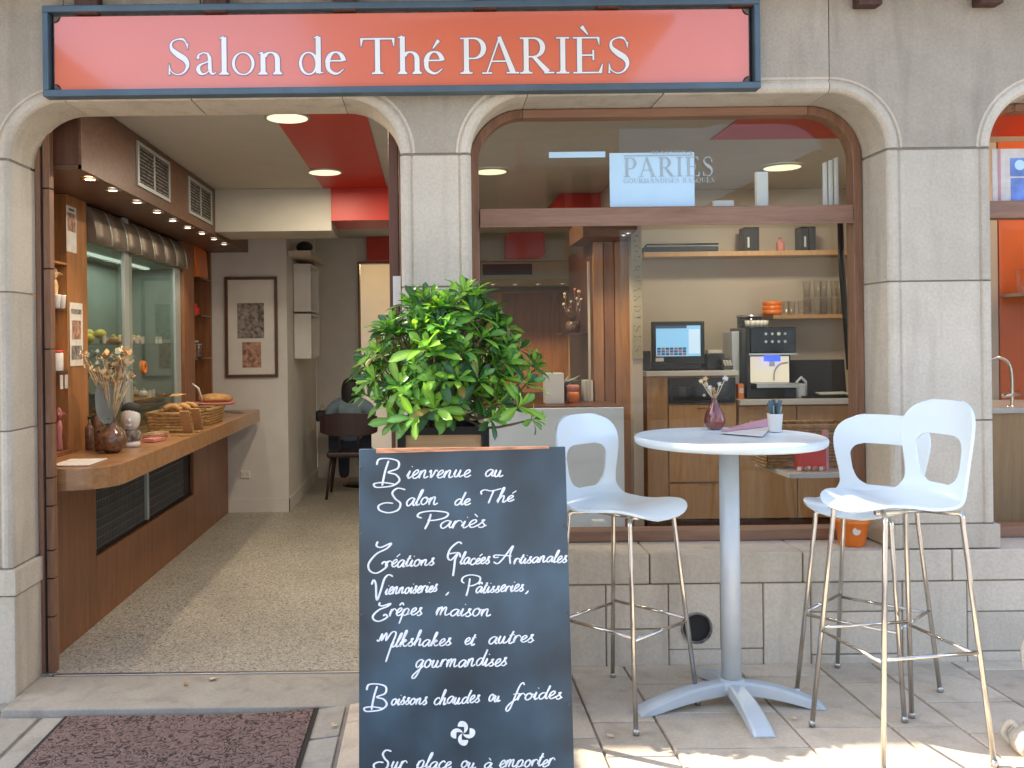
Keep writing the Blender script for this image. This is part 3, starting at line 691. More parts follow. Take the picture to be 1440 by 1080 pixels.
# ================================================================== ROOM SHELL
FZ = -.11
struct(MB().box(-2.7, 4.9, .276, 9.6, FZ-.05, FZ).build('floor', 'terrazzo'))
CZL = 2.79
struct(MB().box(-2.7, 4.9, .28, 9.6, CZL, CZL+.1).build('ceiling', 'ceiling'))
struct(MB().box(-2.7, -2.6, .27, 4.65, FZ, CZL-.001).build('wall_left', 'plaster'))
wf = struct(MB().box(-2.7, -1.385, 4.652, 6.9, FZ, CZL-.001).build('wall_projection', 'plaster'))
MB().box(-2.005, -1.375, 4.64, 4.651, FZ, FZ+.13).build('skirting', 'plaster', wf)
MB().box(-1.384, -1.374, 4.64, 6.9, FZ, FZ+.13).build('skirting', 'plaster', wf)
bw = struct(MB().box(-1.384, -.87, 6.90, 7.0, FZ, CZL-.001).build('wall_back', 'plaster'))
struct(MB().box(-.869, -.45, 6.90, 7.0, 2.50, CZL-.001).build('wall_lintel', 'plaster'))
struct(MB().box(-.449, .55, 6.90, 7.0, FZ, CZL-.001).build('wall_back', 'plaster'))
struct(MB().box(-1.5, 2.6, 9.3, 9.4, FZ, CZL-.001).build('wall_corridor', 'beigewall'))
struct(MB().box(.45, .549, 7.01, 8.2, FZ, CZL-.001).build('wall_return', 'olive'))
struct(MB().box(.55, 3.2, 8.2, 8.3, FZ, 2.44).build('wall_rear', 'olive'))
lowc = struct(MB().box(.45, 3.2, 6.60, 8.3, 2.46, CZL-.002).build('ceiling_low', 'olive'))
MB().box(.45, 3.2, 6.65, 6.75, 2.25, 2.458).build('ceiling_apron', 'olive', lowc)
MB().box(.56, 3.2, 6.76, 8.19, 2.25, 2.27).build('soffit', 'olive', lowc)
# beams
bm_ = struct(MB().prism([(-1.95,2.79),(-1.90,2.47),(-1.84,2.44),(-.80,2.44),(-.80,2.788),(-1.95,2.788)], lambda p, k: (p[0], 3.28 if k == 0 else 3.85, p[1])).build('ceiling_beam', 'ceiling'))
# the red band on the ceiling and its drops
rb = struct(MB().box(-.86, -.34, .30, 3.27, CZL-.007, CZL-.003).build('ceiling_stripe', 'redpaint'))
MB().box(-.798, -.30, 3.27, 3.85, 2.52, CZL-.004).build('red_beam', 'redpaint', rb)
MB().box(-.75, -.44, 6.78, 6.895, 2.50, 2.785).build('red_beam', 'redpaint', rb)
def chamf(x0, x1, z0, z1, c): return [(x0,z0),(x1-c,z0),(x1,z0+c),(x1,z1),(x0+c,z1),(x0,z1-c)]
a = at(778, 292, 3.7); b = at(857, 292, 3.7)
MB().prism(chamf(a.x, b.x+.35, 2.54, 2.785, .06), lambda p, k: (p[0], 3.7 if k == 0 else 4.1, p[1])).build('red_beam', 'redpaint', rb)
a = at(711, 363, 6.5); b = at(766, 325, 6.5)
MB().prism(chamf(a.x, b.x, a.z, min(b.z, 2.785), .05), lambda p, k: (p[0], 6.5 if k == 0 else 6.64, p[1])).build('red_beam', 'redpaint', rb)
MB().box(1.8, 4.6, .5, 1.6, CZL-.007, CZL-.003).build('red_panel', 'redpaint', rb)
# coffee corner walls
pt = struct(MB().box(1.49, 1.56, 2.5, 3.7, FZ, CZL-.001).build('wall_partition', 'beigewall'))
struct(MB().box(1.561, 3.64, 3.6, 3.7, FZ, CZL-.001).build('wall_coffee', 'beigewall'))
struct(MB().box(3.64, 3.75, 1.8, 3.7, FZ, CZL-.001).build('wall_divider', 'beigewall'))
ow = struct(MB().box(3.76, 4.9, 1.8, 1.9, FZ, CZL-.001).build('wall_orange', 'orangewall'))
struct(MB().box(4.8, 4.9, .28, 9.6, FZ, CZL-.001).build('wall_right', 'beigewall'))
struct(MB().box(-2.7, 4.9, 9.6, 9.7, FZ, CZL).build('wall_far', 'beigewall'))

# ================================================================== LIGHTS ON THE CEILING
def downlight(px, py, r, lab, power, z=CZL-.004):
    c = atz(px, py, z); t = thing('ceiling_light', lab, 'ceiling light', c, 'round recessed downlights in the ceiling')
    MB().lathe([(r+.018, 0),(r+.018,-.008),(r+.004,-.012)], c, 32, cap=False).build('trim_ring', 'alu', t)
    MB().lathe([(0,-.0115),(r+.002,-.0115)], c, 32, cap=False).build('diffuser', 'warmwhite', t)
    l = bpy.data.lights.new('lamp', 'AREA'); l.shape = 'DISK'; l.size = r*1.9; l.energy = power; l.color = (1, .86, .66)
    o = bpy.data.objects.new('lamp', l); C.objects.link(o); o.parent = t; o.location = (0,0,-.03)
    return t
PW = 4.6
downlight(404, 164, .112, 'round ceiling light nearest the doorway arch, half on the red stripe', PW)
downlight(457, 241, .115, 'round ceiling light over the middle of the left room', PW)
downlight(690, 240, .115, 'round ceiling light seen at the left edge of the shop window', PW)
downlight(1100, 234, .13, 'brightest ceiling light seen at the right of the transom pane', PW)
downlight(1007, 277, .13, 'ceiling light seen just above the transom bar', PW)
# ================================================================== LEFT COUNTER UNIT
XB, XG, XFS = -2.0, -2.12, -1.75
cu = thing('serving_counter', 'long wooden serving counter with a rounded end inside the doorway', 'counter', (-2.0, .6, FZ))
# base panel with grille opening
yo0, yo1, zo0, zo1 = 1.12, 3.35, .28, .74
MB().box(XB, XB+.03, .37, yo0, FZ, .775).build('base_panel', 'wood_red', cu, bevel=.003)
MB().box(XB, XB+.03, yo1, 4.64, FZ, .775).build('base_panel', 'wood_red', cu, bevel=.003)
MB().box(XB, XB+.03, yo0+.002, yo1-.002, FZ, zo0).build('base_panel', 'wood_red', cu, bevel=.003)
MB().box(XB-.06, XB-.004, yo0, yo1, zo0, .775).build('grille_back', 'blackmat', cu)
for (ya, yb) in ((1.16, 2.10), (2.20, 3.12)):
    mbg = MB(); k = ya
    while k < yb: mbg.box(XB-.002, XB+.004, k, k+.012, zo0+.03, .66); k += .026
    for z in [zo0+.03+.055*i for i in range(7)]: mbg.box(XB+.0045, XB+.008, ya, yb, z, z+.008)
    g_ = mbg.build('vent_grille', mat('dark_grille_metal', (.10,.10,.10), .5, metal=.3), cu); g_['kind'] = 'stuff'
    MB().box(XB-.003, XB+.012, ya-.02, yb+.01, .665, .685).build('grille_rail', 'alu', cu)
MB().box(XB-.001, XB+.02, 2.13, 2.17, zo0+.02, .76).build('grille_post', 'alu', cu)
# top with rounded corner
tp = [(-2.6,.40),(-1.90,.40)]+[(-1.90+.26*math.sin(R(a)), .66-.26*math.cos(R(a))) for a in range(0, 91, 9)]+[(-1.64,4.55),(-2.6,4.55)]
MB().prism(tp, lambda p, k: (p[0], p[1], .775 if k == 0 else .89)).build('countertop', 'wood_top', cu, bevel=.006)
# wall unit above
wu = thing('display_unit', 'wooden wall unit with glass display windows above the serving counter', 'display unit', (-2.3, .5, .9))
zc = .892
MB().box(-2.6, XG, .36, .78, zc, 2.405).build('side_panel', 'wood_mid', wu)
# near niche with shelves y .74-1.1
MB().box(-2.36, -2.34, .781, 1.12, zc, 2.405).build('niche_back', 'wood_mid', wu)
MB().box(-2.34, XG, .781, .80, zc, 2.405).build('niche_side', 'wood_mid', wu)
MB().box(-2.34, XG+.002, 1.10, 1.419, zc, 2.405).build('niche_panel', 'wood_mid', wu)
SH1 = [at(78, 437, .9).z, at(80, 590, .9).z, 1.98]
SH1 = [1.73, 1.37, 2.00]
for z in SH1: MB().box(-2.34, XG+.004, .801, 1.099, z-.012, z).build('shelf', 'clear' if z < 1.9 else 'wood_mid', wu)
MB().box(-2.34, XG+.02, .801, 1.099, zc, zc+.02).build('shelf', 'wood_red', wu)
# glass windows
yg0, yg1 = 1.42, 3.60; zg = 2.16
MB().box(-2.6, -2.58, yg0, yg1, zc, zg).build('case_back', 'case', wu)
MB().box(-2.579, XG-.01, yg0, yg0+.02, zc, zg).build('case_side', 'dark_glass', wu)
MB().box(-2.579, XG-.01, yg1-.02, yg1, zc, zg).build('case_side', 'case', wu)
MB().box(-2.6, XG-.01, yg0, yg1, zg, zg+.02).build('case_top', 'case', wu)
for z in (1.52, 1.10): MB().box(-2.57, XG-.05, yg0+.03, yg1-.03, z, z+.01).build('glass_shelf', 'clear', wu)
posts = [(2.08, 2.30), (3.30, 3.56)]
MB().box(XG-.004, XG+.002, yg0+.002, 2.07, zc, zg).build('sliding_pane', 'glass_green', wu)
MB().box(XG-.014, XG-.008, 2.08, 3.35, zc, zg).build('sliding_pane', 'glass_green', wu)
MB().box(XG-.006, XG+.018, 2.075, 2.17, zc, 2.40).build('aluminium_post', 'alu', wu, bevel=.003)
MB().box(XG-.012, XG+.006, 2.172, 2.27, zc, zg).build('aluminium_post', 'case', wu, bevel=.003)
MB().box(XG-.006, XG+.012, 3.36, 3.52, zc, zg).build('aluminium_post', 'alu', wu, bevel=.003)
M['hood'] = mat('dull_brown_steel', (.26,.22,.18), .55, metal=.7, var=.15)
mbx = []
for k in range(7):
    ya = yg0+.01+k*(3.57-yg0)/7; yb = ya+(3.57-yg0)/7-.004
    prof = [(XG-.03+.085*math.sin(R(a))*1, zg+.01+.235*(1-math.cos(R(a)))/1) for a in range(0, 91, 10)]
    prof = [(XG+.06-.09*(1-math.cos(R(90*i/8))), zg+.005+.235*math.sin(R(90*i/8))) for i in range(9)]
    MB().prism(prof+[(XG-.06, zg+.24),(XG-.06, zg+.005)], lambda p, kk: (p[0], ya if kk == 0 else yb-.03, p[1]), True).build('hood_section', M['hood'], wu)
    MB().prism([(p[0]+.002, p[1]) for p in prof]+[(XG-.06, zg+.24),(XG-.06, zg+.005)], lambda p, kk: (p[0], yb-.028 if kk == 0 else yb, p[1]), True).build('hood_rib', 'alu', wu)
MB().box(-2.6, XG+.02, 3.60, 3.95, zc, 2.405).build('column_panel', 'wood_red', wu, bevel=.003)
# far niche
MB().box(-2.60, -2.36, 3.95, 4.645, zc, 2.405).build('niche_back', 'wood_mid', wu)
MB().box(-2.36, XG+.01, 4.60, 4.648, zc, 2.405).build('niche_side', 'wood_red', wu)
SH2 = [at(290, 391, 4.25).z, at(290, 443, 4.25).z, at(290, 503, 4.25).z]
for z in SH2: MB().box(-2.36, XG+.02, 3.951, 4.599, z-.012, z).build('shelf', 'clear', wu)
# soffit with fascia
MB().box(-2.6, XFS-.002, .37, 4.6, 2.408, 2.43).build('soffit_panel', 'wood_dark_h', wu)
MB().box(XFS-.02, XFS, .37, 4.6, 2.405, CZL-.003).build('fascia_panel', 'wood_dark_h', wu, bevel=.002)
MB().box(-2.6, XFS-.021, .371, .40, 2.432, 2.78).build('fascia_end', 'wood_dark', wu)
MB().box(-2.6, XFS-.001, 4.602, 4.64, 2.405, 2.78).build('fascia_end', 'wood_dark_h', wu)
for i, (ya, yb) in enumerate(((1.24, 1.93), (2.42, 3.13))):
    t = thing('air_vent', ('larger near' if i == 0 else 'farther small')+' slatted air vent in the brown fascia above the counter', 'vent', (XFS, ya, 2.6), 'slatted vents in the fascia')
    z0, z1 = 2.475, 2.745
    MB().box(XFS, XFS+.004, ya+.02, yb-.02, z0+.02, z1-.02).build('vent_back', 'blackmat', t)
    for (a_, b_, c_, d_) in ((ya, yb, z0, z0+.022), (ya, yb, z1-.022, z1), (ya, ya+.03, z0+.0225, z1-.0225), (yb-.03, yb, z0+.0225, z1-.0225)):
        MB().box(XFS+.001, XFS+.012, a_, b_, c_, d_).build('vent_frame', 'alu', t)
    MB().box(XFS+.002, XFS+.010, (ya+yb)/2-.012, (ya+yb)/2+.012, z0+.023, z1-.023).build('vent_mullion', 'alu', t)
    for k in range(10):
        z = z0+.03+k*.0225
        for (a_, b_) in ((ya+.032, (ya+yb)/2-.013), ((ya+yb)/2+.013, yb-.032)):
            MB().box(XFS+.004, XFS+.010, a_, b_, z, z+.007).build('slat', 'print_grey', t)
SP = [(86, 228), (129, 249), (161, 267), (193, 284), (221, 298), (243, 310), (264, 320), (284, 328), (301, 336), (315, 343)]
for i, (px, py) in enumerate(SP):
    c = atz(px, py, 2.403); c.x = -1.93; c.y = max(.5, at(px, py, 0).y if False else c.y)
    u, v = ray(px, py); d = (2.403-CZ)/v; c = Vector((min(-1.80, max(-2.06, u*d)), max(.62, d-D0), 2.403))
    t = thing('spotlight', ['%s spotlight from the doorway under the brown fascia' % w for w in ('first','second','third','fourth','fifth','sixth','seventh','eighth','ninth','tenth')][i], 'spotlight', c, 'small halogen spots under the fascia')
    MB().lathe([(.048,.003),(.048,-.003),(.030,-.007),(.027,-.002)], c, 20, cap=False).build('spot_ring', 'steel', t)
    MB().lathe([(0,-.0035),(.026,-.0035)], c, 16, cap=False).build('spot_lens', 'spotglow', t)
    if i % 2 == 0:
        l = bpy.data.lights.new('lamp', 'SPOT'); l.energy = 4; l.spot_size = R(95); l.spot_blend = .6; l.shadow_soft_size = .03; l.color = (1, .78, .52)
        o = bpy.data.objects.new('lamp', l); C.objects.link(o); o.parent = t; o.location = (0, 0, -.02)
l = bpy.data.lights.new('case_tube', 'AREA'); l.shape = 'RECTANGLE'; l.size = .05; l.size_y = 1.8; l.energy = 1.8; l.color = (.92, 1, .90)
o = bpy.data.objects.new('case_tube', l); C.objects.link(o); o.parent = wu; o.location = Vector((-2.35, 2.5, 2.14))-wu.location
MB().box(-2.37, -2.33, 1.6, 3.4, 2.146, 2.158).build('case_light', emit_mat('case_tube_glow', (.85,1,.88), .2), wu)
# goods in the case
rg = random.Random(3)
for k in range(9):
    y = 1.62+k*.055+rg.uniform(-.02,.02); x = -2.22-rg.uniform(0,.2)
    c = (x, y, 1.53+.035+.03*(k%3==1)); mbq = MB().ball(c, .04, .055, .034, 10, 6)
    one(mbq, 'lemon_cake', 'lemon', ['first','second','third','fourth','fifth','sixth','seventh','eighth','ninth'][k]+' from the doorway of the yellow cakes on the upper glass shelf', 'cake', 'yellow cakes on the upper glass shelf', loc=c)
for k, (y, z) in enumerate([(2.33,1.53),(2.46,1.53),(2.60,1.53),(2.74,1.53),(1.9,1.53),(2.35,1.11),(2.42,1.11),(2.9,1.11),(3.0,1.11),(3.1,1.53),(3.2,1.53)]):
    one(MB().box(-2.20, -2.19, y, y+.05, z, z+.055), 'price_card', 'paper', ['first','second','third','fourth','leftmost','first lower','second lower','third lower','fourth lower','fifth','last'][k]+' white price card standing on the glass shelves of the display', 'price card', 'white price cards in the display', loc=(-2.2,y,z))
c = at(198, 505, 1.9); one(MB().lathe([(.055,0),(.05,.03),(.028,.036),(.026,.0)], (-2.16, 2.60, 1.35), 16, 'x', cap=False), 'ring_sticker', 'orange', 'round orange sticker on the right display pane', 'sticker')
for k in range(12):
    y = 2.36+.075*k+rg.uniform(-.01,.01); z = (1.531, 1.111)[k % 2]; m_ = ['bread','porcelain','rose','wood_light'][k % 4]
    t = thing('small_cake', ['golden','white','pink','tan'][k%4]+' small cake, '+['first','second','third','fourth','fifth','sixth'][k//2]+' from the doorway on the '+['upper','lower'][k%2]+' display shelf', 'cake', (-2.3, y, z), 'small cakes on the display shelves')
    MB().lathe([(.030,0),(.036,.012),(.034,.035),(.02,.048)], (-2.28-.06*(k%3), y, z), 14).build('cake_base', m_, t); MB().ball((-2.28-.06*(k%3), y, z+.052), .016,.016,.014, 8, 6).build('topping', 'rose' if k%2 else 'lemon', t)
c = (-2.33, 1.85, .9)
t = thing('espresso_grinder', 'dark coffee grinder shape inside the display behind the glass', 'grinder', c)
MB().box(-2.45, -2.25, 1.75, 1.95, .9, 1.2).build('body', 'black', t, bevel=.02); MB().lathe([(.05,1.2),(.09,1.38),(.09,1.40)], (-2.35,1.85,0), 16).build('hopper', 'dark_glass', t)
# items: wall notices
def card(px0, py0, px1, py1, x, lab, m='paper', blocks=()):
    # upright notice lying against the plane X = x
    def P(px, py):
        u, v = ray(px, py); d = x/u; return Vector((x, d-D0, CZ+v*d))
    a, b = P(px0, (py0+py1)/2), P(px1, (py0+py1)/2); zt = P(px0, py0).z; zb = P(px0, py1).z
    t = thing('notice', lab, 'notice', (x, a.y, zb)); MB().box(x, x+.002, a.y, b.y, zb, zt).build('sheet', m, t)
    for (f0, f1, g0, g1, mm) in blocks:
        MB().box(x+.0024, x+.003, a.y+(b.y-a.y)*f0, a.y+(b.y-a.y)*f1, zb+(zt-zb)*g0, zb+(zt-zb)*g1).build('printed_block', mm, t)
    return t
card(93, 288, 107, 353, XG+.0045, 'upper printed notice on the wooden panel beside the display', 'paper', [(.1,.9,.45,.85,'print'),(.1,.9,.1,.35,'paper'),(.2,.8,.9,.95,'print_grey')])
card(98, 425, 116, 515, XG+.0045, 'lower long printed notice on the wooden panel beside the display', 'paper', [(.15,.85,.42,.72,'print'),(.1,.9,.82,.9,'print_grey'),(.1,.9,.1,.32,'print_grey')])
def figurine(x, y, z, h, m, lab, cat='figurine'):
    t = thing('figurine', lab, cat, (x, y, z))
    MB().lathe([(.018,0),(.022,.01),(.014,h*.3),(.02,h*.5),(.012,h*.65)], (x,y,z), 14).build('body', m, t)
    MB().ball((x,y,z+h*.78), .018,.018,h*.14, 10, 8).build('head', m, t)
    for k in range(5):
        a = 1.26*k; MB().tube([(x,y,z+h*.62),(x+.03*math.cos(a),y+.03*math.sin(a),z+h*.8),(x+.045*math.cos(a),y+.045*math.sin(a),z+h*.75)], [.006,.007,.002], 6).build('petal', m, t)
    return t
def bottle(x, y, z, r, h, m, lab, cat='bottle', cap='black', group=None):
    t = thing('bottle', lab, cat, (x, y, z), group)
    MB().lathe([(r*.9,0),(r,.006),(r,h*.6),(r*.85,h*.68),(r*.35,h*.76),(r*.33,h*.92)], (x,y,z), 18).build('glass_body', m, t)
    MB().lathe([(r*.38,h*.92),(r*.38,h)], (x,y,z), 14).build('cap', cap, t); return t
def jar(x, y, z, r, h, m, lab, lid='alu', cat='jar', group=None):
    t = thing('jar', lab, cat, (x, y, z), group)
    MB().lathe([(r*.95,0),(r,.006),(r,h*.85),(r*.9,h*.9)], (x,y,z), 18).build('glass_body', m, t)
    MB().lathe([(r*.95,h*.88),(r*.95,h)], (x,y,z), 18).build('lid', lid, t); return t
figurine(-2.165, 1.04, SH1[0]+.001, .26, M['flower'], 'orange flower figurine on the upper niche shelf by the door')
for k in range(2): one(MB().lathe([(.012,0),(.018,.005),(.024,.075),(.025,.08)], (-2.135, .99+.075*k, SH1[0]+.001), 16, cap=True), 'glass_cup', 'porcelain', ['nearer','farther'][k]+' of two small white cups on the upper niche shelf', 'cup', 'small white cups in the niche', loc=(-2.17,.86+.09*k,SH1[0]))
jar(-2.16, 1.05, SH1[1]+.001, .034, .12, 'paper', 'white preserve jar with a red lid on the middle niche shelf', 'redbox')
figurine(-2.15, 1.04, zc+.021, .27, M['rose'], 'pink figurine with a white flower at the foot of the niche')
bottle(-2.26, .99, zc+.021, .03, .22, 'bronze', 'small brown bottle behind the pink figurine')
for k in range(2):
    one(MB().box(XG+.006, XG+.009, .97+.07*k, 1.01+.07*k, 1.27, 1.35), 'key_tag', 'porcelain', ['left','right'][k]+' of two small white tags hanging under the niche shelf', 'tag', 'white tags under the niche shelf', loc=(XG,.8+.12*k,1.12))
# far niche goods
t = thing('gift_bag', 'bright orange gift bag leaning on the top shelf of the far niche', 'bag', (-2.2, 4.2, SH2[0]))
MB().prism([(4.02,0),(4.40,0),(4.46,.26),(3.98,.30)], lambda p, k: (-2.18+(.10*k)-p[1]*.12, p[0], SH2[0]+.002+p[1])).build('bag_body', 'orange', t, bevel=.004)
MB().tube([(-2.16,4.1,SH2[0]+.29),(-2.15,4.2,SH2[0]+.37),(-2.16,4.3,SH2[0]+.28)], .004, 6).build('bag_handle', 'paper', t)
for k in range(4):
    y = 4.0+.13*k; hgt = .20-.03*k
    bottle(-2.20, y, SH2[1]+.001, .032, hgt, 'redbox', ['first','second','third','fourth'][k]+' red bottle along the middle shelf of the far niche', cap='orange', group='red bottles in the far niche')
for k in range(5):
    y = 3.99+.115*k
    jar(-2.20, y, SH2[2]+.001, .038, .13+.03*(k%2), ['bluecard','paper','print','clear','bronze'][k], ['blue','white','mottled red','clear glass','brown'][k]+' jar on the lower shelf of the far niche', group='jars in the far niche')
# on the counter: vase of dried flowers
ZC = .892
def oncounter(px, py):                       # counter-top point under a pixel
    return atz(px, py, ZC)
c = oncounter(158, 636)
t = thing('dried_flower_vase', 'round brown patterned vase of dried flowers on the serving counter', 'vase', c)
MB().lathe([(.04,0),(.075,.03),(.088,.075),(.07,.12),(.035,.15),(.030,.19),(.038,.20)], c, 28).build('vase_body', 'bronze', t)
rg = random.Random(11)
for k in range(60):
    a = rg.uniform(0, 6.28); sp = rg.uniform(.02, .17); h = rg.uniform(.33, .53)
    tip = c+Vector((math.cos(a)*sp, math.sin(a)*sp*.7, .05+h))
    m_ = rg.choice(['flower','flower_pale','flower_pale','greygreen'])
    MB().tube([c+Vector((0,0,.15)), c+Vector((math.cos(a)*sp*.4, math.sin(a)*sp*.3, .05+h*.6)), tip], .0025, 5).build('stem', 'flower_pale', t)
    mbq = MB()
    for q in range(7):
        a2 = rg.uniform(0,6.28); e = rg.uniform(-.6,.9); dr = Vector((math.cos(a2)*math.cos(e), math.sin(a2)*math.cos(e), math.sin(e)+.5)).normalized()
        s_ = dr.cross(Vector((0,0,1))).normalized()*.015; L_ = rg.uniform(.03,.06)
        mbq.add([tip, tip+dr*L_*.6+s_, tip+dr*L_, tip+dr*L_*.6-s_], [(0,1,2,3)])
    mbq.build('blossom', m_, t)
mbq = MB(); pl_ = catmull([c+Vector((-.015,-.04,.17)), c+Vector((-.03,-.05,.3)), c+Vector((-.02,-.055,.42)), c+Vector((-.03,-.06,.48))], 5)
ww = [.02,.035,.045,.05,.05,.048,.05,.05,.048,.045,.04,.035,.028,.02,.012,.004][:len(pl_)]
for i, p_ in enumerate(pl_): mbq.v += [tuple(p_+Vector((-ww[i],0,0))), tuple(p_+Vector((0,.012,0))), tuple(p_+Vector((ww[i],0,0)))]
for i in range(len(pl_)-1):
    for j in range(2): mbq.f.append((i*3+j, i*3+j+1, i*3+j+4, i*3+j+3)); mbq.sm.append(True)
mbq.build('wide_leaf', 'greygreen', t)
# porcelain head planter
c = oncounter(184, 628)
t = thing('porcelain_bust', 'white porcelain head ornament with a dark scarf beside the dried flowers', 'ornament', c)
MB().lathe([(.055,0),(.058,.02),(.05,.035)], c, 24).build('plinth', 'porcelain', t)
MB().lathe([(.05,.036),(.062,.05),(.062,.085),(.052,.10)], c, 24).build('scarf_band', 'print_grey', t)
hd = MB().ball(c+Vector((0,0,.175)), .058, .062, .085, 18, 14); hd.ball(c+Vector((.012,-.062,.165)), .010,.014,.016, 8, 6); hd.ball(c+Vector((.0,-.05,.135)), .022,.014,.008, 8, 6)
hd.build('head', 'porcelain', t); MB().ball(c+Vector((0,.012,.225)), .060,.062,.05, 16, 10).build('cap', 'blackmat', t)
# bottles behind the vase
for k, (px, py, h) in enumerate(((126, 632, .20), (134, 627, .26), (139, 634, .12))):
    c = oncounter(px, py); c.x = max(c.x, -2.08); bottle(c.x, c.y, ZC, .026, h, 'bronze', ['short brown bottle', 'tall dark bottle', 'little brown flask'][k]+' standing behind the dried flowers on the counter', group='bottles by the vase')
# baskets
def basket(x0, x1, y0, y1, z, h, lab, m='wicker', taper=.015):
    t = thing('wicker_basket', lab, 'basket', ((x0+x1)/2, (y0+y1)/2, z))
    nrow = max(4, int(h/.02))
    for k in range(nrow):
        f = k/(nrow-1); e = taper*f; mbq = MB()
        z_ = z+.008+f*(h-.016); pts = []
        X0, X1, Ya, Yb = x0-e, x1+e, y0-e, y1+e
        for (ax, ay, bx, by) in ((X0,Ya,X1,Ya),(X1,Ya,X1,Yb),(X1,Yb,X0,Yb),(X0,Yb,X0,Ya)):
            L_ = math.hypot(bx-ax, by-ay); m2 = max(3, int(L_/.03))
            nx_, ny_ = (by-ay)/L_, -(bx-ax)/L_
            for q in range(m2):
                w_ = .004*(1 if (q+k) % 2 else -1); pts.append((ax+(bx-ax)*q/m2+nx_*w_, ay+(by-ay)*q/m2+ny_*w_, z_))
        pts.append(pts[0]); mbq.tube(pts, .0095, 6, cap=False); mbq.build('wicker_strand', m, t)
    MB().box(x0, x1, y0, y1, z, z+.01).build('basket_base', m, t)
    pts = [(x0-taper,y0-taper,z+h),(x1+taper,y0-taper,z+h),(x1+taper,y1+taper,z+h),(x0-taper,y1+taper,z+h),(x0-taper,y0-taper,z+h)]
    MB().tube(pts, .013, 8).build('basket_rim', m, t); return t
c = oncounter(262, 606)
basket(-2.02, -1.74, 2.32, 2.72, ZC, .13, 'near rectangular wicker basket on the serving counter')
basket(-2.00, -1.72, 2.85, 3.30, ZC, .12, 'farther rectangular wicker basket on the serving counter')
t = thing('bread_board', 'round tray with a wrapped loaf on top of the far basket', 'tray', (-1.84, 3.6, ZC))
MB().lathe([(.17,.002),(.19,.02),(.18,.024)], (-1.86,3.62,ZC+.11), 28).build('tray', 'rose', t); MB().lathe([(.03,0),(.03,.11)], (-1.86,3.62,ZC), 12).build('stand', 'wood_mid', t)
MB().ball((-1.84,3.6,ZC+.165), .15,.10,.045, 16, 8).build('loaf', 'bread', t)
MB().tube([(-1.93,3.5,ZC+.15),(-1.95,3.45,ZC+.26),(-1.99,3.42,ZC+.30)], [.012,.01,.004], 8).build('ribbon', 'paper', t)
for k in range(5):
    y = 2.42+.07*k; cc = Vector((-1.88+.05*math.sin(k*2.1), y, ZC+.15))
    one(MB().tube(catmull([cc+Vector((-.06,0,0)), cc+Vector((-.02,.01,.02)), cc+Vector((.03,0,.02)), cc+Vector((.07,-.01,0))],4), [.008]+[.02]*11+[.008], 8), 'pastry', 'bread', ['first','second','third','fourth','fifth'][k]+' crusty pastry from the doorway in the near wicker basket', 'pastry', 'pastries in the near basket', loc=cc)
for k, (y, lean) in enumerate(((2.05, .3), (2.30, .28))):
    t = thing('sample_board', ['nearer','farther'][k]+' slim wooden sign leaning on the near basket', 'sign', (-1.70, y, ZC))
    MB().obox((-1.69+.01*k, y+.04, ZC+.085), (1,0,0), (0,1,.75), (0,-.75,1), .032, .004, .085).build('panel', 'wood_light', t)
    MB().box(-1.73, -1.65, y-.03, y+.12, ZC, ZC+.008).build('foot', 'wood_light', t)
for k in range(4):
    y = 1.70+.12*k; c = Vector((-1.80-.03*k, y, ZC+.012))
    one(MB().obox(c, (1,.2*k-.3,0), (.3,1,0), (0,0,1), .045, .065, .009+.002*k), 'snack_packet', ['rose','wood_red','print','wood_light'][k], ['pink','dark red','mottled','tan'][k]+' flat packet lying on the counter before the baskets', 'packet', 'flat packets on the counter', loc=c)
t = thing('leaf_decoration', 'dry orange autumn leaf fixed above the near basket', 'decoration', (-1.95, 2.55, ZC))
MB().tube([(-1.95,2.62,ZC),(-1.95,2.6,ZC+.24)], .004, 6).build('stick', 'wood_mid', t)
for k in range(6):
    a = k*1.05; cc = Vector((-1.95,2.6,ZC+.24)); d_ = Vector((math.cos(a),math.sin(a)*.5,.15)); s_ = Vector((-math.sin(a)*.3,math.cos(a)*.3,.1))*.08
    MB().add([cc, cc+d_*.06+s_, cc+d_*.13, cc+d_*.06-s_], [(0,1,2,3)]).build('leaf', 'bread', t)
one(MB().box(-1.98, -1.78, .50, .78, ZC+.0005, ZC+.004), 'menu_card', 'paper', 'white menu card lying flat on the rounded end of the counter', 'menu', loc=(-1.9,.6,ZC))
for k in range(3):
    c = Vector((-1.75-.05*k, 4.05+.08*k, ZC+.003)); one(MB().box(c.x-.06, c.x+.05, c.y, c.y+.07, ZC+.0005, ZC+.006+.002*k), 'leaflet', 'print_grey', ['nearest','middle','farthest'][k]+' of three dark leaflets lying at the far end of the counter', 'leaflet', 'leaflets at the far end of the counter', loc=c)
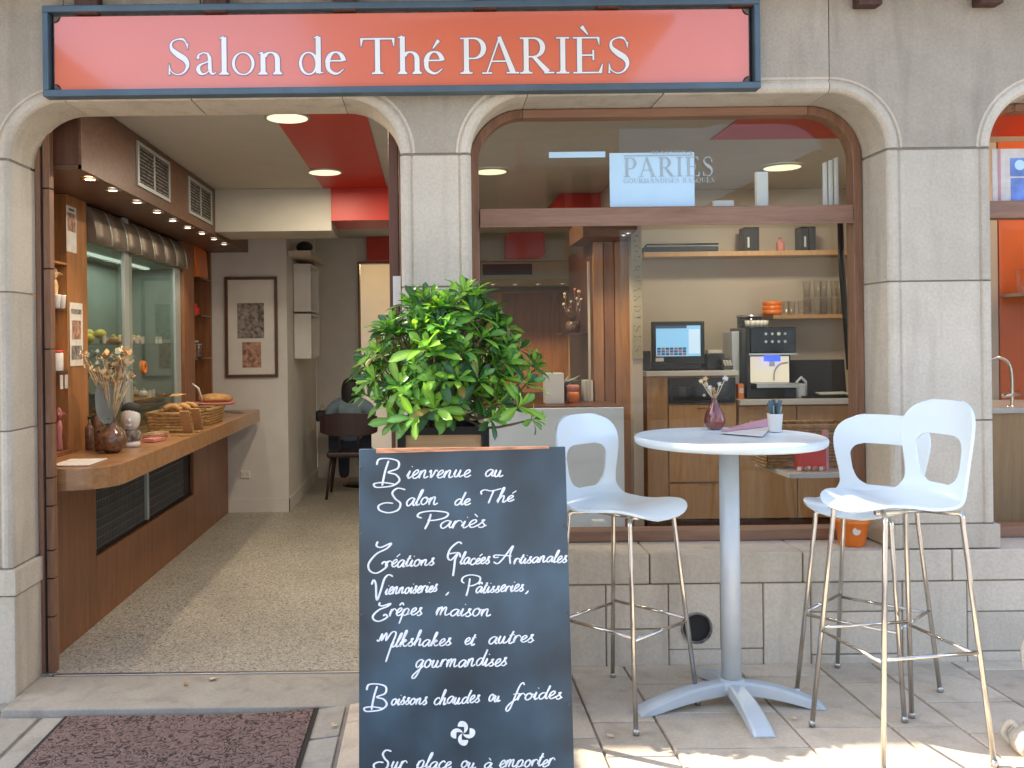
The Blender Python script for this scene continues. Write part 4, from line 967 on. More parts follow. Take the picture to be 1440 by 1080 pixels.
# ================================================================== BACK LEFT: picture, cube shelves, person
Yw = 4.65
a, b = at(318, 531, Yw), at(390, 389, Yw)
t = thing('framed_picture', 'brown framed picture with two old prints on the white wall', 'picture', (a.x, Yw, a.z))
fwd = .028
for (x0, x1, z0, z1) in ((a.x,b.x,a.z,a.z+fwd),(a.x,b.x,b.z-fwd,b.z),(a.x,a.x+fwd,a.z+fwd,b.z-fwd),(b.x-fwd,b.x,a.z+fwd,b.z-fwd)): MB().box(x0, x1, Yw-.03, Yw, z0, z1).build('frame_bar', 'wood_dark', t, bevel=.003)
MB().box(a.x+fwd, b.x-fwd, Yw-.012, Yw-.002, a.z+fwd, b.z-fwd).build('mount', 'porcelain', t)
for (x0, y0, x1, y1, m_) in ((334, 476, 371, 426, 'print_grey'), (341, 517, 367, 481, 'print')):
    p0, p1 = at(x0, y0, Yw-.014), at(x1, y1, Yw-.014); MB().box(p0.x, p1.x, Yw-.0145, Yw-.0125, p0.z, p1.z).build('print', m_, t)
p0 = at(345, 667, Yw)
t = thing('wall_socket', 'white double socket low on the white wall', 'socket', (p0.x, Yw, p0.z)); MB().box(p0.x-.045, p0.x+.045, Yw-.012, Yw, p0.z-.035, p0.z+.035).build('plate', 'porcelain', t, bevel=.003)
for k in (-1, 1): MB().lathe([(.014,-.013),(.014,-.010)], (p0.x+k*.022, Yw, p0.z), 14, 'y').build('outlet', 'grey_paint', t)
xr = -1.374
def onret(px, py):
    u, v = ray(px, py); d = xr/u; return Vector((xr, d-D0, CZ+v*d))
for k, (y0, y1) in enumerate(((373, 440), (443, 506))):
    p0, p1 = onret(411, y1), onret(440, y0); y_a, y_b = 5.05, 5.75
    zt = CZ+(486-y0)*(4.3+5.05)/1300; zb = CZ+(486-y1)*(4.3+5.05)/1300
    t = thing('cube_shelf', ['upper','lower'][k]+' white box shelf on the side wall behind the picture', 'shelf', (xr, y_a, zb), 'white box shelves on the side wall')
    for (a1, a2, z1, z2) in ((y_a,y_b,zb,zb+.02),(y_a,y_b,zt-.02,zt),(y_a,y_a+.02,zb+.02,zt-.02),(y_b-.02,y_b,zb+.02,zt-.02)): MB().box(xr, xr+.17, a1, a2, z1, z2).build('board', 'plaster', t)
t = thing('high_ledge', 'narrow beige ledge high on the side wall', 'ledge', (xr, 4.8, 2.42)); zl = CZ+(485-356)*9.2/1300
MB().box(xr, xr+.22, 4.70, 5.9, zl-.05, zl).build('ledge_board', 'beigewall', t)
t = thing('speaker', 'small round black speaker on the high ledge', 'speaker', (xr+.1, 5.0, zl)); MB().ball((xr+.12, 5.0, zl+.062), .085,.07,.062, 16, 10).build('body', 'black', t)
MB().lathe([(.05,0),(.055,.008)], (xr+.12,5.0,zl), 14).build('foot', 'black', t)
# chair
def cafe_chair(cx, cy, rz):
    t = thing('cafe_chair', 'dark wooden chair with a person sitting on it in the back of the tea room', 'chair', (cx, cy, FZ)); o = Vector((cx, cy, FZ))
    def L(x, y, z): return o+Vector((x*math.cos(rz)-y*math.sin(rz), x*math.sin(rz)+y*math.cos(rz), z))
    ax, ay = L(1,0,0)-o, L(0,1,0)-o
    MB().obox(L(0,0,.46), ax, ay, (0,0,1), .235, .22, .03).build('seat', 'chairwood', t, bevel=.02)
    pts = [(-.30,0),(-.2,-.03),(0,-.045),(.2,-.03),(.30,0)]
    mbq = MB(); vs = []
    for (x, y) in catmull([(p[0],p[1],0) for p in pts],4).__iter__() if False else [(q.x,q.y) for q in catmull([(p[0],p[1],0) for p in pts],4)]:
        for (dy, z) in ((-.0,.66),(.022,.66),(.022,.90),(-.0,.90)): vs.append(L(x, -.23+y+dy, z-.04*(abs(x)/.3)**4*(1 if z > .8 else -1)))
    n_ = len(vs)//4; fs = [(i*4+k, i*4+(k+1)%4, (i+1)*4+(k+1)%4, (i+1)*4+k) for i in range(n_-1) for k in range(4)]+[(0,1,2,3),((n_-1)*4+3,(n_-1)*4+2,(n_-1)*4+1,(n_-1)*4)]
    mbq.add(vs, fs, False).build('backrest', 'chairwood', t, bevel=.006)
    for s_ in (-1, 1):
        MB().tube([L(.10*s_,-.245,.72), L(.09*s_,-.20,.46)], .011, 8).build('back_strut', 'chairwood', t)
        for q in (-1, 1): MB().tube([L(.18*s_,.16*q,.44), L(.24*s_,.24*q,.0)], [.022,.013], 10).build('leg', 'chairwood', t)
    return t
pc = atz(483, 690, FZ); CHX, CHY = -.86, 5.55
cafe_chair(CHX, CHY, 0)
t = thing('cafe_table', 'small brown table on a black pedestal in front of the seated person', 'table', (-.80, 6.35, FZ))
MB().box(-1.15, -.30, 6.02, 6.62, .60, .635).build('tabletop', 'wood_mid', t, bevel=.005)
MB().lathe([(.035,0.02),(.035,.71)], (-.78,6.3,FZ), 16).build('column', 'black', t); MB().lathe([(.24,0),(.24,.012),(.04,.03)], (-.78,6.3,FZ), 28).build('foot', 'black', t)
t = thing('handbag', 'small black bag with tan trim on the floor by the seated person', 'bag', (-1.25, 5.9, .5))
MB().box(-1.30, -1.16, 6.10, 6.22, .636, .76).build('bag_body', 'black', t, bevel=.02)
MB().tube([(-1.27,6.16,.75),(-1.23,6.16,.82),(-1.19,6.16,.75)], .006, 6).build('handle', 'wood_light', t)
# person seated, seen from behind: one continuous skinned body
def skin_body(name, joints, bones, rad, mtl, parent, loc, sub=2):
    me = bpy.data.meshes.new(name); me.from_pydata([Vector(j)-Vector(loc) for j in joints], bones, []); me.materials.append(M[mtl])
    o = bpy.data.objects.new(name, me); C.objects.link(o); o.parent = parent
    sk = o.modifiers.new('skin', 'SKIN')
    for i, r_ in enumerate(rad):
        v = me.skin_vertices[0].data[i]; v.radius = r_ if isinstance(r_, tuple) else (r_, r_); v.use_root = (i == 0)
    sk.use_smooth_shade = True; s2 = o.modifiers.new('sub', 'SUBSURF'); s2.levels = sub; s2.render_levels = sub
    return o
P_ = Vector((CHX, CHY+.02, FZ+.49))
per = thing('person', 'person with long dark hair in a blue-grey shirt sitting with their back to the doorway', 'person', (CHX, CHY, FZ))
V = lambda x, y, z: P_+Vector((x, y, z))
J = [V(0,0,.07), V(0,.0,.20), V(0,.0,.36), V(0,.01,.47), V(0,.01,.55), V(.005,.015,.62), V(.005,.03,.70), V(.005,.025,.78),
     V(-.10,.005,.475), V(-.20,.01,.44), V(-.25,.06,.20), V(-.19,.30,.17), V(-.16,.38,.18),
     V(.10,.005,.475), V(.20,.01,.44), V(.25,.06,.20), V(.19,.30,.17), V(.16,.38,.18),
     V(-.10,.05,.05), V(-.12,.45,.05), V(-.12,.48,-.38), V(-.12,.60,-.46),
     V(.10,.05,.05), V(.12,.45,.05), V(.12,.48,-.38), V(.12,.60,-.46)]
B = [(0,1),(1,2),(2,3),(3,4),(4,5),(5,6),(6,7),(3,8),(8,9),(9,10),(10,11),(11,12),(3,13),(13,14),(14,15),(15,16),(16,17),(0,18),(18,19),(19,20),(20,21),(0,22),(22,23),(23,24),(24,25)]
RD = [(.16,.11),(.145,.10),(.15,.105),(.09,.08),(.05,.05),(.062,.075),(.078,.095),(.06,.075),.075,.06,.045,.034,.026,.075,.06,.045,.034,.026,.085,.065,.045,.03,.085,.065,.045,.03]
body = skin_body('body', J, B, RD, 'skin', per, (CHX, CHY, FZ))
for s_ in (-1, 1):                              # hands resting on the table edge
    for f, (dx, L_) in enumerate(((-.03,.065),(-.01,.08),(.01,.085),(.03,.07))):
        w = V(.16*s_+dx*.6, .40, .175)
        skin_body('finger', [w, w+Vector((dx*.3,L_*.5,.008)), w+Vector((dx*.4,L_,-.012))], [(0,1),(1,2)], [.010,.0085,.007], 'skin', body, (CHX, CHY, FZ), 1)
    w = V(.16*s_-.03*s_, .38, .175); skin_body('thumb', [w, w+Vector((-.025*s_,.03,0)), w+Vector((-.03*s_,.06,-.008))], [(0,1),(1,2)], [.011,.0095,.008], 'skin', body, (CHX, CHY, FZ), 1)
SJ = [J[i] for i in (0,1,2,3)]+[J[8],J[9],(J[9]+J[10])/2]+[J[13],J[14],(J[14]+J[15])/2]+[V(0,.01,.50)]
skin_body('shirt', SJ, [(0,1),(1,2),(2,3),(3,4),(4,5),(5,6),(3,7),(7,8),(8,9),(3,10)], [(.195,.14),(.165,.125),(.172,.13),(.11,.10),.095,.082,.075,.095,.082,.075,(.06,.055)], 'shirt', per, (CHX, CHY, FZ))
skin_body('trousers', [J[0]-Vector((0,0,.02))]+J[18:21]+J[22:25], [(0,1),(1,2),(2,3),(0,4),(4,5),(5,6)], [(.19,.13),.105,.08,.06,.105,.08,.06], 'jeans', per, (CHX, CHY, FZ))
skin_body('hair', [V(.005,-.005,.77), V(.005,-.02,.68), V(.0,-.035,.58), V(.0,-.05,.46), V(.0,-.055,.36)], [(0,1),(1,2),(2,3),(3,4)], [(.07,.075),(.108,.098),(.105,.075),(.09,.05),(.055,.03)], 'hair', per, (CHX, CHY, FZ))
for o in per.children:
    o.modifiers[0] if o.modifiers else None
# warm corridor frame
t = thing('corridor_doorframe', 'pale door frame around the warm lit corridor in the far corner', 'door frame', (-.66, 6.9, FZ))
for (x0, x1, z0, z1) in ((-.868,-.845,FZ,2.5),(-.474,-.451,FZ,2.5),(-.844,-.475,2.477,2.5)): MB().box(x0, x1, 6.87, 7.01, z0, z1).build('frame_post', 'wood_frame', t)
t = thing('corridor_lamp', 'warm lamp lighting the far corridor', 'lamp', (-.6, 8.2, 2.6)); MB().lathe([(.1,2.70),(.1,2.785)], (-.6,8.2,0), 20).build('shade', 'warmwhite', t)
l = bpy.data.lights.new('lamp', 'POINT'); l.energy = 6; l.color = (1, .72, .38); l.shadow_soft_size = .1; o = bpy.data.objects.new('lamp', l); C.objects.link(o); o.parent = t; o.location = (0,0,.0)
# ================================================================== MIDDLE: grey counter, rear door, dark panels
gc = thing('pastry_counter', 'low grey counter with a dark top seen behind the planter and left stool', 'counter', (.85, 2.6, FZ))
zc2 = CZ-(573-479)*6.4/1300; xR = (876-605)*6.4/1300
MB().box(.10, xR, 2.1, 2.13, .02, zc2).build('front_panel', 'greycounter', gc, bevel=.003)
MB().box(.10, xR, 2.131, 3.9, .02, zc2-.02).build('counter_body', 'greycounter', gc)
MB().box(.12, xR-.01, 2.12, 3.9, zc2+.0005, zc2+.012).build('counter_top', M['wood_dark'], gc, bevel=.003)
MB().box(1.08, 1.16, 1.9, 1.98, FZ, .3).build('support_post', 'greycounter', gc)
pA = at(770, 571, 2.6); zt = zc2+.013
def onc(px, py): return atz(px, py, zt)
def wbox(name, px0, px1, pyt, y, m, lab, cat, z=zt, dep=.15, **k):
    a_, b_ = at(px0, pyt, y), at(px1, pyt, y); t_ = MB().box(a_.x, b_.x, y, y+dep, z, a_.z); return one(t_, name, m, lab, cat, loc=((a_.x+b_.x)/2, y, z), **k)
wbox('paper_box', 767, 793, 525, 2.35, 'porcelain', 'white card box standing on the grey counter', 'box', bevel=.003)
wbox('card_box', 822, 834, 535, 2.6, 'porcelain', 'small white box at the back of the grey counter', 'box', bevel=.003)
c = at(806, 560, 2.45); c.z = zt
t = thing('candle_pot', 'small pink and orange candle pot on the grey counter', 'candle', c)
MB().lathe([(.04,0),(.045,.06),(.042,.08)], c, 20).build('pot', 'orange', t); MB().lathe([(.042,.081),(.046,.12),(.04,.13)], c, 20).build('glass_ring', 'rose', t)
c = c+Vector((-.03,.25,0)); t = thing('planter_bowl', 'dark plant bowl behind the candle pot on the grey counter', 'bowl', c)
MB().lathe([(.06,0),(.10,.10),(.11,.12),(.09,.115)], c, 20).build('bowl', 'black', t)
for k in range(12):
    a = k*.55; MB().tube([c+Vector((0,0,.1)), c+Vector((.05*math.cos(a),.05*math.sin(a),.15)), c+Vector((.12*math.cos(a),.12*math.sin(a),.15+.02*(k%3)))], [.006,.01,.002], 5).build('leaf', 'greygreen', t)
# rear door
Yr = 8.2
a, b = at(705, 413, Yr), at(797, 413, Yr)
t = thing('rear_door', 'large dark wooden door at the back behind the grey counter', 'door', (1.3, Yr, FZ))
MB().box(a.x, b.x, Yr-.03, Yr-.001, FZ, a.z).build('door_leaf', 'wood_red', t)
for (x0, x1, z0, z1) in ((a.x-.13,a.x-.003,FZ,a.z),(b.x+.003,b.x+.07,FZ,a.z)): MB().box(x0, x1, Yr-.06, Yr-.001, z0, z1).build('frame_post', 'wood_light', t)
MB().box(a.x-.13, b.x+.07, Yr-.06, Yr-.001, a.z+.003, a.z+.03).build('frame_head', 'wood_light', t)
for i, px in enumerate((693, 725, 757, 791)):
    u, v = ray(px, 411); d = (2.248-CZ)/v; c = Vector((u*11.9, 7.6, 2.248))
    t = thing('spotlight', ['first','second','third','fourth'][i]+' from the left of four tiny spots above the rear door', 'spotlight', c, 'tiny spots above the rear door')
    MB().lathe([(.035,.0),(.035,-.012),(.02,-.016)], c, 14, cap=False).build('spot_ring', 'steel', t); MB().lathe([(0,-.013),(.02,-.013)], c, 12, cap=False).build('spot_lens', 'spotglow', t)
    l = bpy.data.lights.new('lamp', 'SPOT'); l.energy = 14; l.spot_size = R(90); l.spot_blend = .7; l.color = (1,.75,.45); l.shadow_soft_size = .03
    o = bpy.data.objects.new('lamp', l); C.objects.link(o); o.parent = t; o.location = (0,0,-.03)
a, b = at(679, 387, 6.64), at(748, 371, 6.64)
t = thing('air_conditioner', 'black slotted air conditioning outlet above the rear door', 'air conditioner', (a.x, 6.64, a.z))
MB().box(a.x-.02, b.x+.02, 6.63, 6.649, a.z-.02, b.z+.02).build('surround', 'olive', t); MB().box(a.x, b.x, 6.624, 6.632, a.z, b.z).build('opening', 'blackmat', t)
for k in range(3): MB().box(a.x+.01, b.x-.01, 6.612, 6.622, a.z+.02+.035*k, a.z+.026+.035*k).build('slat', 'black', t)
# tall wooden cabinet wall
tw = thing('tall_cabinet', 'tall brown wooden cabinet wall between the rear door and the coffee corner', 'cabinet', (1.35, 2.6, FZ))
for (p0, p1) in ((835, 849), (850, 864), (865, 887)):
    x0 = (p0-605)*6.9/1300; x1 = (p1-605)*6.9/1300
    MB().box(x0+.002, x1+.002, 2.60, 2.64, FZ, 2.25).build('panel', 'wood_mid' if p0 != 850 else 'wood_red', tw, bevel=.003)
MB().box(1.222, 1.25, 2.641, 3.8, FZ, 2.25).build('side_panel', 'wood_dark', tw); MB().box(1.251, 1.488, 2.641, 3.8, FZ, 2.245).build('carcass', 'wood_dark', tw)
MB().prism(chamf(1.10, 1.488, 2.252, 2.43, .05), lambda p, k: (p[0], 2.3 if k == 0 else 2.95, p[1])).build('canopy', 'wood_dark_h', tw)
for i, (px, py) in enumerate(((851, 349), (857, 344), (877, 330), (883, 327))):
    u, v = ray(px, py); d = (2.25-CZ)/v; c = Vector((min(1.46,u*d), d-D0, 2.25))
    t = thing('spotlight', ['far left','far right','near left','near right'][i]+' tiny spot under the canopy of the tall cabinet', 'spotlight', c, 'tiny spots under the cabinet canopy')
    MB().lathe([(.022,.0),(.022,-.006),(.014,-.008)], c, 14, cap=False).build('spot_ring', 'steel', t); MB().lathe([(0,-.006),(.013,-.006)], c, 12, cap=False).build('spot_lens', 'spotglow', t)
    if i in (0, 2):
        l = bpy.data.lights.new('lamp', 'SPOT'); l.energy = 6; l.spot_size = R(110); l.spot_blend = .7; l.color = (1,.75,.45); l.shadow_soft_size = .03
        o = bpy.data.objects.new('lamp', l); C.objects.link(o); o.parent = t; o.location = (0,0,-.02)
zsh = at(816, 468, 3.0).z
t = thing('side_shelf', 'small dark shelf on the side of the tall cabinet', 'shelf', (1.1, 3.0, zsh)); MB().box(1.02, 1.221, 2.85, 3.2, zsh-.015, zsh).build('shelf_board', 'wood_dark', t)
c = Vector((1.13, 3.0, zsh+.001)); t = thing('dried_branches', 'pot of dried branches with pale buds on the small dark shelf', 'plant', c)
MB().lathe([(.05,0),(.06,.05),(.055,.09)], c, 16).build('pot', 'bronze', t)
for k in range(14):
    a = rg.uniform(0,6.28); h = rg.uniform(.16,.34); tip = c+Vector((.07*math.cos(a),.08*math.sin(a),h)); MB().tube([c+Vector((0,0,.08)), c+Vector((.05*math.cos(a),.03*math.sin(a),h*.6)), tip], .004, 5).build('branch', 'bronze', t)
    MB().ball(tip, .013,.013,.013, 8, 6).build('bud', 'flower_pale' if k%3 else 'rose', t)
one(MB().box(1.172, 1.188, 2.55, 2.565, zt, 2.1), 'pale_pole', 'beigewall', 'thin pale pole in front of the dark side of the tall cabinet', 'pole', loc=(1.18,2.56,zt))
# vertical lettered board on the partition end
a, b = at(889, 505, 2.49), at(902, 325, 2.49)
t = thing('lettered_board', 'narrow upright board with engraved capital letters on the end of the partition', 'sign', (a.x, 2.49, a.z))
MB().box(a.x, b.x, 2.485, 2.499, a.z, b.z).build('board', 'olive', t, bevel=.002)
txt = 'GOURMANDISES'; zz_ = b.z-.03; step = (b.z-a.z-.06)/len(txt); hh = (b.x-a.x)*.62
for ch in txt:
    mbq = MB(); w_ = GL[ch][0]; kk = step*.72/max(w_, .6)
    glyph(ch, lambda q, lv: (a.x+(b.x-a.x)*.2+q.y*hh, 2.4845-.0001*lv-.0005, zz_-q.x*kk), mbq); mbq.build('letter', 'print_grey', t, recalc=False); zz_ -= step
# ================================================================== COFFEE CORNER
Yc = 3.0; dC = Yc+D0
cc = thing('coffee_cabinet', 'light oak cabinets of the coffee corner behind the shop window', 'cabinet', (2.4, Yc, FZ))
def cx(px): return (px-605+1)*dC/1300
def cz(py): return CZ+(477-py)*dC/1300
MB().box(cx(908), cx(937)-.003, Yc, 3.59, FZ+.2, cz(528)).build('side_panel', 'wood_light', cc)
MB().box(cx(937), cx(1034), Yc+.02, 3.59, FZ+.2, cz(528)).build('carcass', 'wood_light', cc)
MB().box(cx(906), cx(1036), Yc-.03, 3.595, cz(528)+.001, cz(521)).build('worktop', 'white_top', cc, bevel=.004)
for (y0, y1) in ((569, 632), (634, 677), (680, 729)):
    MB().box(cx(938), cx(1033), Yc-.004, Yc+.018, cz(y1), cz(y0)).build('drawer_front', 'wood_light', cc, bevel=.003)
for (px, py) in ((990, 573), (990, 680), (1060, 573)):
    MB().tube([(cx(px)-.06,Yc-.005,cz(py)),(cx(px)-.055,Yc-.03,cz(py)),(cx(px)+.055,Yc-.03,cz(py)),(cx(px)+.06,Yc-.005,cz(py))], .005, 8).build('drawer_handle', 'wood_mid', cc)
MB().box(cx(908), 3.63, Yc+.03, 3.59, FZ, cz(732)).build('plinth', 'wood_dark', cc)
MB().box(cx(1036), 3.63, Yc+.02, 3.59, FZ+.2, cz(570)).build('carcass', 'wood_light', cc)
for (p0, p1) in ((1037, 1118), (1119, 1200), (1201, 1272)):
    MB().box(cx(p0), cx(p1)-.003, Yc-.002, Yc+.018, cz(729), cz(572)).build('door_panel', 'wood_light', cc, bevel=.003)
MB().box(cx(1036)+.003, 3.63, Yc-.03, 3.595, cz(570)+.001, cz(562)).build('worktop', 'white_top', cc, bevel=.004)
# cash drawer
t = thing('cash_drawer', 'black cash drawer with a round lock under the till worktop', 'cash drawer', (cx(985), Yc, cz(565)))
MB().box(cx(939), cx(1032), Yc-.012, Yc+.019, cz(566), cz(531)).build('case', 'black', t, bevel=.004); MB().box(cx(944), cx(1027), Yc-.020, Yc-.013, cz(562), cz(541)).build('drawer_front', 'dark_glass', t, bevel=.003)
MB().lathe([(.012,-.026),(.012,-.020)], (cx(987),Yc,cz(555)), 12, 'y').build('lock', 'steel', t)
# till
Yt = Yc+.1; zW = cz(521)+.002
def tx(px, y=Yt): return (px-605+1)*(y+D0)/1300
def tz(py, y=Yt): return CZ+(477-py)*(y+D0)/1300
t = thing('till', 'black touch-screen till with a lit blue screen on the high worktop', 'till', (tx(953), Yt, zW))
MB().box(tx(919), tx(989), Yt+.06, Yt+.28, zW, zW+.07).build('base', 'black', t, bevel=.01)
MB().box(tx(940), tx(968), Yt+.10, Yt+.18, zW+.07, tz(495)).build('neck', 'black', t)
MB().box(tx(916), tx(990), Yt, Yt+.04, tz(511), tz(451)).build('monitor_case', 'black', t, bevel=.006)
sx0, sx1, sz0, sz1 = tx(921.5), tx(984), tz(500), tz(457)
MB().box(sx0, sx1, Yt-.002, Yt-.0005, sz0, sz1).build('screen', 'screen', t)
MB().box(sx0, sx1-.11, Yt-.0035, Yt-.0025, sz1-.022, sz1).build('screen_toolbar', 'screen_dark', t)
for r_ in range(3):
    for k in range(7): MB().box(sx0+.008+k*.034, sx0+.036+k*.034, Yt-.0035, Yt-.0025, sz0+.008+r_*.022, sz0+.026+r_*.022).build('screen_key', 'screen_dark' if (k+r_)%3 else 'rose', t)
MB().box(sx1-.095, sx1-.006, Yt-.0035, Yt-.0025, sz0+.02, sz1-.03).build('screen_list', emit_mat('pale_screen', (.42,.55,.70), .22), t)
MB().box(sx0-.005, sx0+.06, Yt-.003, Yt-.0008, tz(507), tz(502)).build('sticker', 'paper', t)
t = thing('receipt_printer', 'low black receipt printer on the worktop right of the till', 'printer', (tx(1005), Yt, zW)); MB().box(tx(993), tx(1020), Yt+.02, Yt+.2, zW, tz(497)).build('body', 'black', t, bevel=.012)
MB().box(tx(996), tx(1016), Yt+.03, Yt+.1, tz(497)+.001, tz(492)).build('paper_roll', 'paper', t, bevel=.003)
t = thing('card_terminal', 'small black card terminal leaning before the printer', 'card terminal', (tx(1014), Yt-.05, zW)); MB().obox((tx(1018), Yt-.04, zW+.05), (1,0,0), (0,.8,.6), (0,-.6,.8), .04, .06, .012).build('body', 'black', t, bevel=.005)
for r_ in range(3):
    for k in range(3): MB().obox((tx(1018)-.022+.022*k, Yt-.075+.016*r_, zW+.035+.014*r_), (1,0,0), (0,.8,.6), (0,-.6,.8), .007, .005, .016).build('key', 'porcelain', t)
one(MB().box(tx(906), tx(914), Yt, Yt+.1, zW, tz(492)), 'black_handset', 'black', 'small black handset box standing left of the till', 'handset', bevel=.005, loc=(tx(910),Yt,zW))
# coffee machine
zL = cz(562)+.002; Ym = Yc+.05
def mx_(px): return (px-605+1)*(Ym+D0)/1300
def mz_(py): return CZ+(477-py)*(Ym+D0)/1300
t = thing('coffee_machine', 'steel and black automatic coffee machine with a lit front', 'coffee machine', (mx_(1085), Ym, zL))
MB().box(mx_(1048), mx_(1054), Ym+.0, Ym+.40, zL, mz_(461)).build('side_case', 'black', t, bevel=.006)
MB().box(mx_(1054)+.002, mx_(1119), Ym+.12, Ym+.40, zL, mz_(461)).build('case', 'black', t, bevel=.008)
MB().box(mx_(1055), mx_(1119), Ym, Ym+.118, mz_(497), mz_(461)).build('control_panel', 'dark_glass', t, bevel=.006)
MB().box(mx_(1052), mx_(1120), Ym-.004, Ym+.117, mz_(500), mz_(497)-.002).build('trim_strip', 'steel', t)
for k in range(8):
    x = mx_(1074+9*(k%4)+2); z = mz_(470 if k < 4 else 481); MB().lathe([(.011,-.004),(.011,-.0005)], (x, Ym, z), 12, 'y').build('button', 'steel', t)
MB().lathe([(.014,-.006),(.014,-.0005)], (mx_(1094),Ym,mz_(470)), 14, 'y').build('dial', 'porcelain', t)
MB().box(mx_(1078), mx_(1096), Ym-.01, Ym+.09, mz_(509), mz_(500)-.003).build('spout', 'blue_led', t, bevel=.004)
MB().box(mx_(1055), mx_(1115), Ym+.10, Ym+.118, mz_(539), mz_(502)).build('splash_back', 'machine_glow', t)
MB().box(mx_(1084), mx_(1090), Ym+.03, Ym+.06, mz_(516), mz_(509)-.002).build('nozzle', 'steel', t)
MB().tube(catmull([(mx_(1092),Ym+.08,mz_(536)),(mx_(1093),Ym+.08,mz_(524)),(mx_(1100),Ym+.08,mz_(514)),(mx_(1112),Ym+.08,mz_(511))],5), .006, 8).build('milk_tube', 'steel', t)
MB().box(mx_(1060), mx_(1119), Ym-.04, Ym+.099, mz_(546), mz_(539)-.002).build('drip_tray', 'steel', t, bevel=.003)
MB().box(mx_(1054)+.002, mx_(1119), Ym+.02, Ym+.118, zL, mz_(547)).build('base', 'black', t, bevel=.004)
one(MB().box(mx_(1035), mx_(1046), Ym+.12, Ym+.36, zL, mz_(466)), 'milk_fridge', 'grey_paint', 'tall grey milk cooler left of the coffee machine', 'cooler', bevel=.006, loc=(mx_(1040),Ym+.2,zL))
t = thing('bean_hopper', 'round bean hopper with steel lid on top of the coffee machine', 'hopper', (mx_(1066), Ym+.2, mz_(461)))
MB().lathe([(.10,0),(.10,.085)], (mx_(1067),Ym+.22,mz_(461)+.002), 24).build('hopper_body', 'dark_glass', t); MB().lathe([(.105,.087),(.105,.10),(.03,.105)], (mx_(1067),Ym+.22,mz_(461)+.002), 24).build('lid', 'steel', t)
for k in range(6):
    a = -2.5+k*.42; MB().lathe([(.022,0),(.026,.055)], (mx_(1068)+.085*math.cos(a)+.02, Ym+.22+.085*math.sin(a)-.03, mz_(461)+.004), 12).build('stacked_cup', 'porcelain', t)
bottle(mx_(1081), Ym+.2, mz_(461)+.003, .03, .09, 'black', 'short black flask on the coffee machine')
t = thing('napkin_box', 'small red and white box at the foot of the coffee machine', 'box', (mx_(1040), Ym, zL)); MB().box(mx_(1037), mx_(1045), Ym+.01, Ym+.08, zL, mz_(540)).build('body', 'orange', t, bevel=.003); MB().box(mx_(1038), mx_(1044), Ym+.005, Ym+.009, mz_(553), mz_(546)).build('label_patch', 'paper', t)
t = thing('water_filter', 'grey rounded water filter right of the coffee machine', 'filter', (mx_(1128), Ym, zL)); MB().tube([(mx_(1122),Ym+.04,zL),(mx_(1122),Ym+.04,mz_(538)),(mx_(1128),Ym+.04,mz_(532)),(mx_(1134),Ym+.04,mz_(538)),(mx_(1134),Ym+.04,zL)], .012, 8).build('handle', 'grey_paint', t)
MB().box(mx_(1123), mx_(1133), Ym+.02, Ym+.10, zL, mz_(541)).build('body', 'grey_paint', t, bevel=.01)
t = thing('laptop', 'open black laptop turned away at the right of the worktop', 'laptop', (mx_(1165), Ym, zL)); MB().obox(((mx_(1124)+mx_(1203))/2, Ym+.2, (zL+mz_(508))/2), (1,0,0), (0,1,-.12), (0,.12,1), (mx_(1203)-mx_(1124))/2, .008, (mz_(508)-zL)/2).build('screen_lid', 'blackmat', t, bevel=.006)
MB().box(mx_(1126), mx_(1203), Ym-.02, Ym+.17, zL, zL+.018).build('keyboard_base', 'dark_glass', t, bevel=.004)
one(MB().obox((mx_(1172), Ym+.05, zL+.035), (1,.1,.0), (0,1,.1), (0,-.1,1), .12, .05, .003), 'paper_sheet', 'porcelain', 'loose pale sheet of paper on the laptop', 'paper', loc=(mx_(1172),Ym,zL))
# long top shelf and things on it
Ysh = 3.35
def sxp(px): return (px-605+1)*(Ysh+D0)/1300
def szp(py): return CZ+(476-py)*(Ysh+D0)/1300
t = thing('wall_shelf', 'long wooden wall shelf just under the window transom', 'shelf', (2.6, Ysh, szp(355))); MB().box(sxp(906), sxp(1210), Ysh, 3.598, szp(359), szp(352)).build('shelf_board', 'wood_light', t, bevel=.003)
zs = szp(352)+.001
wt = thing('black_tray', 'long black tray lying on the left of the top shelf', 'tray', (sxp(960), Ysh, zs)); MB().box(sxp(907), sxp(1013), Ysh+.03, Ysh+.2, zs, szp(344)).build('tray_body', 'black', wt, bevel=.01); MB().tube([(sxp(909),Ysh+.04,szp(344)),(sxp(912),Ysh+.04,szp(341)),(sxp(1013),Ysh+.04,szp(341))], .008, 8).build('rim', 'black', wt)
for k, (p0, p1) in enumerate(((1049, 1071), (1129, 1151))):
    t = thing('black_tin', ['black tin on the middle of the top shelf','black twin tin at the right of the top shelf'][k], 'tin', (sxp(p0), Ysh, zs), 'black tins on the top shelf')
    if k == 0: MB().box(sxp(p0), sxp(p1), Ysh+.04, Ysh+.16, zs, szp(318)).build('tin_body', 'black', t, bevel=.004)
    else:
        MB().box(sxp(p0), sxp(1140), Ysh+.04, Ysh+.16, zs, szp(318)).build('tin_body', 'black', t, bevel=.004); MB().box(sxp(1142), sxp(p1), Ysh+.04, Ysh+.16, zs, szp(318)).build('tin_body', 'black', t, bevel=.004)
    MB().box(sxp(p0)+.03, sxp(p0)+.045, Ysh+.035, Ysh+.039, zs+.03, szp(332)).build('label_patch', 'grey_paint', t)
bottle(sxp(1103), Ysh+.08, zs, .034, .115, 'rose', 'little reddish brown bottle on the top shelf', cap='wood_mid')
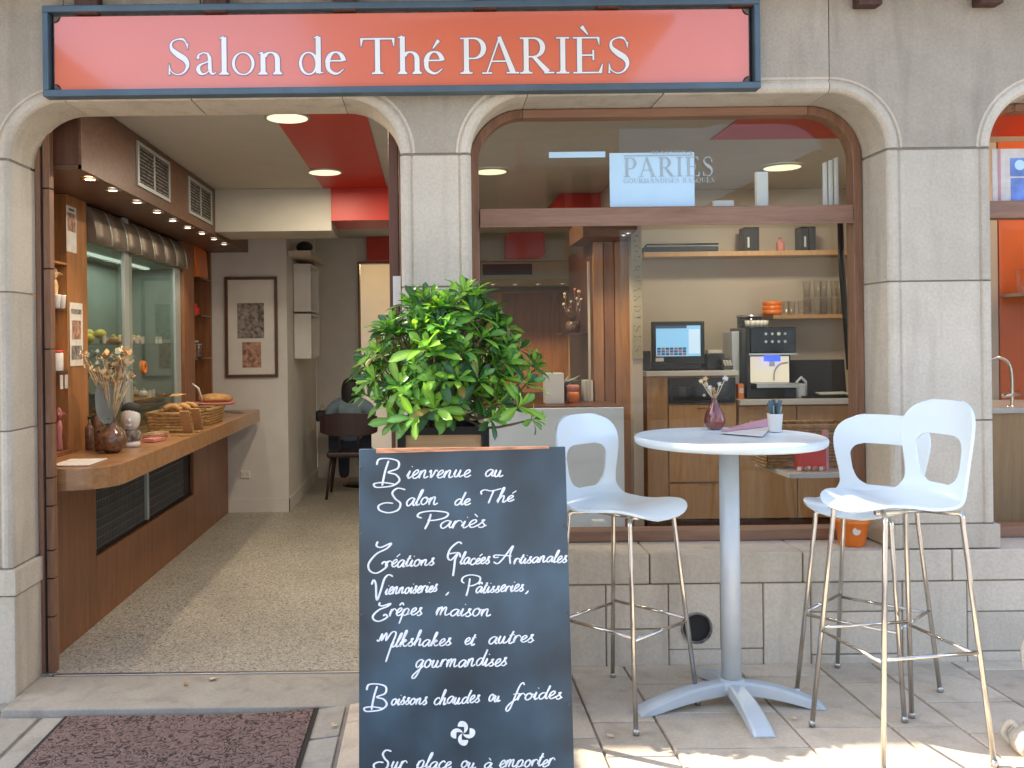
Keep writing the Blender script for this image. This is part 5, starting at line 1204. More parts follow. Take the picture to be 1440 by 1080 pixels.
# glass shelf with bowl and glasses
t = thing('glass_rack', 'light wooden shelf of drinking glasses at the right of the coffee corner', 'shelf', (sxp(1140), Ysh, szp(445))); MB().box(sxp(1088), sxp(1212), Ysh+.02, 3.598, szp(448), szp(442.5)).build('shelf_board', 'wood_light', t, bevel=.002)
zg_ = szp(442.5)+.001
c = Vector((sxp(1091), Ysh+.09, zg_)); t = thing('orange_bowls', 'stack of glossy orange bowls beside the drinking glasses', 'bowl', c)
for k in range(3): MB().lathe([(.068,.0+.036*k),(.076,.006+.036*k),(.080,.042+.036*k),(.074,.040+.036*k)], c, 24, cap=(k==0)).build('bowl', 'orange', t)
for k, px in enumerate((1111, 1122, 1133, 1144, 1156, 1168, 1180, 1190)):
    for lv in range(2 if px > 1140 else 1):
        h = .115 if px < 1140 else .14; c = Vector((sxp(px), Ysh+.09+.05*(k%2), zg_+lv*(h+.003)))
        one(MB().lathe([(.022,0),(.026,.003),(.033,h-.004),(.034,h),(.0315,h-.002),(.024,.008),(0,.008)], c, 18, cap=False), 'drinking_glass', 'clear', ('clear glass upper in its stack' if lv else 'clear glass on the shelf')+', %s from the orange bowls' % ['first','second','third','fourth','fifth','sixth','seventh','eighth'][k], 'glass', 'glasses on the light wooden shelf', loc=c)
# black pole, small shelf with basket
a, b = at(1187, 318, 1.2), at(1199, 440, 1.2)
one(MB().tube([at(1181, 300, 1.2), at(1184, 380, 1.2), at(1189, 448, 1.2), at(1192, 520, 1.2)], [.017,.019,.016,.007], 10), 'blind_rod', 'black', 'black tapering blind rod hanging down behind the right of the shop window', 'rod', loc=at(1187,316,1.2))
zq = CZ-(662-475)*(1.3+D0)/1300
t = thing('corner_ledge', 'pale wooden ledge with a cut corner low behind the shop window', 'ledge', (2.3, 1.3, zq))
MB().prism([((1058-605)*6.1/1300,1.78),((1110-605)*5.5/1300,1.22),(2.9,1.22),(2.9,1.78)], lambda p, k: (p[0], p[1], zq-.03+.03*k)).build('ledge_board', 'white_top', t, bevel=.003)
basket((1078-605)*5.75/1300, 2.62, 1.45, 1.72, zq, .26, 'brown wicker hamper on the pale ledge behind the table', taper=.012)
t = thing('gift_box', 'red gift box with white patches before the wicker hamper', 'box', (2.2, 1.35, zq)); x0, x1 = (1120-605)*5.66/1300, (1157-605)*5.66/1300
MB().box(x0, x1, 1.33, 1.42, zq, zq+.20).build('box_body', 'redbox', t, bevel=.004); MB().box(x0+.02, x1-.05, 1.326, 1.329, zq+.12, zq+.14).build('printed_block', 'paper', t); MB().box(x1+.004, x1+.02, 1.34, 1.40, zq, zq+.24).build('sleeve', 'pinkcard', t)
for k in range(8):
    c = Vector((x0-.02+k*.022, 1.29+.02*(k%2), zq+.016)); one(MB().ball(c, .014,.014,.015, 8, 6), 'wrapped_sweet', ['paper','rose','wood_light'][k%3], ['white','pink','tan'][k%3]+' wrapped sweet, '+['first','second','third','fourth','fifth','sixth','seventh','eighth'][k]+' of the row before the red gift box', 'sweet', 'wrapped sweets before the red box', loc=c)
one(MB().tube(catmull([at(845, 705, 2.3), at(848, 690, 2.3), at(858, 680, 2.3), at(868, 682, 2.3)], 5), .006, 6), 'power_cable', 'black', 'loop of black cable low beside the grey counter', 'cable', loc=at(845,705,2.3))
# third window contents
t = thing('poster', 'white poster with a blue and violet print in the top of the side window', 'poster', at(1397, 283, .30)); a, b = at(1396, 283, .30), at(1520, 208, .30)
MB().box(a.x, b.x, .3005, .3035, 2.178, b.z).build('poster_sheet', 'paper', t)
for (x0, y0, x1, y1, m_) in ((1404,282,1407,209,'pinkcard'),(1422,282,1450,250,'bluecard'),(1421,248,1450,222,'print_blue' if False else 'bluecard')):
    p0, p1 = at(x0, y0, .299), at(x1, y1, .299); MB().box(p0.x, p1.x, .2985, .3, max(p0.z,2.18), p1.z).build('printed_block', m_, t)
for (px, py, r_) in ((1434,232,.026),):
    MB().lathe([(0,-.001),(r_,-.001)], at(px, py, .2985), 20, 'y', cap=False).build('printed_spot', M['film'], t)
# orange room
zO = CZ-(578-474)*(1.3+D0)/1300
t = thing('orange_sideboard', 'wooden counter with a white top before the orange wall', 'counter', (4.2, 1.3, FZ)); MB().box(3.2, 4.78, 1.05, 1.78, zO, zO+.03).build('worktop', 'white_top', t, bevel=.003); MB().box(3.22, 4.76, 1.08, 1.77, FZ, zO-.002).build('cabinet_body', 'wood_light', t)
zz_ = CZ+(473-412)*(1.55+D0)/1300
t = thing('orange_shelf', 'thin steel shelf holding glassware on the orange wall', 'shelf', (4, 1.6, zz_)); MB().box(3.77, 4.78, 1.50, 1.799, zz_-.02, zz_).build('shelf_board', 'steel', t)
for k in range(7):
    c = Vector((3.58+.09*k+.2, 1.6+.04*(k%2), zz_+.001)); one(MB().lathe([(.028,0),(.03,.004),(.036,.15+.02*(k%3)),(.033,.148)], c, 16, cap=False), 'carafe', 'clear', ['first','second','third','fourth','fifth','sixth','seventh'][k]+' clear glass vessel from the pier on the steel shelf by the orange wall', 'glass', 'glassware on the steel shelf', loc=c)
c = at(1421, 577, 1.2); t = thing('tap', 'curved chrome tap rising before the orange wall', 'tap', c)
MB().tube(catmull([at(1423,577,1.2), at(1423,530,1.2), at(1418,510,1.2), at(1406,503,1.2), at(1394,505,1.2), at(1388,514,1.2)], 5), .010, 10).build('spout', 'chrome', t); MB().tube([at(1410,557,1.2), at(1433,553,1.2)], .013, 10).build('lever', 'chrome', t)
MB().lathe([(.03,0),(.02,.03)], c, 16).build('foot', 'chrome', t)
l = bpy.data.lights.new('lamp', 'POINT'); l.energy = 6; l.color = (1,.75,.5); l.shadow_soft_size = .15
t = thing('pendant_lamp', 'lamp lighting the orange room', 'lamp', (4.2, 1.1, 2.6)); MB().lathe([(.09,2.7),(.12,2.62),(.11,2.62)], (4.2,1.1,0), 20).build('shade', 'alu', t); o = bpy.data.objects.new('lamp', l); C.objects.link(o); o.parent = t; o.location = (0,0,-.05)
# ================================================================== BAR TABLE
tc_ = Vector((1.235, 3.84-D0, 0))
tb = thing('bar_table', 'tall round white bar table on a silver-grey pedestal', 'table', tc_)
ZTB = 1.11; RT = .384
MB().lathe([(0,ZTB-.004-.0),(RT-.018,ZTB-.004),(RT-.010,ZTB),(RT-.004,ZTB-.003),(RT,ZTB-.012),(RT-.002,ZTB-.028),(RT-.012,ZTB-.036),(RT-.05,ZTB-.036),(0,ZTB-.034)], tc_, 72, cap=False).build('tabletop', 'table_top', tb)
MB().lathe([(.040,.06),(.040,ZTB-.036)], tc_, 32).build('column', 'grey_paint', tb)
MB().lathe([(.11,ZTB-.045),(.11,ZTB-.037)], tc_, 24).build('top_plate', 'grey_paint', tb)
feet = [atz(895, 1004, 0), atz(1076, 1038, 0), atz(1158, 994, 0)]
dirs = [math.atan2(f.y-tc_.y, f.x-tc_.x) for f in feet]; lens_ = [(f.xy-tc_.xy).length for f in feet]
dirs.append(dirs[1]+math.pi); lens_.append(lens_[1])
for a, L_ in zip(dirs, lens_):
    mbq = MB(); N = 14; vs = []
    dx, dy = math.cos(a), math.sin(a); px_, py_ = -dy, dx
    for i in range(N+1):
        t = i/N; r_ = .0+L_*t; zt_ = .082*(1-t**2.2)+.014; zb_ = max(0.0, .060*(1-t**2)-.016 if t < .86 else 0.0) if t > .04 else .04
        w_ = .030+.012*t
        zt_ = max(zt_, .018)
        if t > .97: zt_ = .010
        for (s_, z, ww_) in ((-1, zb_, 1.0), (1, zb_, 1.0), (1, zt_-.006, 1.0), (.72, zt_, 1), (-.72, zt_, 1), (-1, zt_-.006, 1)):
            vs.append((tc_.x+dx*r_+px_*w_*s_, tc_.y+dy*r_+py_*w_*s_, max(z, 0.001)))
    fs = [(i*6+k, i*6+(k+1)%6, (i+1)*6+(k+1)%6, (i+1)*6+k) for i in range(N) for k in range(6)]+[tuple(range(6)), tuple(N*6+k for k in range(5,-1,-1))]
    mbq.add(vs, fs, False).build('leg', 'grey_paint', tb, bevel=.004)
MB().lathe([(.062,.05),(.060,.088),(.043,.105)], tc_, 28).build('hub', 'grey_paint', tb)
# things on the table
c = atz(1005, 603, ZTB); t = thing('flower_vase', 'streaked reddish brown glass vase on the white bar table', 'vase', c)
MB().lathe([(.030,.001),(.044,.012),(.048,.035),(.040,.07),(.024,.10),(.013,.122),(.012,.135),(.015,.139),(.010,.136)], c, 32).build('vase_body', 'vase', t)
t = thing('dried_bouquet', 'pale and orange dried flowers standing in the small brown vase', 'flowers', c+Vector((0,0,.10)))
for (px, py, m_, r_) in ((986,536,'flower_pale',.010),(992,533,'flower',.012),(992,541,'flower_pale',.011),(998,545,'porcelain',.010),(1003,549,'flower',.013),(1012,540,'porcelain',.009),(1020,532,'porcelain',.012),(1006,556,'flower',.009)):
    tip = at(px, py, c.y+random.uniform(-.03,.03)); b0 = c+Vector((0,0,.125))
    MB().tube([b0, b0.lerp(tip,.5)+Vector((0,0,-.004)), tip], .0016, 5).build('stem', 'flower_pale', t)
    hd = MB()
    for q in range(26):
        a1, e1 = random.uniform(0,6.28), random.uniform(-1.2,1.5); d_ = Vector((math.cos(a1)*math.cos(e1), math.sin(a1)*math.cos(e1), math.sin(e1))); s_ = d_.orthogonal().normalized()*r_*.32
        hd.add([tip+d_*r_*.1, tip+d_*r_*.8+s_, tip+d_*r_*1.25, tip+d_*r_*.8-s_], [(0,1,2,3)])
    hd.ball(tip, r_*.7, r_*.7, r_*.8, 8, 6).build('flower_head', m_, t)
c = atz(1090, 607, ZTB); t = thing('sachet_cup', 'small white ribbed cup on the bar table', 'cup', c)
prof = [(.024,.001),(.026,.004),(.033,.075),(.0345,.078),(.031,.074),(.024,.01)]
mbq = MB(); n_ = 40; vs = []
for r_, h in prof:
    for k in range(n_):
        a = 2*math.pi*k/n_; rr = r_*(1-.05*(k%4 == 0)*(.01 < h < .07)); vs.append((c.x+rr*math.cos(a), c.y+rr*math.sin(a), c.z+h))
mbq.add(vs, [(i*n_+k, i*n_+(k+1)%n_, (i+1)*n_+(k+1)%n_, (i+1)*n_+k) for i in range(len(prof)-1) for k in range(n_)], True).build('cup_body', 'porcelain', t)
t = thing('sugar_sachets', 'blue-grey sugar sachets sticking out of the ribbed cup', 'sachets', c+Vector((0,0,.02)))
for k in range(9):
    a = k*.7; e = Vector((.017*math.cos(a), .014*math.sin(a), .085+.012*(k%3))); l_ = Vector((.25*math.cos(a), .25*math.sin(a), 1)).normalized(); s_ = l_.cross(Vector((math.sin(a*1.7), math.cos(a), .1))).normalized()
    MB().obox(c+e, s_, l_.cross(s_), l_, .009, .0015, .028).build('sachet', M['frame_blue'] if k % 3 else M['greygreen'], t)
t = thing('folded_menu', 'open pink and violet menu leaflet lying on the bar table', 'menu', atz(1050, 608, ZTB))
m0, m1, m2, m3 = atz(1012, 609, ZTB+.002), atz(1072, 614, ZTB+.002), atz(1086, 600, ZTB+.002), atz(1030, 602, ZTB+.002)
MB().add([m0, m1, m2, m3, m0+Vector((0,0,.002)), m1+Vector((0,0,.002)), m2+Vector((0,0,.002)), m3+Vector((0,0,.002))], [(0,3,2,1),(4,5,6,7),(0,1,5,4),(1,2,6,5),(2,3,7,6),(3,0,4,7)]).build('page', 'paper', t)
e1 = m2+Vector((-.01,.02,.035)); e0 = m3+Vector((0,0,.006))
MB().add([m0+Vector((0,0,.004)), m2+Vector((0,-.01,.004)), e1, e0, m0+Vector((0,0,.0055)), m2+Vector((0,-.01,.0055)), e1+Vector((0,0,.0015)), e0+Vector((0,0,.0015))], [(0,3,2,1),(4,5,6,7),(0,1,5,4),(1,2,6,5),(2,3,7,6),(3,0,4,7)]).build('raised_page', 'pinkcard', t)
# ================================================================== BAR STOOLS
def bar_stool(cx_, cy_, face_a, zs, lab, sw=1.0, foot=.215):
    f = Vector((math.cos(face_a), math.sin(face_a), 0)); r = Vector((f.y, -f.x, 0)); o = Vector((cx_, cy_, 0))
    t = thing('bar_stool', lab, 'bar stool', o, 'white moulded bar stools round the bar table')
    def L(u, v, z): return o+r*u+f*v+Vector((0,0,z))
    prof = catmull([(.235,-.030,0),(.215,-.010,0),(.16,.004,0),(.08,.002,0),(0,-.006,0),(-.08,-.004,0),(-.15,.010,0),(-.178,.045,0),(-.188,.10,0),(-.192,.17,0),(-.198,.24,0),(-.207,.30,0),(-.218,.345,0),(-.224,.374,0)], 4)
    fine = []                                  # resample the side profile evenly
    cum = [0]
    for i in range(1, len(prof)): cum.append(cum[-1]+(prof[i]-prof[i-1]).length)
    n = 150; j0 = 0
    for i in range(n):
        s = cum[-1]*i/(n-1)
        while j0 < len(cum)-2 and cum[j0+1] < s: j0 += 1
        fine.append(prof[j0].lerp(prof[j0+1], (s-cum[j0])/(cum[j0+1]-cum[j0])))
    NU = 84; vs = []; TOT = cum[-1]
    def halfw(s, z):
        d0 = s*TOT; d1 = (1-s)*TOT
        if s < .45: w = .208*(max(0.0, 1-(max(0, .17-d0)/.17)**2.7))**(1/2.7)
        else:
            w = .208-.040*min(1, max(0, (s-.45)/.14))**1.0 if z < .10 else 0
            if z >= .10 or s > .6:
                q = min(1, max(0, (z-.06)/.20)); w = .168+.030*(q*q*(3-2*q))
            if d1 < .13: w *= (max(0.0, 1-((.13-d1)/.13)**2.6))**(1/2.6)
        return max(w, .012)*sw
    for i, p in enumerate(fine):
        s = i/(n-1); hw_ = halfw(s, p.y)
        for j in range(NU+1):
            u = -1+2*j/NU; x = u*hw_; e = x/(.2*sw)
            dish = .018*(e*e)*max(0, 1-s/.6); bend = .034*(e*e)*(1 if s > .55 else (s/.55)**3)
            vs.append(L(x, p.x+bend, zs+p.y+dish))
    fs = []
    for i in range(n-1):
        zc_ = (fine[i].y+fine[i+1].y)/2; s = (i+.5)/(n-1)
        for j in range(NU):
            u = -1+2*(j+.5)/NU; x = u*halfw(s, zc_)/sw; hole = False
            if .04 < zc_ < .27 and s > .5:
                q = (zc_-.150)/.088; lim = .117+.018*q; hole = (abs(x)/lim)**3.4+abs(q)**3.4 < 1.0
            if not hole: fs.append((i*(NU+1)+j, i*(NU+1)+j+1, (i+1)*(NU+1)+j+1, (i+1)*(NU+1)+j))
    used = sorted({k for f_ in fs for k in f_}); mp_ = {k: i for i, k in enumerate(used)}
    sh = MB().add([vs[k] for k in used], [tuple(mp_[k] for k in f_) for f_ in fs], True).build('seat_shell', 'white_plastic', t)
    sm_ = sh.modifiers.new('smoothcut', 'SMOOTH'); sm_.iterations = 24; sm_.factor = .5
    so_ = sh.modifiers.new('thick', 'SOLIDIFY'); so_.thickness = .011; so_.offset = 0
    bv = sh.modifiers.new('round', 'BEVEL'); bv.width = .003; bv.segments = 2; bv.limit_method = 'ANGLE'; bv.angle_limit = R(50)
    lr = .0095
    cor = []
    for (a, b) in ((-1,1),(1,1),(1,-1),(-1,-1)):
        top_in = L(.05*a, .09*b, zs-.030); knee = L(.150*a, .150*b, zs-.028); ft = L(foot*a, foot*b, gz(cx_)+.004)
        bent = knee+(ft-knee).normalized()*.05
        pts = [top_in]+catmull([top_in.lerp(knee, .75), knee.lerp(bent,.0)+(Vector((0,0,-.004))), bent, bent+(ft-bent)*.1], 5)+[ft]
        MB().tube(pts, lr, 12).build('leg', 'chrome', t); cor.append((bent, ft))
        MB().lathe([(.012,-.004),(.013,.012),(.010,.02)], ft, 12).build('foot_cap', 'blackmat' if False else 'steel', t)
    def onleg(k, z): b, f_ = cor[k]; q = (b.z-z)/(b.z-f_.z); return b.lerp(f_, q)
    zr = zs*.42
    for k in range(4):
        a, b = onleg(k, zr+.012*(k%2)), onleg((k+1)%4, zr+.012*((k)%2)); MB().tube([a, b], .0065, 10).build('footrest_bar', 'chrome', t)
    MB().box(0,0,0,0,0,0)
    for s_ in (-1, 1): MB().tube([L(.05*s_, .12, zs-.031), L(.05*s_, -.12, zs-.031)], .008, 8).build('seat_bearer', 'chrome', t)
    return t
bar_stool(.785, 3.84-D0, math.atan2(-.74, .67), .825, 'white bar stool with chrome legs between the chalkboard and the bar table', sw=1.08)
bar_stool(1.715, 3.42-D0, math.atan2(-.16, -.98), .905, 'nearest white bar stool in front at the right, with the sunlit feet', sw=.98)
bar_stool(1.845, 3.93-D0, math.atan2(-.70, -.71), .80, 'white bar stool behind the nearest one, beside the orange pot', sw=1.05)
# ================================================================== ORANGE POT
c = atz(1198, 764, .523); c.y = .12; c = at(1198, 765, .12); c.z = .521
t = thing('orange_pot', 'small orange pot on the stone sill behind the right stools', 'pot', c)
MB().lathe([(.056,0),(.060,.004),(.076,.105),(.081,.108),(.081,.126),(.077,.128),(.070,.118),(.055,.01)], c, 36).build('pot_body', 'orange', t)
MB().lathe([(.019,-.001),(.019,.002)], c+Vector((-.010,-.0715,.078)), 16, 'y').build('silver_sticker', 'steel', t)
# ================================================================== DOORMAT
a0_, a1_, a2_, a3_ = atz(88, 1003, -.12), atz(445, 994, -.12), atz(432, 1080, -.12), atz(37, 1080, -.12)
yA = -.175
t = thing('doormat', 'brown and black carpet doormat with a swirling pattern before the doorstep', 'doormat', (-1.08, -.5, -.13))
mx0, mx1, my0, my1 = -1.645, -.515, -.92, -.185
def matz(x): return max(gz(x), gz(mx1)*0-.14)+.0
mbq = MB(); vs = []
nx_ = 60; ny_ = 40
carp = mat('carpet_pile', (.27,.175,.145), .95, var=.25, scale=60, bump=.9, bscale=300, fine=.25)
n_ = carp.node_tree.nodes; l_ = carp.node_tree.links; p_ = n_['Principled BSDF']
tcn = n_.new('ShaderNodeTexCoord'); nz = n_.new('ShaderNodeTexNoise'); nz.inputs['Scale'].default_value = 17; nz.inputs['Detail'].default_value = 1.0; nz.inputs['Distortion'].default_value = 1.6
l_.new(tcn.outputs['Object'], nz.inputs['Vector'])
w1 = n_.new('ShaderNodeMath'); w1.operation = 'MULTIPLY'; w1.inputs[1].default_value = 26; l_.new(nz.outputs[0], w1.inputs[0])
w2 = n_.new('ShaderNodeMath'); w2.operation = 'SINE'; l_.new(w1.outputs[0], w2.inputs[0])
w3_ = n_.new('ShaderNodeMapRange'); w3_.inputs[1].default_value = .45; w3_.inputs[2].default_value = .75; w3_.inputs[3].default_value = 1; w3_.inputs[4].default_value = .22; l_.new(w2.outputs[0], w3_.inputs[0])
prev = p_.inputs['Base Color'].links[0].from_socket; sc2 = n_.new('ShaderNodeVectorMath'); sc2.operation = 'SCALE'; l_.new(prev, sc2.inputs[0]); l_.new(w3_.outputs[0], sc2.inputs['Scale']); l_.new(sc2.outputs[0], p_.inputs['Base Color'])
def slab(x0, x1, y0, y1, dz0, dz1, nx=24):
    mb_ = MB(); vs = []
    for i in range(nx+1):
        x = x0+(x1-x0)*i/nx
        for (y, dz) in ((y0,dz0),(y1,dz0),(y1,dz1),(y0,dz1)): vs.append((x, y, gz(x)+dz))
    return mb_.add(vs, [(i*4+k, i*4+(k+1)%4, (i+1)*4+(k+1)%4, (i+1)*4+k) for i in range(nx) for k in range(4)]+[(0,1,2,3),(nx*4+3,nx*4+2,nx*4+1,nx*4)])
slab(mx0+.02, mx1-.02, my0+.02, my1-.012, .004, .012).build('pile', carp, t)
slab(mx0, mx1, my0, my1, .003, .007).build('rubber_edge', 'matrubber', t)
for k, (px, py) in enumerate(((300, 955), (262, 962), (470, 1020), (1115, 1010), (860, 1035))):
    c = atz(px, py, -.105 if px < 350 else gz(at(px,py,-.6).x)+.006)
    mbq = MB(); rr = random.Random(k); N_ = 7; vs = [c]
    for q in range(N_):
        a = 6.283*q/N_; r_ = rr.uniform(.008,.02)*(1 if k else 1.3); vs.append(c+Vector((r_*math.cos(a), r_*math.sin(a), rr.uniform(0,.010))))
    mbq.add(vs, [(0, 1+q, 1+(q+1)%N_) for q in range(N_)])
    one(mbq, 'dry_leaf', 'flower_pale' if k != 1 else 'bread', ['crumpled tan dry leaf lying on the middle of the doorstep','small brown dry leaf on the doorstep left of the tan one','dry leaf scrap on the slabs beside the doormat','dry leaf scrap on the paving behind the front stool','dry leaf scrap on the paving near the left stool'][k], 'leaf', loc=c)
# ================================================================== CHALKBOARD
ab = at(505, 632, 3.13-D0); bb = at(795, 628, 3.13-D0)
bx0, bx1 = ab.x, bb.x; ztop = (ab.z+bb.z)/2; ybt = 3.13-D0
LEAN = .055; gnd = gz((bx0+bx1)/2)
def bp(u, z, off=0): # u in metres X, z height, off outwards (towards the viewer)
    return Vector((u, ybt-LEAN*(ztop-z)-off, z+off*LEAN*.0))
cbt = thing('chalkboard_sign', 'dark A-frame chalkboard with white handwriting listing drinks and pastries', 'chalkboard', (bx0/2+bx1/2, ybt, gnd))
bw_ = .009
def plank(x0, x1, z0, z1, o0, o1, w0=0, w1=0):
    vs = []
    for (z, ww) in ((z0, w0), (z1, w1)):
        for (x, o) in ((x0-ww,o0),(x1+ww,o0),(x1+ww,o1),(x0-ww,o1)): vs.append(bp(x, z, o))
    return MB().add(vs, [(0,3,2,1),(4,5,6,7),(0,1,5,4),(1,2,6,5),(2,3,7,6),(3,0,4,7)])
plank(bx0, bx1, gnd+.05, ztop, 0, -.012, bw_, 0).build('board', 'slate', cbt, bevel=.002)
for (x0, x1) in ((bx0+.03, bx0+.07), (bx1-.07, bx1-.03)): plank(x0, x1, gnd, ztop-.01, -.014, -.034, bw_, 0).build('front_leg', 'wood_dark', cbt)
for (x0, x1) in ((bx0+.07, bx0+.11), (bx1-.11, bx1-.07)):
    MB().add([(x0,ybt+.04,ztop-.03),(x1,ybt+.04,ztop-.03),(x1,ybt+.06,ztop-.03),(x0,ybt+.06,ztop-.03),(x0,ybt+.42,gnd),(x1,ybt+.42,gnd),(x1,ybt+.44,gnd),(x0,ybt+.44,gnd)], [(0,3,2,1),(4,5,6,7),(0,1,5,4),(1,2,6,5),(2,3,7,6),(3,0,4,7)]).build('back_leg', 'wood_dark', cbt)
MB().box(bx0+.07, bx1-.07, ybt+.036, ybt+.064, ztop-.05, ztop-.005).build('back_rail', 'wood_light', cbt)
m0 = at(529, 631, ybt).x; m1 = at(772, 630, ybt).x
MB().add([bp(m0,ztop-.014,.006), bp(m0,ztop+.002,.006), bp(m0,ztop+.002,-.004), bp(m0, ztop-.014, .0005), bp(m1,ztop-.005,.003), bp(m1,ztop+.002,.003), bp(m1,ztop+.002,-.004), bp(m1,ztop-.005,.0005)], [(0,1,2,3),(7,6,5,4),(0,4,5,1),(1,5,6,2),(2,6,7,3),(3,7,4,0)]).build('top_strip', mat('worn_orange_wood', (.62,.27,.13), .6, var=.5, scale=14, stretch=(1,8,8)), cbt)
def scrp(px, py, off=.0):                   # point of the board face under a photo pixel
    u, v = ray(px, py); # y = ybt - LEAN*(ztop-z); z = CZ+v*d ; y = d-D0
    d = (D0+ybt-LEAN*(ztop-CZ))/(1-LEAN*v); return Vector((u*d, d-D0-off, CZ+v*d))
for (px, py) in ((507, 658), (507, 750), (508, 864), (794, 645), (794, 740), (799, 862), (800, 990), (509,990)):
    q = scrp(px, py, .001); MB().lathe([(.0035,-.0025),(.0045,0)], q, 10, 'y').build('screw', 'brown_rust', cbt)
# --- handwriting: single strokes in x-height units, slanted
HW = {
 'a': (1.02, [[(.80,.86),(.5,1.0),(.15,.70),(.10,.28),(.32,.0),(.62,.30),(.84,.92),(.78,.35),(.88,.04),(1.06,.18)]]),
 'c': (.80, [[(.72,.80),(.50,1.0),(.18,.72),(.12,.25),(.38,.0),(.62,.06),(.86,.28)]]),
 'd': (1.06, [[(.78,.84),(.46,1.0),(.14,.66),(.14,.20),(.36,.0),(.66,.34),(.92,1.5),(.98,2.1),(.84,1.2),(.82,.30),(.92,.04),(1.08,.18)]]),
 'e': (.78, [[(.0,.25),(.35,.42),(.62,.74),(.50,1.0),(.24,.84),(.12,.40),(.28,.02),(.54,.02),(.84,.26)]]),
 'f': (.80, [[(1.15,2.0),(.95,2.3),(.70,1.9),(.52,.6),(.34,-.9),(.10,-1.3),(-.08,-.95),(.20,-.3),(.9,.35)],[(.25,.85),(.85,.95)]]),
 'g': (1.04, [[(.80,.86),(.5,1.0),(.15,.70),(.12,.28),(.34,.02),(.62,.34),(.84,.92),(.70,-.2),(.42,-1.15),(.10,-1.3),(.05,-.95),(.50,-.35),(1.04,.25)]]),
 'h': (1.0, [[(.0,.25),(.36,1.4),(.46,2.1),(.28,2.0),(.14,.0)],[(.16,.40),(.40,.90),(.62,.95),(.66,.5),(.66,.08),(.80,.0),(1.02,.22)]]),
 'i': (.50, [[(.0,.25),(.22,.95),(.16,.30),(.26,.0),(.52,.22)],[(.30,1.42),(.32,1.52)]]),
 'k': (.95, [[(.0,.25),(.36,1.4),(.46,2.1),(.28,2.0),(.14,.0)],[(.16,.42),(.45,.95),(.66,.80),(.36,.52),(.60,.05),(.95,.2)]]),
 'l': (.52, [[(.0,.25),(.36,1.3),(.48,2.1),(.30,2.0),(.16,.8),(.20,.05),(.54,.22)]]),
 'm': (1.42, [[(.0,.25),(.16,.95),(.10,.0)],[(.12,.40),(.34,.92),(.50,.90),(.48,.0)],[(.50,.40),(.74,.92),(.92,.90),(.92,.30),(1.06,.0),(1.42,.22)]]),
 'n': (1.04, [[(.0,.25),(.16,.95),(.10,.0)],[(.12,.40),(.36,.94),(.58,.92),(.58,.30),(.70,.0),(1.04,.22)]]),
 'o': (.92, [[(.50,1.0),(.18,.80),(.10,.30),(.34,.0),(.66,.24),(.72,.74),(.48,1.0),(.62,.78),(.95,.80)]]),
 'p': (1.0, [[(.0,.25),(.20,.95),(.10,.0),(.0,-1.15)],[(.13,.55),(.42,1.0),(.72,.80),(.66,.22),(.36,.0),(.20,.15)],[(.60,.10),(1.0,.22)]]),
 'r': (.74, [[(.0,.25),(.16,.98),(.10,.0)],[(.13,.50),(.34,.95),(.62,.94)],[(.62,.94),(.74,.70)]]),
 's': (.72, [[(.0,.20),(.36,.72),(.48,1.0),(.30,.95),(.40,.60),(.60,.25),(.40,-.02),(.10,.08)],[(.45,.02),(.76,.25)]]),
 't': (.62, [[(.0,.25),(.34,1.2),(.38,1.6),(.24,.60),(.24,.08),(.40,.0),(.66,.22)],[(.05,1.08),(.62,1.16)]]),
 'u': (1.04, [[(.0,.30),(.16,.95),(.10,.30),(.24,.0),(.46,.16),(.64,.90),(.60,.25),(.72,.0),(1.06,.22)]]),
 'v': (.86, [[(.0,.70),(.14,.96),(.22,.50),(.30,.0),(.52,.45),(.64,.95),(.88,.80)]]),
 ',': (.4, [[(.12,.10),(.16,-.08),(.0,-.45)]]),
 # capitals: unit height 1
 'B': (1.0, [[(.42,.93),(.30,.55),(.20,.05)],[(.02,.78),(.10,.98),(.45,1.0),(.74,.90),(.72,.66),(.40,.52),(.66,.44),(.78,.24),(.58,.06),(.25,.0),(-.02,.0),(-.06,.12),(.25,.16),(.62,.10)]]),
 'S': (.9, [[(.98,.98),(.70,1.04),(.52,.85),(.62,.60),(.80,.40),(.72,.12),(.40,.0),(.08,.10),(.04,.30),(.28,.42),(.55,.40)]]),
 'T': (1.0, [[(.05,.62),(.02,.80),(.20,.92),(.50,.85),(.98,1.0)],[(.62,.90),(.48,.45),(.36,.06)]]),
 'P': (1.0, [[(.42,.86),(.34,.40),(.22,.0)],[(.12,.62),(-.02,.72),(.08,.92),(.48,1.02),(.95,.92),(.90,.66),(.55,.50),(.30,.50)]]),
 'C': (1.0, [[(.46,1.04),(.40,.90),(.58,.84),(.98,.98),(.80,.80),(.40,.62),(.10,.30),(.14,.06),(.42,-.02),(.80,.20),(.72,.36),(.60,.28)]]),
 'G': (1.0, [[(.98,.98),(.78,1.04),(.36,.80),(.22,.50),(.40,.40),(.75,.62),(.62,.42),(.56,.10),(.50,-.18)],[(.30,.62),(.80,.66),(.90,.50)]]),
 'A': (1.0, [[(.0,.12),(.18,.02),(.42,.30),(.86,1.02),(.72,.50),(.74,.0)],[(.24,.38),(.04,.36),(.10,.50),(.80,.44)]]),
 'V': (1.0, [[(.02,.62),(.12,.80),(.22,.62),(.24,.10),(.30,.0),(.46,.40),(.62,.85),(.82,1.02),(1.02,.95)]]),
 'M': (1.0, [[(.0,.74),(.10,.70),(.26,.95),(.22,.70)],[(.24,.72),(.46,.98),(.42,.70)],[(.44,.72),(.72,1.0),(.90,.95),(.66,.50),(.42,-.02)]]),
}
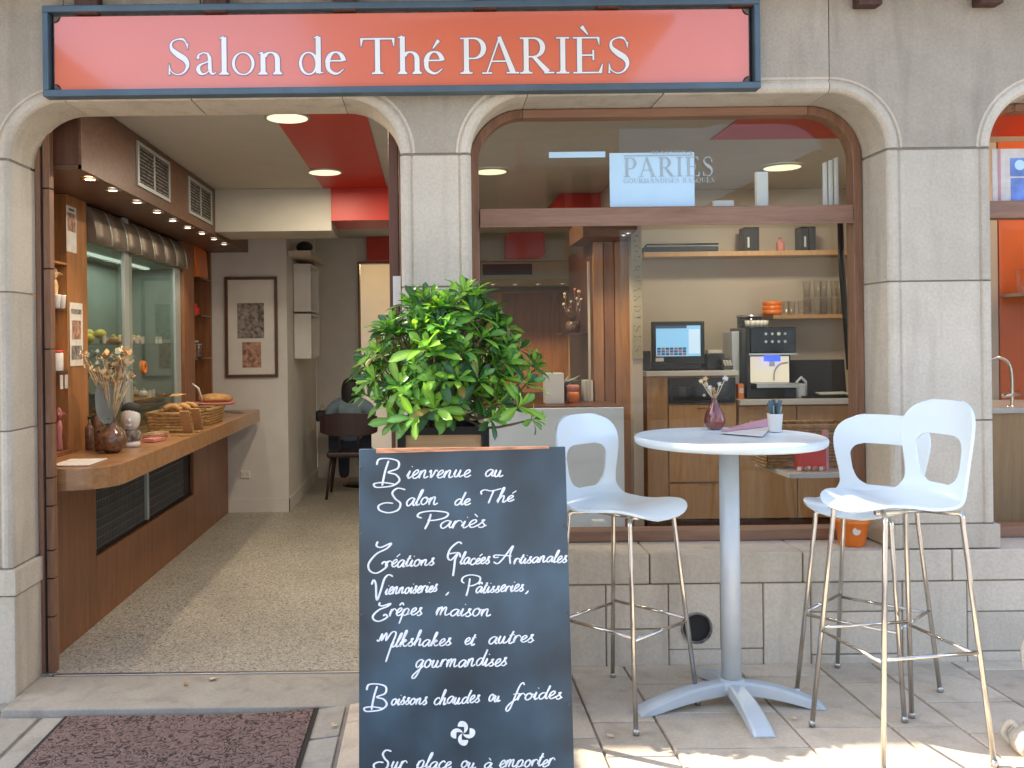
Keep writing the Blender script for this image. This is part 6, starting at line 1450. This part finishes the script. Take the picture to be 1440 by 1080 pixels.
def hw_word(word, x0, y0, x1, y1, xh, thick=.0026, slant=.28, jit=.09, r_=None):
    # x0,y0 baseline start and x1,y1 baseline end in photo pixels; xh = x-height in pixels
    rr = random.Random(hash(word) % 1000 if False else sum(map(ord, word))); acc = None; seq = []
    for ch in word:
        a_ = {'é':('e','´'),'è':('e','`'),'ê':('e','^'),'â':('a','^'),'à':('a','`')}.get(ch, (ch, None)); seq.append(a_)
    tot = sum(HW[c][0] for c, _ in seq); k = (x1-x0)/tot; x = 0
    for c, ac in seq:
        adv, strokes = HW[c]; mb_ = MB(); jy = rr.uniform(-jit, jit); js = 1+rr.uniform(-.11, .11)
        ss = [list(s) for s in strokes]
        if ac == '´': ss.append([(.45,1.35),(.80,1.75)])
        if ac == '`': ss.append([(.30,1.80),(.62,1.38)])
        if ac == '^': ss.append([(.20,1.35),(.48,1.68),(.72,1.35)])
        for s in ss:
            pp = []
            for (u, v) in s:
                v2 = (v+jy)*js; X = x0+(x+u)*k+v2*xh*slant; Y = y0+(y1-y0)*((x+u)/tot)-v2*xh; pp.append((X, Y, 0))
            pp = catmull(pp, 5); N = len(pp); rad = []
            for i in range(N):
                t_ = pp[min(i+1,N-1)]-pp[max(i-1,0)]; dn = abs(t_.y)/(t_.length+1e-6); rad.append(thick*(.72+.42*dn)*(1 if 0 < i < N-1 else .7))
            P3 = [scrp(q.x, q.y, .0012) for q in pp]; vs = []
            for i in range(N):
                t_ = (P3[min(i+1,N-1)]-P3[max(i-1,0)]).normalized(); nn = t_.cross(Vector((0,1,0))).normalized()
                vs += [P3[i]+nn*rad[i]+Vector((0,.0012,0)), P3[i]+nn*rad[i]*.6+Vector((0,-.0008,0)), P3[i]-nn*rad[i]*.6+Vector((0,-.0008,0)), P3[i]-nn*rad[i]+Vector((0,.0012,0))]
            mb_.add(vs, [(4*i+j, 4*i+j+1, 4*i+j+5, 4*i+j+4) for i in range(N-1) for j in range(3)], True)
        mb_.build('letter', 'chalk', cbt, recalc=False); x += adv
def cap(ch, x0, y0, x1, y1, thick=.003):      # capital in a pixel box: left, top, right, bottom
    mb_ = MB(); adv, strokes = HW[ch]
    for s in strokes:
        pp = catmull([(x0+u*(x1-x0), y1+(y0-y1)*v, 0) for (u, v) in s], 6); N = len(pp); P3 = [scrp(q.x, q.y, .0016) for q in pp]; vs = []
        for i in range(N):
            t_ = (P3[min(i+1,N-1)]-P3[max(i-1,0)]).normalized(); nn = t_.cross(Vector((0,1,0))).normalized(); w_ = thick*(.7+.5*abs(t_.z))*(.6 if i in (0,N-1) else 1)
            vs += [P3[i]+nn*w_+Vector((0,.0012,0)), P3[i]+nn*w_*.6+Vector((0,-.0008,0)), P3[i]-nn*w_*.6+Vector((0,-.0008,0)), P3[i]-nn*w_+Vector((0,.0012,0))]
        mb_.add(vs, [(4*i+j, 4*i+j+1, 4*i+j+5, 4*i+j+4) for i in range(N-1) for j in range(3)], True)
    mb_.build('letter', 'chalk', cbt, recalc=False)
cap('B', 529, 645, 571, 685); hw_word('ienvenue', 571, 673, 661, 670, 10.5); hw_word('au', 681, 670, 707, 670, 10)
cap('S', 531, 688, 571, 721); hw_word('alon', 570, 711, 615, 710, 11); hw_word('de', 638, 710, 661, 709, 9); cap('T', 676, 687, 706, 709, .0026); hw_word('hé', 698, 707, 722, 704, 9)
cap('P', 588, 719, 631, 744); hw_word('ariès', 617, 744, 683, 741, 10.5); hw_word('s', 676, 741, 694, 737, .1) if False else None
cap('C', 515, 763, 551, 805); hw_word('réations', 541, 798, 610, 795, 9.5); cap('G', 624, 764, 650, 803); hw_word('lacées', 646, 794, 688, 793, 9); cap('A', 694, 768, 726, 793, .0026); hw_word('rtisanales', 722, 793, 797, 790, 8.5)
cap('V', 522, 809, 552, 843); hw_word('iennoiseries', 541, 836, 614, 832, 9.5); hw_word(',', 628, 833, 634, 833, 9); cap('P', 650, 809, 676, 838, .0026); hw_word('âtisseries', 668, 834, 736, 831, 9); hw_word(',', 740, 831, 746, 831, 9)
cap('C', 522, 848, 550, 873); hw_word('rêpes', 547, 866, 593, 865, 10); hw_word('maison', 612, 866, 690, 866, 10.5)
cap('M', 530, 889, 560, 930, .0026); hw_word('ilkshakes', 549, 910, 634, 907, 9.5); hw_word('et', 652, 907, 667, 907, 10); hw_word('autres', 686, 905, 750, 903, 10)
hw_word('gourmandises', 583, 939, 712, 936, 10.5)
cap('B', 515, 962, 552, 1000); hw_word('oissons', 549, 992, 600, 990, 9.5); hw_word('chaudes', 609, 991, 674, 988, 9.5); hw_word('ou', 686, 987, 703, 986, 9.5); hw_word('froides', 716, 985, 790, 982, 10)
cap('S', 525, 1056, 551, 1083); hw_word('ur', 549, 1082, 570, 1081, 10); hw_word('place', 585, 1081, 634, 1080, 10); hw_word('ou', 647, 1080, 669, 1080, 9); hw_word('à', 680, 1080, 692, 1080, 9); hw_word('emporter', 701, 1080, 778, 1077, 10)
# four-lobed curl emblem
mb_ = MB(); ex, ey, er = 651, 1031, 17.5
for q in range(4):
    a = math.pi/2*q+.15; pts = []
    # comma-shaped head: outer arc then inner return
    for k in range(17):
        b = math.pi*k/16; rx = er*.5*(1-math.cos(b)); w_ = er*.50*math.sin(b)
        pts.append((rx, -w_*.95))
    for k in range(1, 16):
        b = math.pi*(16-k)/16; rx = er*.5*(1-math.cos(b)); w_ = er*.30*math.sin(b)*(math.cos(b) < 0) ; w_ = er*.34*math.sin(b) if rx > er*.5 else -er*.16*math.sin(b*1.0)
        pts.append((rx, w_))
    P3 = [scrp(ex+x*math.cos(a)-y*math.sin(a), ey-(x*math.sin(a)+y*math.cos(a)), .0013+.00015*q) for (x, y) in pts]
    mb_.add(P3, [tuple(range(len(P3)))])
mb_.build('emblem', 'chalk', cbt, recalc=False)
# ================================================================== PLANTER AND SHRUB
dP = 3.66-D0; pa, pb = at(559, 601, dP), at(688, 601, dP); pz = (pa.z+pb.z)/2; gx = gz((pa.x+pb.x)/2)
pl = thing('planter', 'tall square planter with a dark frame and tan wooden panels behind the chalkboard', 'planter', ((pa.x+pb.x)/2, dP, gx))
px0_, px1_ = pa.x, pb.x; wP = px1_-px0_; py0_, py1_ = dP, dP+wP
for (x, y) in ((px0_,py0_),(px1_-.03,py0_),(px0_,py1_-.03),(px1_-.03,py1_-.03)): MB().box(x, x+.03, y, y+.03, gx, pz).build('corner_post', 'black', pl, bevel=.003)
for z0, z1 in ((pz-.03, pz-.001), (gx+.03, gx+.06)):
    MB().box(px0_+.0305, px1_-.0305, py0_+.001, py0_+.03, z0, z1).build('rail', 'black', pl); MB().box(px0_+.0305, px1_-.0305, py1_-.03, py1_-.001, z0, z1).build('rail', 'black', pl)
    MB().box(px0_+.001, px0_+.03, py0_+.0305, py1_-.0305, z0, z1).build('rail', 'black', pl); MB().box(px1_-.03, px1_-.001, py0_+.0305, py1_-.0305, z0, z1).build('rail', 'black', pl)
MB().box(px0_+.031, px1_-.031, py0_+.012, py0_+.02, gx+.061, pz-.031).build('panel', 'wood_planter', pl); MB().box(px0_+.031, px1_-.031, py1_-.02, py1_-.012, gx+.061, pz-.031).build('panel', 'wood_planter', pl)
MB().box(px0_+.010, px0_+.018, py0_+.031, py1_-.031, gx+.061, pz-.031).build('panel', 'wood_planter', pl); MB().box(px1_-.018, px1_-.010, py0_+.031, py1_-.031, gx+.061, pz-.031).build('panel', 'wood_planter', pl)
MB().box(px0_-.008, px0_-.001, py0_-.004, py0_+.02, gx, pz+.004).build('side_batten', 'wood_planter', pl)
mbq = MB(); n_ = 10; vs = []
for j in range(n_+1):
    for i in range(n_+1): vs.append((px0_+.032+(wP-.064)*i/n_, py0_+.032+(wP-.064)*j/n_, pz-.035+random.uniform(-.01,.012)))
mbq.add(vs, [(j*(n_+1)+i, j*(n_+1)+i+1, (j+1)*(n_+1)+i+1, (j+1)*(n_+1)+i) for j in range(n_) for i in range(n_)], True).build('soil', 'soil', pl)
# leaves
def leaf_mat(name, a, b):
    m, n, l, p = nt(name); oi = n.new('ShaderNodeObjectInfo'); tc = n.new('ShaderNodeTexCoord'); no = n.new('ShaderNodeTexNoise'); no.inputs['Scale'].default_value = 9; no.inputs['Detail'].default_value = 3
    l.new(tc.outputs['Object'], no.inputs['Vector'])
    at_ = n.new('ShaderNodeAttribute'); at_.attribute_name = 'tone'
    ad = n.new('ShaderNodeMath'); ad.operation = 'ADD'; l.new(oi.outputs['Random'], ad.inputs[0]); l.new(at_.outputs['Fac'], ad.inputs[1])
    fr = n.new('ShaderNodeMath'); fr.operation = 'FRACT'; l.new(ad.outputs[0], fr.inputs[0])
    mx = n.new('ShaderNodeMix'); mx.data_type = 'RGBA'; mx.inputs[6].default_value = (*a, 1); mx.inputs[7].default_value = (*b, 1); l.new(fr.outputs[0], mx.inputs[0])
    # pale midrib from the leaf's own UV
    uv = n.new('ShaderNodeAttribute'); uv.attribute_name = 'rib'
    m2 = n.new('ShaderNodeMix'); m2.data_type = 'RGBA'; l.new(uv.outputs['Fac'], m2.inputs[0]); l.new(mx.outputs[2], m2.inputs[6]); m2.inputs[7].default_value = (b[0]*1.9+.05, b[1]*1.5+.05, b[2]*1.6+.03, 1)
    l.new(m2.outputs[2], p.inputs['Base Color']); p.inputs['Roughness'].default_value = .3; p.inputs['Specular IOR Level'].default_value = .55
    # thin leaf: some light passes through
    out = n['Material Output']; tr = n.new('ShaderNodeBsdfTranslucent'); hs = n.new('ShaderNodeVectorMath'); hs.operation = 'MULTIPLY'; hs.inputs[1].default_value = (1.5, 1.6, .5); l.new(m2.outputs[2], hs.inputs[0]); l.new(hs.outputs[0], tr.inputs[0])
    ms = n.new('ShaderNodeMixShader'); ms.inputs[0].default_value = .42; l.new(p.outputs[0], ms.inputs[1]); l.new(tr.outputs[0], ms.inputs[2]); l.new(ms.outputs[0], out.inputs[0])
    return m
LM = [leaf_mat('leaf_fresh', (.13,.30,.04), (.26,.50,.07)), leaf_mat('leaf_mid', (.075,.22,.045), (.16,.39,.075)), leaf_mat('leaf_dark', (.02,.08,.025), (.04,.13,.04)), leaf_mat('leaf_old', (.20,.19,.04), (.24,.16,.05))]  # paler front leaves carry sunlight in their colour, darker inner ones carry shade
def leaf_geo(L_, W_, fold, curl):
    vs = []; rib = []; n = 7
    ws = [.10,.28,.55,.82,1.0,.88,.0]
    for i in range(n):
        t = i/(n-1); x = L_*t; w = W_*ws[i]*.5; z = curl*L_*(t*t)
        vs += [(x, w, z+fold*w), (x, 0, z), (x, -w, z+fold*w)]; rib += [0, 1, 0]
    fs = [(i*3+j, i*3+j+1, (i+1)*3+j+1, (i+1)*3+j) for i in range(n-1) for j in range(2)]
    return vs, fs, rib
LEAFV = [leaf_geo(.092,.029,.35,-.22), leaf_geo(.078,.026,.5,-.1), leaf_geo(.102,.032,.3,-.35), leaf_geo(.068,.024,.4,.08)]
leaf_meshes = []
for (vs, fs, rib) in LEAFV:
    for m_ in LM:
        me = bpy.data.meshes.new('leaf'); me.from_pydata(vs, [], fs); me.polygons.foreach_set('use_smooth', [True]*len(fs)); me.materials.append(m_)
        ar = me.attributes.new('rib', 'FLOAT', 'POINT'); ar.data.foreach_set('value', [r_*.55 for r_ in rib]); leaf_meshes.append(me)
base = Vector(((px0_+px1_)/2, (py0_+py1_)/2, pz-.03))
sh = thing('shrub', 'glossy green shrub with whorls of oval leaves growing in the tall planter', 'shrub', base)
rp = random.Random(21)
anchors = []
def A_(px, py, dy, s=1.0, sun_tone=.5): anchors.append((at(px, py, base.y+dy), s, sun_tone))
for a_ in [(652,415,-.10,1.25,.45),(618,437,-.12,1.1,.5),(668,440,-.05,1,.3),(640,462,-.16,1,.4),(600,492,-.24,1.35,1),(690,480,-.12,1,.2),(575,470,-.10,1,.15),(536,497,-.14,1.2,.5),(528,535,-.14,1,.3),(558,455,.05,1,.0),
           (705,470,.02,1,.1),(730,492,.0,1,.1),(745,515,-.02,1,.15),(715,512,-.14,1,.35),(740,540,-.1,1,.3),(752,520,.05,.9,.1),(700,540,-.16,1,.2),(565,545,-.22,1.15,.85),(590,560,-.24,1.1,.9),(612,575,-.26,1.1,.8),
           (545,565,-.16,1,.4),(560,590,-.2,1,.6),(585,588,-.26,1,.7),(635,585,-.22,.9,.4),(625,510,-.2,1,.35),(650,500,-.2,1,.3),(670,520,-.12,.9,.15),(728,572,-.20,1.25,.75),(700,568,-.18,1,.4),(690,590,-.2,.9,.4),
           (520,512,-.05,1,.2),(515,555,-.0,.9,.2),(540,480,.08,1,0),(600,455,.0,1,.05),(640,430,.05,1,.05),(685,450,.1,1,0),(590,520,-.1,1,.2),(660,560,-.05,.8,.1),(748,590,-.15,.8,.5),(568,592,-.12,.7,.3)]:
    A_(*a_)
for k in range(115):
    a = rp.uniform(0, 6.28); h = rp.uniform(0, 1); rad = .36*math.sin(math.pi*min(1, .16+.62*h))**.8*(1-.50*h)*1.15
    yy = math.sin(a)*rad*.8
    p_ = base+Vector((math.cos(a)*rad*rp.uniform(.55,1.0)-.0, yy, .13+h*.42))
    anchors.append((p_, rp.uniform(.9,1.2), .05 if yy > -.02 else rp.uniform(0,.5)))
inst = []
for (p_, s_, fr_) in anchors:
    out = (p_-(base+Vector((0,0,.16)))); out = (out.normalized()+Vector((0,0,.55))+Vector((0,-.15,0))).normalized()
    b1 = out.orthogonal().normalized(); b2 = out.cross(b1); nl = rp.randint(9, 13)
    for k in range(nl):
        a = 2.399*k+rp.uniform(-.25,.25); el = .15+1.05*(k/nl)+rp.uniform(-.12,.12)          # outer leaves flat, inner upright
        d_ = (b1*math.cos(a)+b2*math.sin(a))*math.cos(el)+out*math.sin(el)
        up_ = (out-d_*out.dot(d_)).normalized(); sd = up_.cross(d_)
        mtx = Matrix((d_, sd, up_)).transposed(); mtx = mtx @ Matrix.Rotation(rp.uniform(-.35,.35), 3, 'X')
        s2 = s_*rp.uniform(.82,1.30)*(1-.22*(k/nl))
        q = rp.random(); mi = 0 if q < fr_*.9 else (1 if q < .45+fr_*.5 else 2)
        if rp.random() < .025: mi = 3
        inst.append((p_+out*(.012*(k/nl)-.004), mtx, s2, rp.randrange(4), mi))
inst.sort(key=lambda q: q[0].y)
near, rest = inst[:295], inst[295:]
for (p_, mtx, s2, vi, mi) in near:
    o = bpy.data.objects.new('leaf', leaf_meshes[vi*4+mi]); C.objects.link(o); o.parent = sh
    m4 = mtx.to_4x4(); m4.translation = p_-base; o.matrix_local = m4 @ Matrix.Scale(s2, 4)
for mi in range(4):
    vs = []; fs = []; rb_ = []; tn = []
    for (p_, mtx, s2, vi, m2) in rest:
        if m2 != mi: continue
        b = len(vs); g = LEAFV[vi]; tt = rp.random()
        vs += [p_+(mtx @ Vector(v))*s2-base for v in g[0]]; fs += [tuple(i+b for i in f) for f in g[1]]; rb_ += [r_*.55 for r_ in g[2]]; tn += [tt]*len(g[0])
    if not vs: continue
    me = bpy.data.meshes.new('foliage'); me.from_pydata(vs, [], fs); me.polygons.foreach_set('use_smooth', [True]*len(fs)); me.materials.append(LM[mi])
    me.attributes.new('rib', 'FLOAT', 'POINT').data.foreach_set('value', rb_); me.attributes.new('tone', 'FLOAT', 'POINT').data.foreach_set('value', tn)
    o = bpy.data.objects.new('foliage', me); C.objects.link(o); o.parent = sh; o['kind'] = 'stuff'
roots = [base+Vector((rp.uniform(-.09,.09), rp.uniform(-.09,.06), -.01)) for _ in range(7)]
for i, (p_, s_, fr_) in enumerate(anchors):
    r0 = roots[i % 7]; mid = r0.lerp(p_, .5)+Vector((rp.uniform(-.03,.03), rp.uniform(-.02,.02), rp.uniform(-.03,.02)))
    fork = r0+Vector((0,0,.08))+(p_-r0)*.12
    MB().tube(catmull([r0, fork, mid, p_], 4), [.009]*3+[.007]*4+[.0055]*4+[.004]*2, 6).build('branch', 'bark', sh)
# ================================================================== CLOSED PARASOL AT THE RIGHT EDGE
c = Vector((2.245+.20, 3.25-D0-.0, 0)); c = atz(1474, 1062, 0.0)
t = thing('closed_parasol', 'closed cream parasol on a round ornamental stone base at the right edge', 'parasol', c)
mbq = MB(); n_ = 48; vs = []
for j in range(15):
    h = .30+1.05*j/14; rr = .046+.008*math.sin(j*.8)+.02*(j < 2)
    for k in range(n_):
        a = 2*math.pi*k/n_; r2 = rr*(1+.16*math.sin(8*a+.4*j)); vs.append((c.x+r2*math.cos(a), c.y+r2*math.sin(a), h))
mbq.add(vs, [(j*n_+k, j*n_+(k+1)%n_, (j+1)*n_+(k+1)%n_, (j+1)*n_+k) for j in range(14) for k in range(n_)], True).build('folded_canopy', 'creamcloth', t)
MB().lathe([(.02,.1),(.02,1.5)], c, 16).build('pole', 'grey_paint', t)
MB().lathe([(.10,0),(.118,.02),(.122,.05),(.105,.075),(.085,.09),(.06,.10),(.055,.15),(.03,.17)], c, 36).build('stone_base', 'stone', t)
for k in range(6):
    a = 1.047*k+.4; q = c+Vector((math.cos(a)*.112, math.sin(a)*.112, .05)); MB().tube(catmull([q+Vector((0,0,-.035)), q+Vector((math.cos(a)*.025, math.sin(a)*.025, .0)), q+Vector((0,0,.045)), q+Vector((-math.cos(a)*.02,-math.sin(a)*.02,.03))],4), .012, 8).build('scroll', 'stone', t)
# ================================================================== OUT OF FRAME: canvases added to block the sun, the house opposite
def sun_blocker(x0, x1, y0, y1, z, lab):  # unseen canvas, added to block the sun and shape its patch
    t = thing('canvas_awning', lab, 'awning', ((x0+x1)/2, y0, z))
    vs = []; nn = 16
    for j in range(5):
        for i in range(nn+1):
            u = i/nn; v = j/4; vs.append((x0+(x1-x0)*u, y0+(y1-y0)*v, z-.06*math.sin(math.pi*u)*math.sin(math.pi*v)))
    o = MB().add(vs, [(j*(nn+1)+i, j*(nn+1)+i+1, (j+1)*(nn+1)+i+1, (j+1)*(nn+1)+i) for j in range(4) for i in range(nn)], True).build('canvas', 'creamcloth', t)
    s_ = o.modifiers.new('thick', 'SOLIDIFY'); s_.thickness = .004
    for (x, y) in ((x0+.02,y0+.02),(x1-.02,y0+.02),(x0+.02,y1-.02),(x1-.02,y1-.02)): MB().tube([(x,y,gz(x)),(x,y,z)], .02, 10).build('post', 'steel', t) if y < -3 else None
    MB().tube([(x0,y0,z+.02),(x1,y0,z+.02)], .018, 8).build('rail', 'steel', t); MB().tube([(x0,y1,z+.02),(x1,y1,z+.02)], .018, 8).build('rail', 'steel', t)
SUN_BLOCKERS = [(-5.2, -1.98, -3.4, -.46, 3.12, 'cream canvas awning over the pavement before the left pier'), (-.18, 1.25, -2.4, -.46, 3.12, 'cream canvas awning over the pavement above the bar table')]
for a in SUN_BLOCKERS: sun_blocker(*a)
op = thing('opposite_house', 'white half-timbered house across the street with red beams and shutters', 'house', (1, -14, 0))
OX0, OX1, OY, OZ = -2.0, 3.7, -13, 8.2
MB().box(OX0, OX1, OY-6, OY, -.2, OZ).build('wall', 'whitewash', op)
MB().prism([(OX0-.5,OZ),(OX1+.5,OZ),((OX0+OX1)/2,OZ+1.9)], lambda p, k: (p[0], OY-6 if k == 0 else OY+.4, p[1]+.002)).build('roof', 'wood_beam', op)
for z in (2.9, 5.5, 7.9): MB().box(OX0, OX1, OY+.001, OY+.06, z, z+.2).build('timber', 'rose', op)
for i in range(7):
    x = OX0+.05+i*(OX1-OX0-.2)/6; MB().box(x, x+.14, OY+.001, OY+.05, 3.11, 5.49).build('timber', 'rose', op); MB().box(x, x+.14, OY+.001, OY+.05, 5.71, 7.89).build('timber', 'rose', op)
for z in (3.5, 6.1):
    for i in range(3):
        x = OX0+.7+i*1.8; w_ = MB().box(x, x+.85, OY+.001, OY+.03, z, z+1.4).build('window', 'dark_glass', op)
        for q in (-.45, .87): MB().box(x+q, x+q+.42, OY+.002, OY+.07, z, z+1.4).build('shutter', 'rose', op)
for (x0, x1, nm) in ((-16, -4.5, 'grey rendered house further left across the street'), (8.5, 22, 'pale rendered house further right across the street')):
    t = thing('neighbour_house', nm, 'house', ((x0+x1)/2, -16, 0)); MB().box(x0, x1, -22, -15, -.2, 5.2).build('wall', 'whitewash', t); MB().box(x0-.3, x1+.3, -22.3, -14.6, 5.202, 5.5).build('roof', 'wood_beam', t)
    for i in range(4):
        x = x0+1+i*(x1-x0-2)/4; MB().box(x, x+1, -14.999, -14.95, 2.2, 3.8).build('window', 'dark_glass', t)
for o in list(bpy.data.objects):
    if o.type == 'MESH' and o.name.split('.')[0] in ('white_block',): bpy.data.objects.remove(o)
